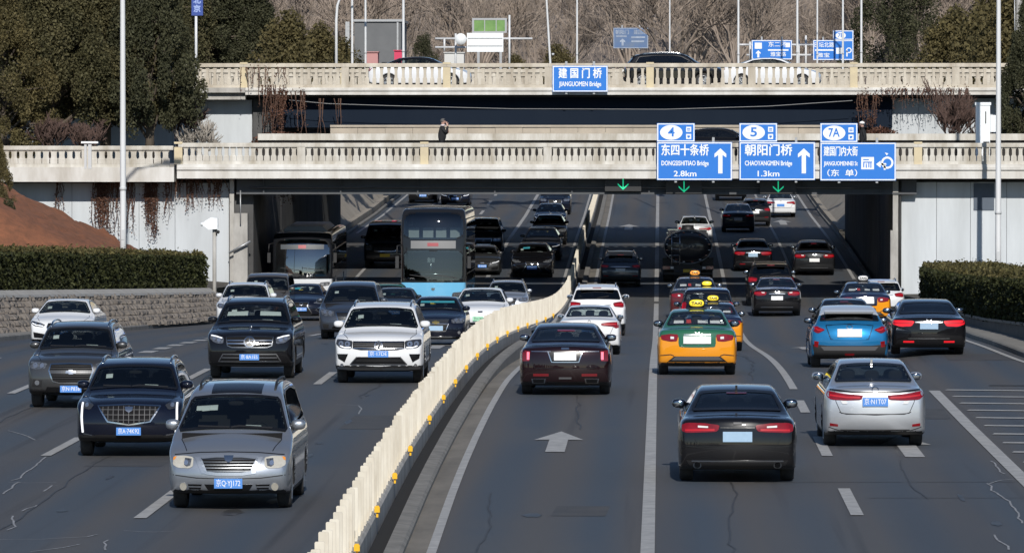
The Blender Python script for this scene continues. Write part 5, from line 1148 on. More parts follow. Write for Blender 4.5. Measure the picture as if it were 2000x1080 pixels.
    Y = lambda y: y * ky - K.mid; zc, zt, zr, zq = cow[1] * kz, top[1] * kz, rb[1] * kz, rt[1] * kz
    prof = dict(front); g = lambda z: K.W2 * float(np.interp(z / H, [p[0] for p in front], [p[1] for p in front]))
    wb, wt = g(zc + .09) * .985, g(zt) * .955
    K.ws = [(-wb, zc + .015), (-wb * .5, zc + .055), (0, zc + .065), (wb * .5, zc + .055), (wb, zc + .015), (wt, zt - .045), (wt * .5, zt - .012), (0, zt - .005), (-wt * .5, zt - .012), (-wt, zt - .045)]
    wb, wt = g(zr + .06) * .93, g(zq) * .955
    if kind in ('suv', 'mpv', 'van'): wb = g(zr + .08) * .95
    K.rw = [(-wb, zr + .035), (-wb * .5, zr + .05), (0, zr + .055), (wb * .5, zr + .05), (wb, zr + .035), (wt, zq - .03), (wt * .5, zq - .005), (0, zq), (-wt * .5, zq - .005), (-wt, zq - .03)]
    K.sw = [(Y(y), z * kz) for y, z in sw]; K.zc, K.zt, K.zr, K.zq, K.Y, K.kind = zc, zt, zr, zq, Y, kind
    K.cowl_y = Y(cow[0])
    return K
def common(K, facing, rear_tint='glass', side_tint=None, seats=2, mirror_key='paint', rim='rim', pillar=True):
    """glass all round, wheels, mirrors, cabin"""
    K.window('windshield', 'F', K.ws, tint='glass'); K.window('rear_window', 'R', K.rw, tint=rear_tint); K.window('side_window', 'S', K.sw, tint=side_tint or rear_tint, frame=.03, cut=.02)
    K.wheels_on(rim); zs = {'sedan': .52, 'hatch': .54, 'coupe_suv': .58, 'suv': .70, 'mpv': .72, 'van': .82}[K.kind] * K.H / {'sedan': 1.46, 'hatch': 1.5, 'coupe_suv': 1.56, 'suv': 1.72, 'mpv': 1.76, 'van': 1.96}[K.kind]
    ys = K.cowl_y - 1.28; rows = [(ys, zs, 2), (ys - .9, zs + .02, 3)]
    if K.kind in ('mpv', 'van'): rows.append((ys - 1.75, zs + .04, 3))
    K.cabin(rows, K.cowl_y - .18, floor=max(.3, zs - .3))
    K.mirrors(K.cowl_y - (.52 if K.kind != 'mpv' else .75), K.zc + .07, mirror_key)
    w0 = K.ws[6]; p, n = K.hit('F', 0, K.zt - .10); K.ball('rear_view_mirror', (0, p.y - .16, K.zt - .13), (.12, .03, .035), 'seat')
    if facing == 'F': K.lay('sticker', 'F', [(.40, K.zt - .14), (.52, K.zt - .15), (.52, K.zt - .22), (.40, K.zt - .21)], 'paper', off=-.02); K.lay('dashboard_paper', 'F', [(-.45, K.zc + .10), (-.2, K.zc + .115), (-.2, K.zc + .135), (-.44, K.zc + .125)], 'paper', off=-.03)
def detail_lines(K, ends):
    """shut lines"""
    g = K.W2
    if 'F' in ends:
        zh = K.zc - .02; K.strip('shut_line', 'T', [(g * .80, K.cowl_y - .02), (g * .82, K.y1 - .75), (g * .70, K.y1 - .30)], .012, 'frit', off=.003, mirror=True)
        K.strip('wiper', 'F', [(-.62, K.zc + .07), (-.1, K.zc + .10), (.02, K.zc + .085)], .022, 'plastic', off=.022); K.strip('wiper', 'F', [(.05, K.zc + .085), (.55, K.zc + .095)], .022, 'plastic', off=.022)
    if 'R' in ends and K.kind == 'sedan':
        K.strip('shut_line', 'R', [(g * .80, K.zr - .04), (g * .76, .80), (g * .66, .60), (0, .57), (-g * .66, .60), (-g * .76, .80), (-g * .80, K.zr - .04)], .011, 'frit', off=.003)
def grille(K, poly, slats=5, key='frit', frame='chrome', fw=.028, slat='chrome', sw=.014, vertical=0):
    g = K.lay('grille', 'F', poly, key, off=.008); 
    if frame: K.strip('grille_frame', 'F', poly, fw, frame, off=.016, closed=True, parent=g)
    zs = [p[1] for p in poly]; lo, hi = min(zs), max(zs); xs = [p[0] for p in poly]
    def span(z):
        r = []
        for (a, b), (c, d) in zip(poly, poly[1:] + poly[:1]):
            if (b > z) != (d > z): r.append(a + (c - a) * (z - b) / (d - b))
        return (min(r), max(r)) if len(r) > 1 else None
    for i in range(slats):
        s = span(lo + (hi - lo) * (i + 1) / (slats + 1))
        if s: K.strip('slat', 'F', [(s[0] + .02, lo + (hi - lo) * (i + 1) / (slats + 1)), (s[1] - .02, lo + (hi - lo) * (i + 1) / (slats + 1))], sw, slat, off=.014, parent=g)
    for i in range(vertical):
        x = min(xs) + (max(xs) - min(xs)) * (i + 1) / (vertical + 1); r = []
        for (a, b), (c, d) in zip(poly, poly[1:] + poly[:1]):
            if (a > x) != (c > x): r.append(b + (d - b) * (x - a) / (c - a))
        if len(r) > 1: K.strip('slat', 'F', [(x, min(r) + .02), (x, max(r) - .02)], .010, slat, off=.013, parent=g)
    return g
def headlamp(K, poly, key='lamp_dark', lenses=((.5, .5, .05),), glow=None):
    """poly on the +x side; lenses in box fractions"""
    xs, zs = [p[0] for p in poly], [p[1] for p in poly]
    for s in (1, -1):
        pl = [(s * u, v) for u, v in poly][::s]
        i = K.lay('headlight', 'F', soft(pl), key, off=.010)
        for fx, fz, r in lenses: K.disc('lens', 'F', (s * (min(xs) + (max(xs) - min(xs)) * fx), min(zs) + (max(zs) - min(zs)) * fz), r, 'lens', off=.016, parent=i, n=14)
        if glow: K.strip('running_light', 'F', [(s * u, v) for u, v in glow], .022, 'drl', off=.018, parent=i)
def taillamp(K, poly, key='red', strip=None, rev=None, skey='red_lit'):
    for s in (1, -1):
        i = K.lay('tail_light', 'R', soft([(s * u, v) for u, v in poly][::s]), key, off=.012)
        if strip: K.strip('light_strip', 'R', [(s * u, v) for u, v in strip], .03, skey, off=.018, parent=i)
        if rev: K.lay('reverse_light', 'R', [(s * u, v) for u, v in rev][::s], 'white_lamp', off=.017, parent=i)
def exhaust(K, x, z, w, h, key='chrome'):
    for s in (1, -1):
        i = K.disc('exhaust_tip', 'R', (s * x, z), h / 2, key, off=.02, rx=w / 2); K.disc('tip_opening', 'R', (s * x, z), h / 2 - .016, 'frit', off=.026, rx=w / 2 - .02, parent=i)
def emblem(K, view, z, kind='ring', r=.055, x=0, key='chrome'):
    n = 20
    if kind in ('ring', 'star', 'vee'):
        if kind != 'ring': K.disc('emblem_ground', view, (x, z), r * 1.05, 'frit', off=.021)
        i = len(K.parts); K.strip('emblem', view, [(x + r * math.cos(2 * math.pi * k / n), z + r * math.sin(2 * math.pi * k / n)) for k in range(n)], r * .20, key, off=.026, closed=True, cell=1)
        if kind == 'star':
            for a in (90, 210, 330): K.strip('emblem_spoke', view, [(x, z), (x + r * math.cos(math.radians(a)), z + r * math.sin(math.radians(a)))], r * .15, key, off=.027, parent=i)
        if kind == 'vee': K.strip('emblem_letter', view, [(x - r * .8, z + r * .5), (x - r * .35, z - r * .8), (x, z + r * .1), (x + r * .35, z - r * .8), (x + r * .8, z + r * .5)], r * .2, key, off=.026, parent=i); K.strip('emblem_letter', view, [(x - r * .38, z + r * .85), (x, z + r * .15), (x + r * .38, z + r * .85)], r * .2, key, off=.026, parent=i)
    elif kind == 'bow': K.lay('emblem', view, [(x - .11, z - .025), (x - .04, z - .025), (x - .05, z - .045), (x + .04, z - .045), (x + .045, z - .025), (x + .11, z - .025), (x + .10, z + .025), (x + .04, z + .025), (x + .05, z + .045), (x - .04, z + .045), (x - .045, z + .025), (x - .10, z + .025)], key, off=.026)
    elif kind == 'crest': K.lay('emblem', view, [(x - .075, z + .045), (x - .06, z - .02), (x, z - .055), (x + .06, z - .02), (x + .075, z + .045)], key, off=.026)
    elif kind == 'oval': K.strip('emblem', view, [(x + r * 1.35 * math.cos(2 * math.pi * k / n), z + r * math.sin(2 * math.pi * k / n)) for k in range(n)], r * .3, key, off=.024, closed=True, cell=1)
    elif kind == 'bar': K.lay('emblem', view, [(x - r * 1.6, z - r * .4), (x + r * 1.6, z - r * .4), (x + r * 1.6, z + r * .4), (x - r * 1.6, z + r * .4)], key, off=.024)
KITS = {}
def kit(fn):
    if fn not in KITS: KITS[fn] = fn().finish()
    return KITS[fn]
# ------------------------------------------------------------------ fronts (left carriageway)
def minivan():
    K = shell('mpv', 5.1, 1.92, 1.76); common(K, 'F', 'glass_dark'); detail_lines(K, 'F')
    grille(K, [(-.46, .765), (-.2, .785), (.2, .785), (.46, .765), (.35, .55), (.2, .535), (-.2, .535), (-.35, .55)], 5, 'mesh_black', 'paint', .045, 'dark_chrome', .012); emblem(K, 'F', .745, 'crest', .04)
    K.sym('grille_side', 'F', [(.36, .54), (.42, .54), (.54, .77), (.48, .77)], 'paint', off=.016)
    headlamp(K, [(.555, .765), (.70, .785), (.87, .775), (.885, .66), (.80, .615), (.62, .61), (.56, .64)], 'lamp_warm', ((.34, .46, .035),))
    K.sym('lamp_bowl', 'F', [(.58, .745), (.69, .755), (.70, .66), (.66, .635), (.60, .65)], 'lamp', off=.014)
    K.sym('indicator', 'F', [(.825, .772), (.872, .765), (.88, .72), (.85, .73)], 'amber', off=.014)
    K.lay('lower_grille', 'F', [(-.38, .385), (.38, .385), (.32, .30), (-.32, .30)], 'frit', off=.008)
    K.sym('bumper_slot', 'F', [(.42, .385), (.64, .385), (.62, .315), (.44, .315)], 'frit', off=.008); K.strip('bumper_bar', 'F', [(.43, .35), (.63, .35)], .014, 'paint', off=.014, mirror=True)
    for s in (1, -1): K.disc('fog_light', 'F', (s * .715, .35), .055, 'lamp_warm', off=.014)
    K.strip('bumper_line', 'F', [(-.93, .52), (-.5, .475), (0, .465), (.5, .475), (.93, .52)], .014, 'plastic', off=.003)
    K.plate('F', .40, text='京Q·YJ172', proud=.03); K.rails(-1.9, .55, .60, 'plastic'); K.lay('sunroof', 'T', [(-.40, .10), (.40, .10), (.40, .75), (-.40, .75)], 'frit', off=.004); K.strip('shut_line', 'F', [(-.86, .80), (-.45, .835), (0, .845), (.45, .835), (.86, .80)], .012, 'frit', off=.003)
    K.lay('sun_visor', 'F', [(.28, 1.48), (.62, 1.46), (.62, 1.40), (.28, 1.41)], 'paper', off=-.05); return K
def crossover():     # navy, shield grille and vertical lamps
    K = shell('suv', 4.8, 1.92, 1.70); common(K, 'F', 'glass_dark'); detail_lines(K, 'F')
    grille(K, [(-.56, .93), (0, .955), (.56, .93), (.38, .655), (0, .60), (-.38, .655)], 3, 'mesh_black', 'chrome', .024, 'grey_plastic', .008, 11); emblem(K, 'F', .87, 'crest', .06)
    headlamp(K, [(.63, .95), (.84, 1.02), (.90, 1.0), (.88, .90), (.70, .86)], 'lamp_dark', ((.5, .5, .035),))
    K.strip('running_light', 'F', [(.845, .98), (.85, .72), (.83, .46)], .034, 'drl', off=.018, mirror=True); K.strip('chrome_trim', 'F', [(.83, .44), (.66, .405)], .018, 'chrome', off=.012, mirror=True)
    K.lay('lower_grille', 'F', [(-.60, .42), (.60, .42), (.66, .30), (-.66, .30)], 'plastic', off=.008); K.strip('chrome_trim', 'F', [(-.72, .275), (0, .262), (.72, .275)], .02, 'chrome', off=.014)
    K.plate('F', .485, text='京A·74K92', proud=.035); K.rails(-1.75, .35, .62); return K
def family_suv():    # grey, split grille with bow-tie badge
    K = shell('suv', 4.65, 1.86, 1.74); common(K, 'F', 'glass_dark'); detail_lines(K, 'F')
    grille(K, [(-.42, .93), (0, .945), (.42, .93), (.46, .80), (.38, .58), (.25, .545), (-.25, .545), (-.38, .58), (-.46, .80)], 7, 'mesh_black', 'chrome', .026, 'plastic', .012); K.strip('grille_bar', 'F', [(-.45, .77), (.45, .77)], .075, 'paint', off=.014); emblem(K, 'F', .77, 'bow', .05, key='chrome')
    headlamp(K, [(.50, .94), (.70, .97), (.86, .98), (.87, .86), (.80, .82), (.55, .83)], 'lamp', ((.3, .5, .045), (.68, .5, .05)))
    K.sym('fog_recess', 'F', [(.60, .60), (.80, .62), (.82, .46), (.62, .46)], 'plastic', off=.006)
    for s in (1, -1): K.disc('fog_light', 'F', (s * .71, .545), .05, 'lens', off=.014)
    K.lay('lower_grille', 'F', [(-.5, .46), (.5, .46), (.55, .36), (-.55, .36)], 'frit', off=.008); K.strip('skid_trim', 'F', [(-.62, .315), (.62, .315)], .025, 'chrome', off=.014)
    K.plate('F', .42, text='京N·P8' + '36', proud=.035); K.rails(-1.7, .4, .60); return K
def big_suv():       # black, ringed star
    K = shell('suv', 5.0, 1.95, 1.86); common(K, 'F', 'glass_dark'); detail_lines(K, 'F')
    grille(K, [(-.53, 1.0), (0, 1.02), (.53, 1.0), (.50, .80), (.40, .76), (-.40, .76), (-.50, .80)], 0, 'mesh_black', 'dark_chrome', .018)
    for z in (.85, .92): K.strip('grille_bar', 'F', [(-.50, z), (.50, z)], .026, 'chrome', off=.016)
    emblem(K, 'F', .885, 'star', .115); headlamp(K, [(.58, .98), (.74, 1.03), (.90, 1.06), (.91, .96), (.78, .86), (.60, .84)], 'lamp', ((.35, .42, .045), (.68, .55, .04)), [(.62, .97), (.76, 1.01), (.88, 1.03)])
    K.lay('lower_grille', 'F', [(-.58, .60), (.58, .60), (.68, .44), (-.68, .44)], 'frit', off=.008); K.strip('chrome_trim', 'F', [(-.60, .60), (.60, .60), (.70, .43), (-.70, .43)], .026, 'chrome', off=.016, closed=True); K.strip('slat', 'F', [(-.62, .52), (.62, .52)], .03, 'chrome', off=.014)
    K.strip('skid_trim', 'F', [(-.75, .34), (.75, .34)], .04, 'grey_plastic', off=.012); K.plate('F', .535, text='京·8A1E5', proud=.04); K.rails(-1.8, .5, .64); K.sym('sun_visor', 'F', [(.14, 1.58), (.60, 1.56), (.62, 1.47), (.14, 1.48)], 'paper', off=-.04)
    m = MB(); m.tube([(0, K.y1 - .42, 1.10), (0, K.y1 - .42, 1.19)], .008); m.tube([(.03 * math.cos(t), K.y1 - .42, 1.20 + .03 * math.sin(t)) for t in [2 * math.pi * k / 12 for k in range(13)]], .006); K.solid('hood_ornament', m, 'chrome'); return K
def white_suv():     # white, two chrome bars, round badge
    K = shell('suv', 4.8, 1.94, 1.72); common(K, 'F', 'glass_dark'); detail_lines(K, 'F')
    K.lay('grille', 'F', [(-.56, .935), (.56, .935), (.56, .775), (.40, .745), (-.40, .745), (-.56, .775)], 'mesh_black', off=.008)
    for z in (.922, .782): K.strip('grille_bar', 'F', [(-.55, z), (.55, z)], .013, 'chrome', off=.018)
    for z in (.815, .85, .885): K.strip('slat', 'F', [(-.53, z), (.53, z)], .012, 'grey_plastic', off=.014)
    emblem(K, 'F', .845, 'vee', .085); headlamp(K, [(.56, .935), (.74, .965), (.92, .975), (.93, .87), (.84, .79), (.58, .77)], 'lamp_dark', ((.32, .5, .06), (.70, .52, .055)), [(.60, .80), (.74, .80), (.84, .83)])
    K.lay('lower_grille', 'F', [(-.46, .60), (.46, .60), (.60, .44), (-.60, .44)], 'frit', off=.008); K.strip('chrome_trim', 'F', [(-.47, .60), (-.62, .435), (.62, .435), (.47, .60)], .02, 'chrome', off=.014); K.strip('slat', 'F', [(-.5, .52), (.5, .52)], .016, 'plastic', off=.013)
    K.sym('air_intake', 'F', [(.66, .66), (.90, .66), (.88, .56), (.74, .48)], 'frit', off=.008)
    K.strip('bumper_trim', 'F', [(-.90, .36), (-.6, .335), (.6, .335), (.90, .36)], .05, 'chrome', off=.014); K.lay('lower_lip', 'F', [(-.66, .31), (.66, .31), (.62, .25), (-.62, .25)], 'frit', off=.010)
    for s in (1, -1): K.disc('fog_light', 'F', (s * .80, .42), .035, 'lens', off=.014)
    K.plate('F', .665, text='京·17DE', proud=.035); K.rails(-1.7, .45, .62); return K
def plain_suv_front():
    K = shell('suv', 4.65, 1.86, 1.68); common(K, 'F', 'glass_dark'); detail_lines(K, 'F')
    grille(K, [(-.42, .92), (.42, .92), (.36, .68), (-.36, .68)], 3, 'mesh_black', 'chrome', .022, 'grey_plastic'); headlamp(K, [(.48, .92), (.85, .97), (.88, .87), (.80, .80), (.52, .80)], 'lamp', ((.3, .5, .05), (.7, .5, .045)))
    K.lay('lower_grille', 'F', [(-.55, .55), (.55, .55), (.60, .42), (-.60, .42)], 'frit', off=.008); emblem(K, 'F', .82, 'oval', .05)
    K.plate('F', .60, proud=.03); K.rails(-1.7, .4, .6, 'chrome'); return K
def sedan_front(): 
    K = shell('sedan', 4.8, 1.83, 1.45); common(K, 'F'); detail_lines(K, 'F')
    grille(K, [(-.36, .73), (.36, .73), (.40, .62), (.28, .38), (-.28, .38), (-.40, .62)], 5, 'mesh_black', 'chrome', .022, 'plastic'); emblem(K, 'F', .66, 'bar', .06); headlamp(K, [(.45, .69), (.60, .75), (.87, .81), (.88, .74), (.76, .655), (.52, .625)], 'lamp_dark', ((.34, .42, .035), (.66, .56, .032)), [(.50, .655), (.72, .685), (.84, .74)])
    K.sym('air_intake', 'F', [(.45, .42), (.80, .48), (.78, .32), (.48, .30)], 'frit', off=.008); K.plate('F', .50, text='京·K6290', proud=.03); K.fin(-1.3); return K
def sporty_sedan_front():     # dark, slanted lamps, angular chrome outline
    K = shell('sedan', 4.85, 1.84, 1.44); common(K, 'F'); detail_lines(K, 'F')
    grille(K, [(-.30, .74), (.30, .74), (.24, .58), (.42, .30), (.36, .26), (-.36, .26), (-.42, .30), (-.24, .58)], 7, 'mesh_black', 'chrome', .024, 'plastic'); headlamp(K, [(.44, .70), (.86, .84), (.87, .74), (.72, .66)], 'lamp', ((.4, .5, .035), (.72, .6, .03)))
    K.strip('chrome_trim', 'F', [(.80, .58), (.56, .44), (.80, .28)], .022, 'chrome', off=.013, mirror=True); emblem(K, 'F', .66, 'oval', .05); K.plate('F', .46, text='京·B51M', proud=.03)
    K.lay('tint_reflection', 'F', [(.12, 1.28), (.42, 1.26), (.42, 1.20), (.12, 1.21)], 'blue_strip', off=.02); return K  # teal patch paints a blue reflection onto the windscreen
def dark_sedan_front():       # black, gold badge, teal windscreen reflection
    K = shell('sedan', 4.65, 1.80, 1.48); common(K, 'F'); detail_lines(K, 'F')
    K.lay('grille', 'F', [(-.40, .80), (.40, .80), (.37, .70), (-.37, .70)], 'lamp_dark', off=.008); grille(K, [(-.38, .66), (.38, .66), (.30, .44), (-.30, .44)], 4, 'mesh_black', 'chrome', .022, 'plastic'); emblem(K, 'F', .70, 'bow', key='gold')
    headlamp(K, [(.46, .79), (.84, .86), (.87, .76), (.80, .68), (.48, .68)], 'lamp', ((.35, .5, .05), (.7, .5, .04)))
    for s in (1, -1): K.disc('fog_light', 'F', (s * .70, .40), .045, 'lens', off=.014)
    K.plate('F', .53, face='plate_pale', proud=.03); K.lay('tint_reflection', 'F', [(-.50, 1.33), (.50, 1.33), (.52, 1.27), (-.52, 1.27)], 'blue_strip', off=.020); K.strip('chrome_trim', 'F', [(-.6, .27), (.6, .27)], .02, 'chrome', off=.012); return K
def electric_front():         # white, no grille, green plate
    K = shell('hatch', 4.7, 1.86, 1.50); common(K, 'F', side_tint='glass_dark'); detail_lines(K, 'F')
    headlamp(K, [(.50, .70), (.70, .80), (.88, .86), (.89, .78), (.76, .69)], 'lamp', ((.45, .5, .04),)); K.lay('lower_grille', 'F', [(-.55, .36), (.55, .36), (.62, .25), (-.62, .25)], 'frit', off=.008); K.strip('chrome_trim', 'F', [(-.6, .38), (.6, .38)], .02, 'chrome', off=.012)
    emblem(K, 'F', .72, 'bar', .045); K.plate('F', .50, w=.48, face='plate_green', text='京A·D82306', tmat='plate_ink', proud=.03); K.sym('air_intake', 'F', [(.68, .50), (.84, .52), (.82, .34), (.72, .34)], 'frit', off=.008); return K
def mpv_front():              # dark grey-blue people carrier
    K = shell('mpv', 5.1, 1.88, 1.78); common(K, 'F', 'glass_dark'); detail_lines(K, 'F')
    grille(K, [(-.42, .83), (.42, .83), (.34, .56), (-.34, .56)], 6, 'mesh_black', 'chrome', .03, 'dark_chrome', .012); emblem(K, 'F', .70, 'ring', .06); headlamp(K, [(.46, .84), (.70, .90), (.88, .95), (.89, .84), (.80, .72), (.50, .70)], 'lamp', ((.3, .45, .055), (.68, .5, .05)))
    K.lay('lower_grille', 'F', [(-.5, .40), (.5, .40), (.55, .29), (-.55, .29)], 'frit', off=.008); K.sym('fog_recess', 'F', [(.62, .46), (.82, .48), (.80, .34), (.64, .34)], 'plastic', off=.008); K.plate('F', .47, proud=.03); return K
def van_front():
    K = shell('van', 5.04, 1.88, 1.96); common(K, 'F', 'glass_dark'); detail_lines(K, 'F')
    grille(K, [(-.50, .96), (.50, .96), (.44, .74), (-.44, .74)], 3, 'mesh_black', 'chrome', .02, 'grey_plastic'); headlamp(K, [(.54, 1.0), (.86, 1.06), (.89, .84), (.56, .76)], 'lamp', ((.4, .5, .07), (.75, .5, .05)))
    K.lay('lower_grille', 'F', [(-.5, .46), (.5, .46), (.55, .36), (-.55, .36)], 'frit', off=.008); K.plate('F', .57, face='plate_yellow', proud=.03); return K
# ------------------------------------------------------------------ rears (right carriageway)
def exec_rear():              # black, wide flat lamps
    K = shell('sedan', 4.95, 1.88, 1.47); common(K, 'R', 'glass_dark', rim='rim'); detail_lines(K, 'R')
    taillamp(K, [(.28, .925), (.55, .955), (.80, .955), (.87, .925), (.87, .83), (.80, .80), (.34, .82), (.30, .85)], 'red', [(.36, .85), (.60, .845), (.82, .84)], [(.46, .905), (.62, .915), (.62, .885), (.46, .88)])
    K.strip('chrome_trim', 'R', [(-.27, .885), (.27, .885)], .016, 'frit', off=.006); emblem(K, 'R', .95, 'bar', .04, key='grey_plastic'); K.plate('R', .745, w=.46, h=.16, face='plate_pale', proud=.03)
    K.strip('bumper_line', 'R', [(-.86, .60), (-.4, .56), (.4, .56), (.86, .60)], .016, 'frit', off=.004); K.lay('diffuser', 'R', [(-.80, .37), (.80, .37), (.72, .24), (-.72, .24)], 'plastic', off=.008); K.strip('diffuser_trim', 'R', [(-.72, .36), (.72, .36)], .022, 'chrome', off=.015)
    exhaust(K, .63, .295, .13, .10); K.lay('third_brake_light', 'R', [(-.16, 1.365), (.16, 1.365), (.16, 1.352), (-.16, 1.352)], 'red_dark', off=.02); K.fin(-.85); return K
def silver_rear():            # silver sedan, slim lamps joined by black bar
    K = shell('sedan', 4.65, 1.78, 1.47); common(K, 'R', 'glass'); detail_lines(K, 'R')
    taillamp(K, [(.20, .915), (.50, .93), (.82, .98), (.84, .90), (.76, .83), (.50, .82), (.24, .83)], 'red', [(.26, .87), (.50, .875), (.78, .91)], [(.50, .815), (.60, .815), (.56, .76), (.48, .76)])
    K.strip('garnish', 'R', [(-.78, 1.0), (-.4, .965), (.4, .965), (.78, 1.0)], .024, 'frit', off=.012); emblem(K, 'R', 1.0, 'oval', .04); K.plate('R', .80, w=.44, h=.15, text='京·N1T07', proud=.03)
    K.strip('bumper_line', 'R', [(-.62, .62), (-.5, .585), (.5, .585), (.62, .62)], .014, 'plastic', off=.004); K.sym('reflector', 'R', [(.64, .41), (.78, .43), (.78, .38), (.64, .37)], 'red', off=.010)
    K.lay('diffuser', 'R', [(-.60, .32), (.60, .32), (.52, .21), (-.52, .21)], 'plastic', off=.006); K.fin(-.8, 'chrome'); K.strip('bumper_edge', 'R', [(-.80, .36), (-.62, .30), (.62, .30), (.80, .36)], .014, 'plastic', off=.004); return K
def limo_rear():              # dark maroon, vertical lamp bars
    K = shell('sedan', 5.1, 1.90, 1.49); common(K, 'R', 'glass_dark', rim='rim_dark'); detail_lines(K, 'R')
    K.strip('spoiler_edge', 'R', [(-.82, 1.045), (-.4, 1.06), (.4, 1.06), (.82, 1.045)], .02, 'frit', off=.010)
    K.sym('tail_light', 'R', [(.72, .95), (.88, .97), (.88, .74), (.74, .74)], 'red_dark', off=.012); K.strip('light_strip', 'R', [(.765, .93), (.765, .77)], .05, 'pink_lit', off=.020, mirror=True)
    K.strip('chrome_trim', 'R', [(.30, .945), (.70, .945)], .012, 'chrome', off=.010, mirror=True); K.lay('plate_recess', 'R', [(-.36, .95), (.36, .95), (.28, .72), (-.28, .72)], 'frit', off=.008); K.strip('chrome_trim', 'R', [(-.36, .95), (-.28, .72), (.28, .72), (.36, .95)], .018, 'chrome', off=.014); emblem(K, 'R', 1.0, 'bar', .05)
    K.plate('R', .845, w=.46, h=.17, face='plate_glare', proud=.035); K.sym('reflector', 'R', [(.34, .475), (.66, .475), (.66, .42), (.34, .42)], 'red_dark', off=.010)
    for s in (1, -1):
        i = K.lay('exhaust_tip', 'R', [(s * u, v) for u, v in [(.40, .37), (.70, .37), (.68, .27), (.42, .27)]][::s], 'chrome', off=.016); K.lay('tip_opening', 'R', [(s * u, v) for u, v in [(.43, .355), (.67, .355), (.655, .285), (.44, .285)]][::s], 'frit', off=.022, parent=i)
    K.lay('bumper_badge', 'R', [(-.13, .40), (.13, .40), (.13, .36), (-.13, .36)], 'grey_plastic', off=.012); K.lay('third_brake_light', 'R', [(-.18, 1.355), (.18, 1.355), (.18, 1.325), (-.18, 1.325)], 'red', off=.02); return K
def taxi_rear():              # two-tone cab
    K = shell('sedan', 4.6, 1.80, 1.47); common(K, 'R', 'glass_clear', side_tint='glass', mirror_key='plastic'); 
    K.lay('boot_panel', 'R', [(-.42, .93), (.42, .93), (.42, .66), (.36, .63), (-.36, .63), (-.42, .66)], 'roof_paint', off=.005, rnd=1)
    taillamp(K, [(.42, .92), (.62, .93), (.82, .90), (.80, .80), (.60, .76), (.45, .77)], 'red', None, [(.52, .87), (.60, .875), (.60, .82), (.52, .82)])
    K.plate('R', .80, w=.62, h=.17, face='plate_glare', proud=.035); emblem(K, 'R', .985, 'ring', .045); K.strip('chrome_trim', 'R', [(-.3, .915), (.3, .915)], .02, 'chrome', off=.012)
    K.lay('valance', 'R', [(-.52, .43), (.52, .43), (.68, .30), (.64, .20), (-.64, .20), (-.68, .30)], 'plastic', off=.008); K.lay('valance_insert', 'R', [(-.48, .425), (.48, .425), (.58, .345), (-.58, .345)], 'grey_plastic', off=.013); K.strip('bumper_line', 'R', [(-.88, .44), (-.6, .47), (-.52, .44)], .02, 'plastic', off=.006, mirror=True)
    K.sym('rear_paper', 'R', [(.30, 1.25), (.52, 1.25), (.54, 1.13), (.30, 1.13)], 'paper', off=-.06); K.lay('rear_paper', 'R', [(.02, 1.26), (.2, 1.24), (.2, 1.16), (.02, 1.15)], 'paper', off=-.06); K.lay('rear_card', 'R', [(-.24, 1.27), (-.14, 1.27), (-.12, 1.13), (-.24, 1.13)], 'red_card', off=-.055)
    p, n = K.hit('T', 0, K.Y(2.2)); i = K.ball('roof_sign', (0, p.y, p.z + .12), (.20, .10, .125), 'frit'); K.ball('sign_lamp', (0, p.y - .035, p.z + .125), (.175, .085, .09), 'taxi_lamp', i); K.ball('sign_base', (0, p.y, p.z + .005), (.24, .12, .03), 'plastic', i)
    m = MB(); me = text_mesh('TAXI', .085, bold=.004, width=.24); m.add([(v.co.x, p.y - .124, p.z + .125 + v.co.y) for v in me.vertices], [tuple(q.vertices) for q in me.polygons]); K.solid('sign_letters', m, 'plate_ink', i); return K
def coupe_suv_rear():         # blue crossover, white roof
    K = shell('coupe_suv', 4.4, 1.80, 1.56); common(K, 'R', 'glass_dark', mirror_key='plastic', rim='rim_dark')
    m = MB(); yy = K.Y(.62) ; m.prism([(0, -.02), (.45, .02), (.5, .06), (.1, .06), (-.05, .03)], -.56, .56, lambda u, v, t: Vector((t, yy - .16 + u, K.zq + .03 + v))); K.solid('roof_spoiler', m, 'roof_paint')
    taillamp(K, [(.55, .96), (.70, 1.02), (.86, 1.14), (.90, 1.10), (.86, .96), (.76, .88), (.70, .87)], 'red', [(.62, .95), (.72, .95), (.86, 1.07)], None)
    K.lay('boot_panel', 'R', [(-.52, 1.06), (0, 1.09), (.52, 1.06), (.42, .74), (.34, .70), (-.34, .70), (-.42, .74)], 'paint', off=.014, rnd=1); K.strip('boot_edge', 'R', [(-.54, 1.065), (0, 1.10), (.54, 1.065), (.43, .72), (-.43, .72)], .014, 'frit', off=.012, closed=True); emblem(K, 'R', 1.025, 'oval', .05)
    K.plate('R', .88, w=.56, h=.20, face='plate_glare', proud=.04); K.lay('lower_bumper', 'R', [(-.84, .60), (-.50, .56), (.50, .56), (.84, .60), (.80, .30), (-.80, .30)], 'plastic', off=.010); K.lay('bumper_insert', 'R', [(-.66, .54), (.66, .54), (.58, .44), (-.58, .44)], 'grey_plastic', off=.016); K.sym('reflector', 'R', [(.70, .66), (.80, .68), (.80, .54), (.72, .52)], 'red', off=.016); K.lay('fog_light', 'R', [(-.11, .37), (.11, .37), (.10, .32), (-.10, .32)], 'red', off=.018); return K
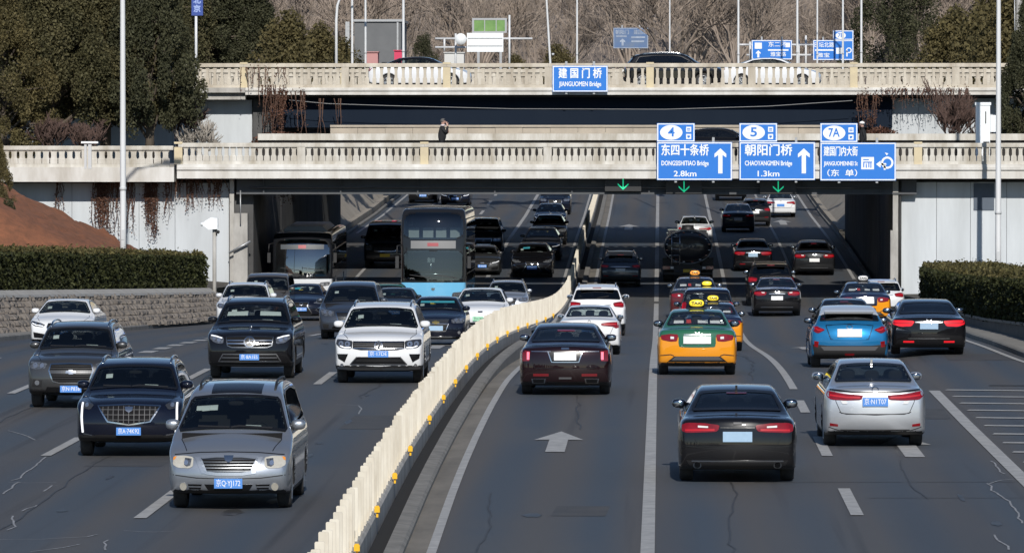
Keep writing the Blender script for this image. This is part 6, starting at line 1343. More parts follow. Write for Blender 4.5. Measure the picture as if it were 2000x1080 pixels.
def wide_sedan_rear():        # black with lit lamps and chrome bar
    K = shell('sedan', 4.85, 1.83, 1.46); common(K, 'R', 'glass_dark'); detail_lines(K, 'R')
    taillamp(K, [(.34, .93), (.60, .95), (.86, .95), (.87, .84), (.70, .78), (.42, .79)], 'red', [(.40, .87), (.62, .875), (.84, .88)], None); K.strip('chrome_trim', 'R', [(-.33, .90), (.33, .90)], .03, 'chrome', off=.012); emblem(K, 'R', .97, 'oval', .045)
    K.plate('R', .80, w=.44, h=.17, face='plate_pale', proud=.03); K.sym('reflector', 'R', [(.36, .40), (.62, .40), (.62, .35), (.36, .35)], 'red', off=.01); K.lay('diffuser', 'R', [(-.6, .31), (.6, .31), (.55, .22), (-.55, .22)], 'plastic', off=.006); K.strip('chrome_trim', 'R', [(-.5, .46), (.5, .46)], .014, 'chrome', off=.008); return K
def white_sedan_rear():
    K = shell('sedan', 4.8, 1.84, 1.46); common(K, 'R', 'glass'); detail_lines(K, 'R')
    taillamp(K, [(.34, .92), (.60, .955), (.80, .96), (.87, .93), (.86, .80), (.78, .77), (.70, .82), (.36, .85)], 'red', [(.42, .885), (.80, .90)], None); emblem(K, 'R', .96, 'ring', .04, key='frit')
    K.plate('R', .74, w=.44, h=.15, face='plate_blue', proud=.02); K.lay('diffuser', 'R', [(-.6, .33), (.6, .33), (.55, .22), (-.55, .22)], 'plastic', off=.006); K.strip('bumper_line', 'R', [(-.84, .56), (.84, .56)], .012, 'plastic', off=.003); exhaust(K, .58, .27, .10, .08); return K
def plain_sedan_rear():
    K = shell('sedan', 4.75, 1.82, 1.46); common(K, 'R', 'glass_dark'); detail_lines(K, 'R')
    taillamp(K, [(.38, .92), (.62, .95), (.84, .94), (.86, .83), (.70, .78), (.42, .80)], 'red', [(.44, .86), (.82, .88)], [(.46, .915), (.58, .92), (.56, .885), (.46, .88)]); K.plate('R', .70, w=.44, h=.15, face='plate_glare', proud=.03); K.strip('chrome_trim', 'R', [(-.3, .86), (.3, .86)], .02, 'chrome', off=.01)
    emblem(K, 'R', .94, 'oval', .045); K.strip('chrome_trim', 'R', [(-.6, .36), (.6, .36)], .022, 'chrome', off=.010); K.lay('diffuser', 'R', [(-.6, .31), (.6, .31), (.55, .22), (-.55, .22)], 'plastic', off=.006); K.lay('third_brake_light', 'R', [(-.12, 1.355), (.12, 1.355), (.12, 1.335), (-.12, 1.335)], 'red', off=.02); return K
def suv_rear():
    K = shell('suv', 4.7, 1.88, 1.72); common(K, 'R', 'glass_dark')
    taillamp(K, [(.52, 1.10), (.72, 1.14), (.90, 1.14), (.92, 1.0), (.82, .95), (.56, .98)], 'red', [(.58, 1.04), (.86, 1.06)], None); K.plate('R', .88, w=.44, h=.15, face='plate_glare', proud=.03); K.strip('chrome_trim', 'R', [(-.45, 1.03), (.45, 1.03)], .026, 'chrome', off=.012)
    m = MB(); m.prism([(0, 0), (.4, .03), (.42, .06), (-.02, .05)], -.55, .55, lambda u, v, t: Vector((t, K.y0 + .36 + u, K.zq + .03 + v - .05 * (t / .6) ** 2))); i = K.solid('roof_spoiler', m, 'paint'); m = MB(); m.box((-.14, K.y0 + .352, K.zq + .035), (.14, K.y0 + .37, K.zq + .065)); K.solid('third_brake_light', m, 'red', i)
    K.lay('lower_bumper', 'R', [(-.82, .58), (.82, .58), (.76, .38), (-.76, .38)], 'plastic', off=.008); K.sym('reflector', 'R', [(.55, .60), (.78, .61), (.78, .56), (.55, .555)], 'red', off=.014); K.rails(-1.6, .5, .60, 'chrome'); K.strip('wiper', 'R', [(0, K.zr + .09), (.38, K.zr + .15)], .02, 'plastic', off=.02); return K
def suv_black_roofline_rear():
    return suv_rear()
def mpv_rear():
    K = shell('mpv', 4.9, 1.84, 1.72); common(K, 'R', 'glass_dark')
    taillamp(K, [(.66, 1.24), (.84, 1.24), (.90, .90), (.72, .86)], 'red', [(.78, 1.2), (.80, .95)], None); K.plate('R', .80, w=.44, h=.15, face='plate_glare', proud=.03); K.strip('chrome_trim', 'R', [(-.5, .98), (.5, .98)], .03, 'chrome', off=.01); K.strip('wiper', 'R', [(0, 1.33), (.36, 1.38)], .02, 'plastic', off=.02)
    p, n = K.hit('T', 0, K.Y(2.6)); i = K.ball('roof_sign', (0, p.y, p.z + .11), (.19, .10, .12), 'frit'); K.ball('sign_lamp', (0, p.y - .03, p.z + .115), (.165, .085, .085), 'taxi_lamp', i); return K
# ------------------------------------------------------------------ traffic
PT = dict(
    silver=paint('paint_silver', (.40, .43, .475), .75, .32), bright=paint('paint_bright_silver', (.60, .62, .645), .7, .33), white=paint('paint_white', (.78, .79, .80), 0, .3), black=paint('paint_black', (.006, .006, .0075), 0, .25), navy=paint('paint_navy', (.0045, .0065, .016), .1, .25),
    graphite=paint('paint_graphite', (.075, .076, .078), .6, .35), slate=paint('paint_slate', (.055, .065, .085), .5, .35), charcoal=paint('paint_charcoal', (.018, .019, .021), .3, .3), maroon=paint('paint_maroon', (.016, .006, .008), .3, .25), brown=paint('paint_taupe', (.12, .108, .095), .5, .4),
    blue=paint('paint_blue', (.012, .16, .36), .35, .3), white2=paint('paint_pearl', (.70, .72, .74), .1, .3), red=paint('paint_red', (.16, .02, .025), .2, .3),
    cab_green=paint('cab_green_yellow', (.80, .30, .012), 0, .35, (.022, .125, .07), .86), green=paint('cab_green', (.022, .125, .07), .1, .3), cab_navy=paint('cab_navy_yellow', (.80, .30, .012), 0, .35, (.010, .016, .045), .86), cab_blue=paint('cab_blue', (.010, .016, .045), .1, .3), cab_red=paint('cab_dark_red', (.10, .012, .015), 0, .35, (.02, .022, .028), .9))
GIN = 'vehicles coming towards the viewer'; GOUT = 'vehicles driving away under the bridge'
def park(fn, cx, yb, face, colour, label, width=None, D=None, name='parked', cat='car', group=None, mats=None, yaw=0, sc=None, hs=1.0):
    K = kit(fn)
    if D is None: D = gpix(cx, yb).y
    s_ = F_PX / D
    sc = sc or (min(1.12, max(.90, width / s_ / K.W)) if width else 1.0)
    fy, ry = max(K.wy), min(K.wy)
    yc = D - ry * sc - .12 if face == 'R' else D + fy * sc - .12
    yface = yc - K.L / 2 * sc
    x = P(cx, 245, yface + .1).x
    z1, z0 = ground(x, yc + 1.4), ground(x, yc - 1.4); an = math.atan((z1 - z0) / 2.8)
    rot = (an, 0, yaw) if face == 'R' else (-an, 0, math.pi + yaw)
    mm = {'paint': PT[colour]} if colour else {}
    mm.update(mats or {})
    return K.place(name, label, cat, group or (GIN if face == 'F' else GOUT), mm, (x, yc, (z0 + z1) / 2), rot, (sc, sc, sc * hs))
D_ = dict
# towards us
park(minivan, 446, 990, 'F', 'silver', 'silver minivan with aged headlamps, closest vehicle in the left carriageway', 238, hs=1.09, name='minivan', cat='minivan')
park(crossover, 246, 889, 'F', 'navy', 'navy crossover with shield grille and white vertical lamp strips', 208, name='crossover_car', yaw=.02)
park(family_suv, 138, 795, 'F', 'graphite', 'dark grey SUV with split chrome grille at the left, ahead of the white sedan', 174, name='suv_car')
park(sedan_front, 118, 679, 'F', 'white', 'white sedan by the left kerb, partly behind the dark grey SUV', 124, hs=.97, name='sedan_car', mats=D_(seat=CM['seat']))
park(big_suv, 487, 738, 'F', 'black', 'large black SUV with ringed star badge on two chrome bars', 168, hs=.96, name='suv_car')
park(white_suv, 739, 747, 'F', 'white', 'white SUV with blue plate and chrome bars across its grille', 173, name='suv_car')
park(plain_suv_front, 474, 655, 'F', 'white2', 'white SUV half hidden behind the large black SUV', 108, D=186, name='suv_car')
park(van_front, 518, 0, 'F', 'brown', 'taupe grey van behind the white SUV, beside the dark coach', 92, D=213, name='van')
park(sporty_sedan_front, 588, 626, 'F', 'navy', 'dark sedan with angular white chrome lines, left of the people carrier', 92, name='sedan_car')
park(mpv_front, 682, 662, 'F', 'slate', 'dark blue-grey people carrier right behind the white SUV with roof rails', 120, name='people_carrier', cat='minivan')
park(dark_sedan_front, 851, 674, 'F', 'navy', 'black sedan with gold badge and teal strip in its windscreen', 116, name='sedan_car')
park(electric_front, 938, 652, 'F', 'white', 'white electric car with a green plate beside the median', 112, name='electric_car')
park(sedan_front, 770, 0, 'F', 'charcoal', 'grey-black sedan squeezed between the people carrier and the black sedan', 92, D=206, name='sedan_car')
park(sedan_front, 754, 0, 'F', 'cab_green', 'green taxi behind the grey-black sedan, yellow roof sign showing', 88, D=217, name='taxi', cat='taxi', mats=D_(lens=CM['lens']))
park(plain_suv_front, 989, 0, 'F', 'bright', 'silver SUV emerging from the bridge shade next to the median', 82, D=216, name='suv_car')
park(sporty_sedan_front, 1039, 541, 'F', 'black', 'black car with a blue plate in the shade right beside the median', 82, name='sedan_car')
park(sedan_front, 1057, 508, 'F', 'slate', 'slate blue sedan behind the black car in the shaded median lane', 78, name='sedan_car')
park(dark_sedan_front, 1072, 478, 'F', 'black', 'black sedan at the shade edge, third in the median lane queue', 70, name='sedan_car')
park(sedan_front, 1074, 449, 'F', 'navy', 'navy sedan just beyond the bridge shade in the median lane', 64, name='sedan_car')
park(plain_suv_front, 1084, 419, 'F', 'navy', 'navy SUV at the top of the median lane, below the bridge girder', 62, name='suv_car')
park(sedan_front, 942, 537, 'F', 'graphite', 'grey sedan in the shade just right of the double-decker bus', 70, name='sedan_car')
park(mpv_front, 944, 515, 'F', 'black', 'black people carrier behind the grey sedan, in deep shade by the bus', 74, D=284, name='people_carrier', cat='minivan')
park(van_front, 752, 522, 'F', 'charcoal', 'dark van with a yellow plate in the shade left of the bus', 84, D=272, name='van')
park(sedan_front, 826, 396, 'F', 'black', 'black car far up the road, cut off by the bridge girder', 58, D=357, name='sedan_car')
park(sedan_front, 889, 401, 'F', 'navy', 'navy sedan with bright lamps above the double-decker bus', 58, D=352, name='sedan_car')
# away from us
park(exec_rear, 1441, 937, 'R', 'black', 'black saloon with wide red lamps, nearest vehicle in the right carriageway', 231, name='sedan_car')
park(silver_rear, 1707, 869, 'R', 'bright', 'bright silver sedan with blue plate, crossing a lane line', 199, name='sedan_car', yaw=.012)
park(limo_rear, 1104, 769, 'R', 'maroon', 'very dark maroon saloon with upright pink lamp strips beside the median', 178, hs=.97, name='sedan_car')
park(taxi_rear, 1362, 731, 'R', 'cab_green', 'green over yellow taxi with blank plate white with glare, nearest cab', 155, name='taxi', cat='taxi', mats=D_(roof_paint=PT['green']))
two = paint('paint_blue_white', (.012, .16, .36), .35, .3, (.75, .76, .77), 1.31)
park(coupe_suv_rear, 1660, 717, 'R', None, 'blue crossover with a white roof and big glare-white plate', 153, name='crossover_car', mats=D_(paint=two, roof_paint=PT['white']), hs=.91)
park(wide_sedan_rear, 1815, 691, 'R', 'black', 'black saloon with lit brake lamps at the far right', 146, hs=.90, name='sedan_car', mats=D_(red=mat('tail_lamp_lit', (.75, .015, .025), .2, emit=.25)))
park(white_sedan_rear, 1151, 692, 'R', 'white', 'white sedan with red angular lamps behind the maroon saloon', 122, name='sedan_car')
park(suv_rear, 1166, 655, 'R', 'white', 'white SUV directly ahead of the white sedan', 112, name='suv_car', hs=.98)
park(taxi_rear, 1394, 685, 'R', 'cab_navy', 'navy over yellow taxi just ahead of the green taxi', 116, name='taxi', cat='taxi', mats=D_(roof_paint=PT['cab_blue']))
park(mpv_rear, 1382, 0, 'R', 'navy', 'navy people carrier cab ahead of the two yellow taxis', 112, D=194, name='taxi', cat='taxi')
park(taxi_rear, 1358, 0, 'R', 'cab_red', 'dark cab with an orange roof lamp right behind the tanker', 100, D=222, name='taxi', cat='taxi', mats=D_(roof_paint=PT['red'], taxi_lamp=CM['taxi_lamp_orange']))
park(plain_sedan_rear, 1518, 617, 'R', 'black', 'black saloon with glare-white plate in sun just before the bridge shade', 95, name='sedan_car')
park(suv_rear, 1506, 0, 'R', 'black', 'black SUV ahead of the black saloon at the shade edge', 94, D=238, name='suv_car')
park(wide_sedan_rear, 1471, 529, 'R', 'black', 'black sedan in deep shade left of the charcoal sedan', 76, name='sedan_car')
park(plain_sedan_rear, 1591, 537, 'R', 'charcoal', 'charcoal sedan in the shade near the right tunnel wall', 81, name='sedan_car')
park(suv_rear, 1212, 560, 'R', 'slate', 'slate grey SUV alone in the shaded lane by the median', 80, name='suv_car', hs=.93)
park(silver_rear, 1357, 0, 'R', 'white', 'white sedan ahead of the tanker', 70, D=293.2, name='sedan_car')
park(plain_sedan_rear, 1442, 453, 'R', 'slate', 'dark blue-grey sedan in sun beyond the shade', 65, name='sedan_car', hs=1.05)
park(suv_rear, 1476, 442, 'R', 'charcoal', 'dark SUV beside the far white sedan', 56, name='suv_car')
park(white_sedan_rear, 1525, 424, 'R', 'white', 'white sedan farthest up the right carriageway', 60, name='sedan_car')
park(suv_rear, 1428, 388, 'R', 'black', 'black car whose underside just shows below the bridge girder', 62, D=361, name='suv_car')
park(plain_sedan_rear, 1652, 0, 'R', 'black', 'black sedan hidden behind the blue crossover, roof showing', 122, D=165, name='sedan_car')
park(taxi_rear, 1690, 0, 'R', 'cab_navy', 'navy cab with a pale roof sign right of the blue crossover', 102, D=186, name='taxi', cat='taxi', mats=D_(roof_paint=PT['cab_blue'], taxi_lamp=CM['paper']))
park(suv_rear, 1722, 0, 'R', 'white2', 'white SUV peeking out by the right tunnel corner', 84, D=208, name='suv_car', hs=.96)
# crossing cars on the two bridges
def cross(fn, cx, D, z, colour, label, name='sedan_car', hs=1.0, sc=1.0, mats=None):
    x = P(cx, 245, D).x; mm = {'paint': PT[colour]}; mm.update(mats or {})
    kit(fn).place(name, label, 'car', 'cars crossing on the bridges', mm, (x, D, z), (0, 0, -math.pi / 2), (sc, sc, sc * hs))
cross(white_sedan_rear, 820, 263, 7.36, 'white', 'white sedan with dark windows crossing the upper bridge, left of the name sign', mats={'paint': paint('paint_white_black', (.78, .79, .80), 0, .3, (.008, .008, .01), 1.08)})
cross(suv_rear, 1317, 263, 7.36, 'black', 'black SUV with a silver roof line crossing the upper bridge', 'suv_car', .95)
cross(white_sedan_rear, 1505, 263.4, 7.36, 'white', 'white sedan crossing the upper bridge below the far blue signs', sc=.97)
cross(plain_sedan_rear, 1402, 242, 4.08, 'black', 'black car on the lower bridge between the exit 4 and exit 5 signs', hs=1.04)
# taxi sign for the oncoming green taxi
p = P(750, 537, 217.9 + .9); m = MB()
# ------------------------------------------------------------------ buses and the tanker
def bus_kit(dd):
    L, W, H = (11.5, 2.5, 4.2) if dd else (11.5, 2.5, 3.3)
    side = [(.06, .32), (.0, .8), (.0, H - .25), (.14, H), (L - .9, H), (L - .34, H - .12), (L - .10, H - .8), (L, 1.5), (L, .6), (L - .10, .30)]
    K = Kit(side, W, [(0, .965), (.08, .99), (.2, 1), (.84, 1), (.95, .965), (1.0, .91), (1.2, .8)], [2.9, L - 2.7], .48, bulge=(.22, .06), crown=.05, nose=(.5, .86), rear=(.3, .9), k=.09, vox=.075, arch=.07, low=.36, inner=.9)
    K.zc = 1.3; K.kind = 'bus'
    if dd:
        K.window('windshield', 'F', [(-1.16, 1.40), (0, 1.36), (1.16, 1.40), (1.16, 2.50), (0, 2.54), (-1.16, 2.50)], tint='glass', frame=.05, rnd=1)
        K.window('upper_windshield', 'F', [(-1.14, 2.96), (1.14, 2.96), (1.12, 3.84), (.9, 3.98), (-.9, 3.98), (-1.12, 3.84)], tint='glass', frame=.06, rnd=1)
        i = K.lay('destination_board', 'F', [(-.86, 2.60), (.86, 2.60), (.86, 2.90), (-.86, 2.90)], 'board', off=.02); K.lay('board_text', 'F', [(-.2, 2.69), (.22, 2.69), (.22, 2.82), (-.2, 2.82)], 'board_red', off=.03, parent=i)
        K.lay('bumper', 'F', [(-1.16, .40), (1.16, .40), (1.18, .66), (-1.18, .66)], 'plastic', off=.01); emblem(K, 'F', 1.05, 'crest', .08)
        for z in (.95, 3.1): 
            for x in (-.75, -.2, .35): pass
        for x in (-.8, -.25, .25, .8):
            m = MB(); m.box((x - .2, K.y1 - 1.6, 3.0), (x + .2, K.y1 - 1.5, 3.38)); K.solid('seat', m, 'seat_light')
        m = MB(); m.tube([(-1.05, K.y1 - .35, 1.62), (1.05, K.y1 - .35, 1.62)], .02); m.tube([(.1, K.y1 - .5, 1.3), (.1, K.y1 - .5, 2.3)], .02); m.cbox((.1, K.y1 - .55, 2.15), (.28, .05, .18)); K.solid('handrail', m, 'chrome')
    else:
        K.window('windshield', 'F', [(-1.14, 1.22), (0, 1.18), (1.14, 1.22), (1.12, 2.75), (.95, 2.92), (-.95, 2.92), (-1.12, 2.75)], tint='glass', frame=.06, rnd=1)
        i = K.lay('destination_board', 'F', [(-.9, 2.46), (.9, 2.46), (.9, 2.68), (-.9, 2.68)], 'board_dim', off=.03); K.lay('board_text', 'F', [(-.16, 2.5), (.16, 2.5), (.16, 2.66), (-.16, 2.66)], 'board_red', off=.04, parent=i)
        m = MB(); m.prism([(-.95, H - .06), (.95, H - .06), (.72, H + .17), (-.72, H + .17)], -2.2, 3.6, lambda u, v, t: Vector((u, t, v))); K.solid('roof_unit', m, 'roof_grey')
    K.window('side_window', 'S', [(-K.L / 2 + .6, 1.6), (K.L / 2 - 1.0, 1.6), (K.L / 2 - 1.0, 2.4), (-K.L / 2 + .6, 2.4)], tint='glass_dark', frame=.05, rnd=0)
    if dd: K.window('side_window', 'S', [(-K.L / 2 + .6, 2.95), (K.L / 2 - .9, 2.95), (K.L / 2 - 1.0, 3.75), (-K.L / 2 + .6, 3.75)], tint='glass_dark', frame=.05, rnd=0)
    headlamp(K, [(.70, .72), (1.12, .78), (1.16, .95), (.74, .92)], 'lamp', ((.3, .5, .07), (.72, .5, .06)))
    K.wheels_on(tw=.28); K.plate('F', .55, w=.44, h=.14, face='plate_yellow', proud=.03); K.strip('wiper', 'F', [(-.9, 1.48), (-.05, 1.60)], .03, 'plastic', off=.03); K.strip('wiper', 'F', [(.05, 1.48), (.9, 1.60)], .03, 'plastic', off=.03)
    for s in (-1, 1):
        m = MB(); m.tube([(s * 1.16, K.y1 - .5, 2.75), (s * 1.38, K.y1 - .1, 2.7), (s * 1.40, K.y1 - .05, 2.35)], .03); m.cbox((s * 1.38, K.y1 - .05, 2.08), (.13, .12, .46)); K.solid('side_mirror', m, 'plastic')
    m = MB(); M = Matrix.Translation((-.55, K.y1 - .95, 1.45)) @ Matrix.Rotation(math.radians(-35), 4, 'X'); m.tube([M @ Vector((.24 * math.cos(t), .24 * math.sin(t), 0)) for t in [2 * math.pi * k / 20 for k in range(21)]], .022, 6); K.solid('steering_wheel', m, 'seat')
    m = MB(); m.box((-1.1, -K.L / 2 + .4, .85), (1.1, K.y1 - .4, .9)); 
    if dd: m.box((-1.15, -K.L / 2 + .3, 2.55), (1.15, K.y1 - .35, 2.6))
    m.box((-1.05, K.y1 - .8, .9), (1.05, K.y1 - .5, 1.28)); K.solid('cabin_floor', m, 'interior'); 
    for r in range(7):
        for x in (-.75, .75): m = MB(); y = K.y1 - 2.2 - r * 1.1; m.box((x - .42, y, .9), (x + .42, y + .45, 1.35)); m.box((x - .42, y - .08, 1.3), (x + .42, y + .02, 2.0)); K.solid('seat', m, 'seat')
    return K
CM.update(board=mat('led_board', (.20, .20, .20), .5), board_dim=mat('led_board_dim', (.06, .07, .08), .5), board_red=mat('board_red', (.35, .06, .07), .5), seat_light=mat('bus_seat_cover', (.62, .62, .60), .7), roof_grey=mat('roof_grey', (.30, .31, .32), .6))
def double_decker(): return bus_kit(True)
def coach(): return bus_kit(False)
park(double_decker, 846, 0, 'F', None, 'tall double-decker bus, black above and bright blue below', 126, D=226, name='double_decker_bus', cat='bus', mats=D_(paint=paint('bus_paint', (.16, .46, .70), 0, .3, (.012, .012, .013), 1.30), glass=glass_mat('bus_glass', (.42, .48, .48), ior=1.95)))
park(coach, 590, 0, 'F', None, 'dark single-deck coach with white lower front in the shade by the left wall', 116, D=244.5, hs=.89, name='coach_bus', cat='bus', mats=D_(paint=paint('coach_paint', (.70, .72, .74), 0, .3, (.010, .011, .014), 1.08), glass=glass_mat('coach_glass', (.45, .62, .66), ior=3.0)))
def tanker():
    D = 259.0; s_ = F_PX / D; x = P(1344, 245, D).x; z = ground(x, D + 2); root = tag(empty('tanker_truck', (x, D, z), 0), 'dark tanker truck with an oval tank, red and white reflector dots round its end', 'truck', GOUT)
    tk = mat('tank_paint', (.008, .009, .016), .35, coat=.6, noise=.6, scale=3, c2=(.014, .014, .018)); el = lambda t, k=1.0: (1.08 * k * math.cos(t), .74 * k * math.sin(t))
    m = MB(); ns = 36; prof = [(0, -.14), (.5, -.12), (.85, -.06), (.97, 0), (1.0, .06), (1.0, 6.2), (.9, 6.4), (0, 6.45)]
    vs = []
    for r, y in prof:
        for k in range(ns): a = el(2 * math.pi * k / ns, r); vs.append((a[0], y, 1.55 + a[1]))
    m.add(vs, [(i * ns + k, i * ns + (k + 1) % ns, (i + 1) * ns + (k + 1) % ns, (i + 1) * ns + k) for i in range(len(prof) - 1) for k in range(ns)], True); m.build('tank', tk, root)
    m = MB(); m.tube([(el(t, 1.0)[0], .02, 1.55 + el(t, 1.0)[1]) for t in [2 * math.pi * k / 40 for k in range(41)]], .025, 6); m.build('rim', M_steel, root)
    for c, nm, off in ((CM['red'], 'red_reflector', 0), (CM['paper'], 'white_reflector', 1)):
        for k in range(8):
            t = 2 * math.pi * (2 * k + off) / 16 + .2; a = el(t, .90); m = MB(); m.cbox((a[0], -.09, 1.55 + a[1]), (.10, .03, .04), None); m.build(nm, c, root)
    m = MB(); m.box((-.30, .6, 2.2), (.30, 4.8, 2.34)); m.box((-.95, .3, 1.0), (-.88, 5.5, 1.1)); m.box((.88, .3, 1.0), (.95, 5.5, 1.1))
    for y in (1.2, 3.2): m.lathe([(.26, 2.3), (.26, 2.48), (0, 2.5)], 16, Matrix.Translation((0, y, 0)))
    m.build('walkway', CM['plastic'], root)
    m = MB(); m.box((-.5, 0, .55), (.5, 8.4, .85)); m.box((-1.15, -.15, .52), (1.15, .1, .74)); m.box((-1.1, -.05, .32), (1.1, .03, .42)); m.build('chassis', CM['plastic'], root)
    for sx in (-1, 1):
        m = MB(); m.box((sx * .98 - .16, -.17, .56), (sx * .98 + .16, -.14, .70)); m.build('tail_light', CM['red'], root)
        m = MB(); m.box((sx * .72 - .07, -.17, .58), (sx * .72 + .07, -.14, .68)); m.build('reverse_light', CM['white_lamp'], root)
        m = MB(); m.box((sx * .88 - .26, .25, .62), (sx * .88 + .26, 2.3, 1.05)); m.build('mudguard', CM['plastic'], root)
        for y in (1.25, 6.9):
            M = Matrix.Translation((sx * 1.12, y, .47)) @ Matrix.Rotation(sx * math.pi / 2, 4, 'Y'); t = MB(); t.lathe([(.28, -.5), (.44, -.5), (.47, -.46), (.47, -.04), (.44, 0), (.29, 0)], 24, M); w_ = t.build('wheel', CM['tyre'], root); t = MB(); t.lathe([(.29, 0), (.24, -.08), (0, -.1)], 20, M); t.build('rim', CM['rim'], w_)
    m = MB()
    for q in (-.18, .18): m.tube([(-.55 + q, -.14, .75), (-.55 + q, -.10, 2.2)], .018)
    for k in range(5): m.tube([(-.73, -.13, .9 + .28 * k), (-.37, -.13, .9 + .28 * k)], .014)
    m.build('ladder', CM['chrome'], root)
    m = MB(); m.box((-.95, 6.7, .5), (.95, 8.6, 2.05)); m.box((-.9, 6.8, 2.05), (.9, 8.4, 2.2)); o = m.build('cab', tk, root); m = MB(); m.box((-.7, 6.68, 1.5), (.7, 6.7, 1.95)); m.build('rear_window', CM['frit'], o)
    m = MB(); me = text_mesh('1802', .26, bold=.006, width=.8); m.add([(v.co.x, -.155, 1.58 + v.co.y) for v in me.vertices], [tuple(q.vertices) for q in me.polygons]); m.build('lettering', mat('faded_lettering', (.10, .10, .105), .6), root)
    m = MB(); m.box((-.22, -.16, .42), (.22, -.145, .56)); m.build('license_plate', CM['plate_yellow'], root)
tanker()
# ------------------------------------------------------------------ people on the lower bridge
def person(label, loc, rz, joints, mats, hat=None, sc=1.0):
    root = tag(empty('person', loc, rz), label, 'person'); root.scale = (sc, sc, sc)
    me = bpy.data.meshes.new('body'); names = list(joints); ix = {n: i for i, n in enumerate(names)}
    me.from_pydata([joints[n][0] for n in names], [(ix[joints[n][2]], ix[n]) for n in names if joints[n][2]], [])
    o = bpy.data.objects.new('body', me); COL.objects.link(o); o.parent = root
    md = o.modifiers.new('skin', 'SKIN'); sv = me.skin_vertices[0].data
    for n in names: sv[ix[n]].radius = joints[n][1] if isinstance(joints[n][1], tuple) else (joints[n][1],) * 2; sv[ix[n]].use_root = (n == 'pelvis')
    o.modifiers.new('sub', 'SUBSURF').levels = 2; o.modifiers['sub'].render_levels = 2
    me2 = bpy.data.meshes.new_from_object(o.evaluated_get(bpy.context.evaluated_depsgraph_get())); o.modifiers.clear(); o.data = me2
    for m_ in mats: me2.materials.append(m_)
    hands = [Vector(joints[n][0]) for n in names if n.startswith('hand')]
    for p_ in me2.polygons:
        c = p_.center; p_.use_smooth = True
        p_.material_index = 1 if c.z > joints['neck'][0][2] + .03 or any((c - h).length < .10 for h in hands) and c.z > .7 else (2 if c.z < .82 else 0)
        if c.z < .09: p_.material_index = 3
    return root, o
skin = mat('skin', (.50, .30, .235), .55); coat = mat('black_coat', (.010, .010, .012), .8); trousers = mat('dark_trousers', (.018, .018, .022), .85); shoe = mat('shoe', (.012, .012, .012), .5); hairm = mat('grey_hair', (.10, .095, .09), .8); scarf = mat('pale_scarf', (.62, .55, .56), .8)
def fingers(J, hand, wrist, d, side):
    d = Vector(d).normalized(); h = Vector(J[hand][0]); s_ = Vector(side).normalized()
    for k, (o, ln) in enumerate(((-.033, .062), (-.011, .074), (.011, .070), (.033, .054))):
        a = h + s_ * o + d * .03; b = a + d * ln * .55; c = b + (d + s_.cross(d) * .7).normalized() * ln * .5
        J[f'{hand}_f{k}a'] = (tuple(b), .009, hand); J[f'{hand}_f{k}b'] = (tuple(c), .008, f'{hand}_f{k}a')
    b = h + s_ * .05 + d * .0; J[f'{hand}_ta'] = (tuple(b), .011, hand); J[f'{hand}_tb'] = (tuple(b + d * .04 + s_ * .015), .009, f'{hand}_ta')
J = {'pelvis': ((0, 0, .95), (.20, .20), None), 'waist': ((0, .01, 1.10), (.195, .19), 'pelvis'), 'chest': ((0, .02, 1.32), (.21, .18), 'waist'), 'collar': ((0, .015, 1.46), (.11, .09), 'chest'), 'neck': ((0, .03, 1.53), .055, 'collar'), 'skull': ((0, .055, 1.63), (.078, .088), 'neck'), 'crown': ((0, .045, 1.70), (.07, .078), 'skull'),
     'hip_l': ((-.09, 0, .88), .10, 'pelvis'), 'knee_l': ((-.09, .12, .50), .065, 'hip_l'), 'ankle_l': ((-.09, .07, .09), .045, 'knee_l'), 'toe_l': ((-.09, .23, .04), .04, 'ankle_l'), 'hip_r': ((.09, 0, .88), .10, 'pelvis'), 'knee_r': ((.09, -.02, .48), .065, 'hip_r'), 'ankle_r': ((.09, -.22, .13), .045, 'knee_r'), 'toe_r': ((.09, -.09, .05), .04, 'ankle_r'),
     'shoulder_l': ((-.18, .02, 1.41), .07, 'chest'), 'elbow_l': ((-.25, .08, 1.13), .065, 'shoulder_l'), 'wrist_l': ((-.12, .24, 1.24), .042, 'elbow_l'), 'hand_l': ((-.06, .24, 1.30), (.045, .022), 'wrist_l'),
     'shoulder_r': ((.18, .02, 1.41), .08, 'chest'), 'elbow_r': ((.24, .16, 1.20), .065, 'shoulder_r'), 'wrist_r': ((.13, .24, 1.46), .038, 'elbow_r'), 'hand_r': ((.10, .20, 1.56), (.045, .022), 'wrist_r')}
fingers(J, 'hand_r', 'wrist_r', (-.2, -.3, 1), (0, 1, .2)); fingers(J, 'hand_l', 'wrist_l', (.8, 0, .6), (0, .2, 1))
p = P(863, 245, 239.3)
r, o = person('person in a black coat walking right on the lower bridge, hand raised to the head', (p.x, 239.3, 4.10), -math.pi / 2, J, [coat, skin, trousers, shoe], sc=1.06)
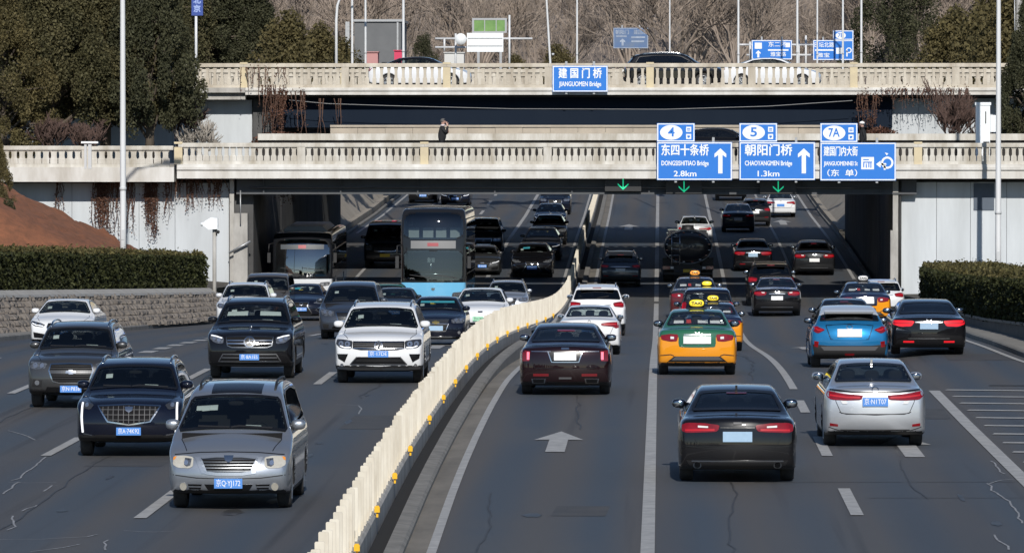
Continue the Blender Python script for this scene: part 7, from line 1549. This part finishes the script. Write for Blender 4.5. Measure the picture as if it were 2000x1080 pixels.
def head_bits(r, hair, face=True, c=(0, .055, 1.655)):
    bm = bmesh.new(); bmesh.ops.create_uvsphere(bm, u_segments=16, v_segments=12, radius=1)
    for v in bm.verts: v.co = Vector((c[0] + v.co.x * .088, c[1] - .012 + v.co.y * .105, c[2] + .025 + v.co.z * .10))
    bmesh.ops.delete(bm, geom=[f for f in bm.faces if f.calc_center_median().y > c[1] + .035 and f.calc_center_median().z < c[2] + .075 or f.calc_center_median().z < c[2] - .03], context='FACES')
    hb = obj('hair', bm, hair, r)
    m = MB(); m.add([(c[0], c[1] + .115, c[2] - .015), (c[0] - .016, c[1] + .082, c[2] - .02), (c[0] + .016, c[1] + .082, c[2] - .02), (c[0], c[1] + .082, c[2] + .035)], ((0, 1, 2), (0, 3, 1), (0, 2, 3))); m.build('nose', skin, r)
    for s in (-1, 1):
        m = MB(); m.lathe([(0, -.006), (.012, 0), (0, .006)], 8, Matrix.Translation((c[0] + s * .032, c[1] + .083, c[2] + .012)) @ Matrix.Rotation(math.pi / 2, 4, 'X')); m.build('eye', shoe, r)
        m = MB(); m.lathe([(0, -.012), (.028, 0), (0, .012)], 10, Matrix.Translation((c[0] + s * .086, c[1] - .005, c[2] - .005)) @ Matrix.Rotation(math.pi / 2, 4, 'Y')); m.build('ear', skin, r)
    m = MB(); m.cbox((c[0], c[1] + .084, c[2] - .055), (.045, .012, .010)); m.build('mouth', CM['red_card'], r)
head_bits(r, hairm)
bm = bmesh.new(); bmesh.ops.create_uvsphere(bm, u_segments=14, v_segments=8, radius=1)
for v in bm.verts: v.co = Vector((v.co.x * .10, .04 + v.co.y * .10, 1.505 + v.co.z * .055))
obj('scarf', bm, scarf, r)
m = MB(); m.cbox((.105, .225, 1.60), (.014, .02, .13)); m.build('phone', shoe, r)
J2 = {k: v for k, v in J.items() if not k.startswith(('hand_', 'wrist_r', 'elbow_r', 'wrist_l', 'elbow_l'))}
J2.update({'elbow_l': ((-.25, -.05, 1.13), .052, 'shoulder_l'), 'wrist_l': ((-.24, .06, .90), .038, 'elbow_l'), 'hand_l': ((-.235, .09, .82), (.022, .045), 'wrist_l'), 'elbow_r': ((.25, .03, 1.13), .052, 'shoulder_r'), 'wrist_r': ((.24, .16, .92), .038, 'elbow_r'), 'hand_r': ((.235, .20, .85), (.022, .045), 'wrist_r')})
fingers(J2, 'hand_l', 'wrist_l', (0, .2, -1), (0, 1, 0)); fingers(J2, 'hand_r', 'wrist_r', (0, .2, -1), (0, 1, 0))
p = P(1686, 245, 239.6)
r, o = person('person in black with a white cap, half hidden by the exit 7A sign', (p.x, 239.6, 4.08), math.pi / 2, J2, [coat, skin, trousers, shoe], sc=1.0)
head_bits(r, hairm)
bm = bmesh.new(); bmesh.ops.create_uvsphere(bm, u_segments=16, v_segments=10, radius=1)
for v in bm.verts: v.co = Vector((v.co.x * .10, .05 + v.co.y * .115, 1.70 + max(-.1, v.co.z) * .09))
obj('cap', bm, CM['paper'], r)
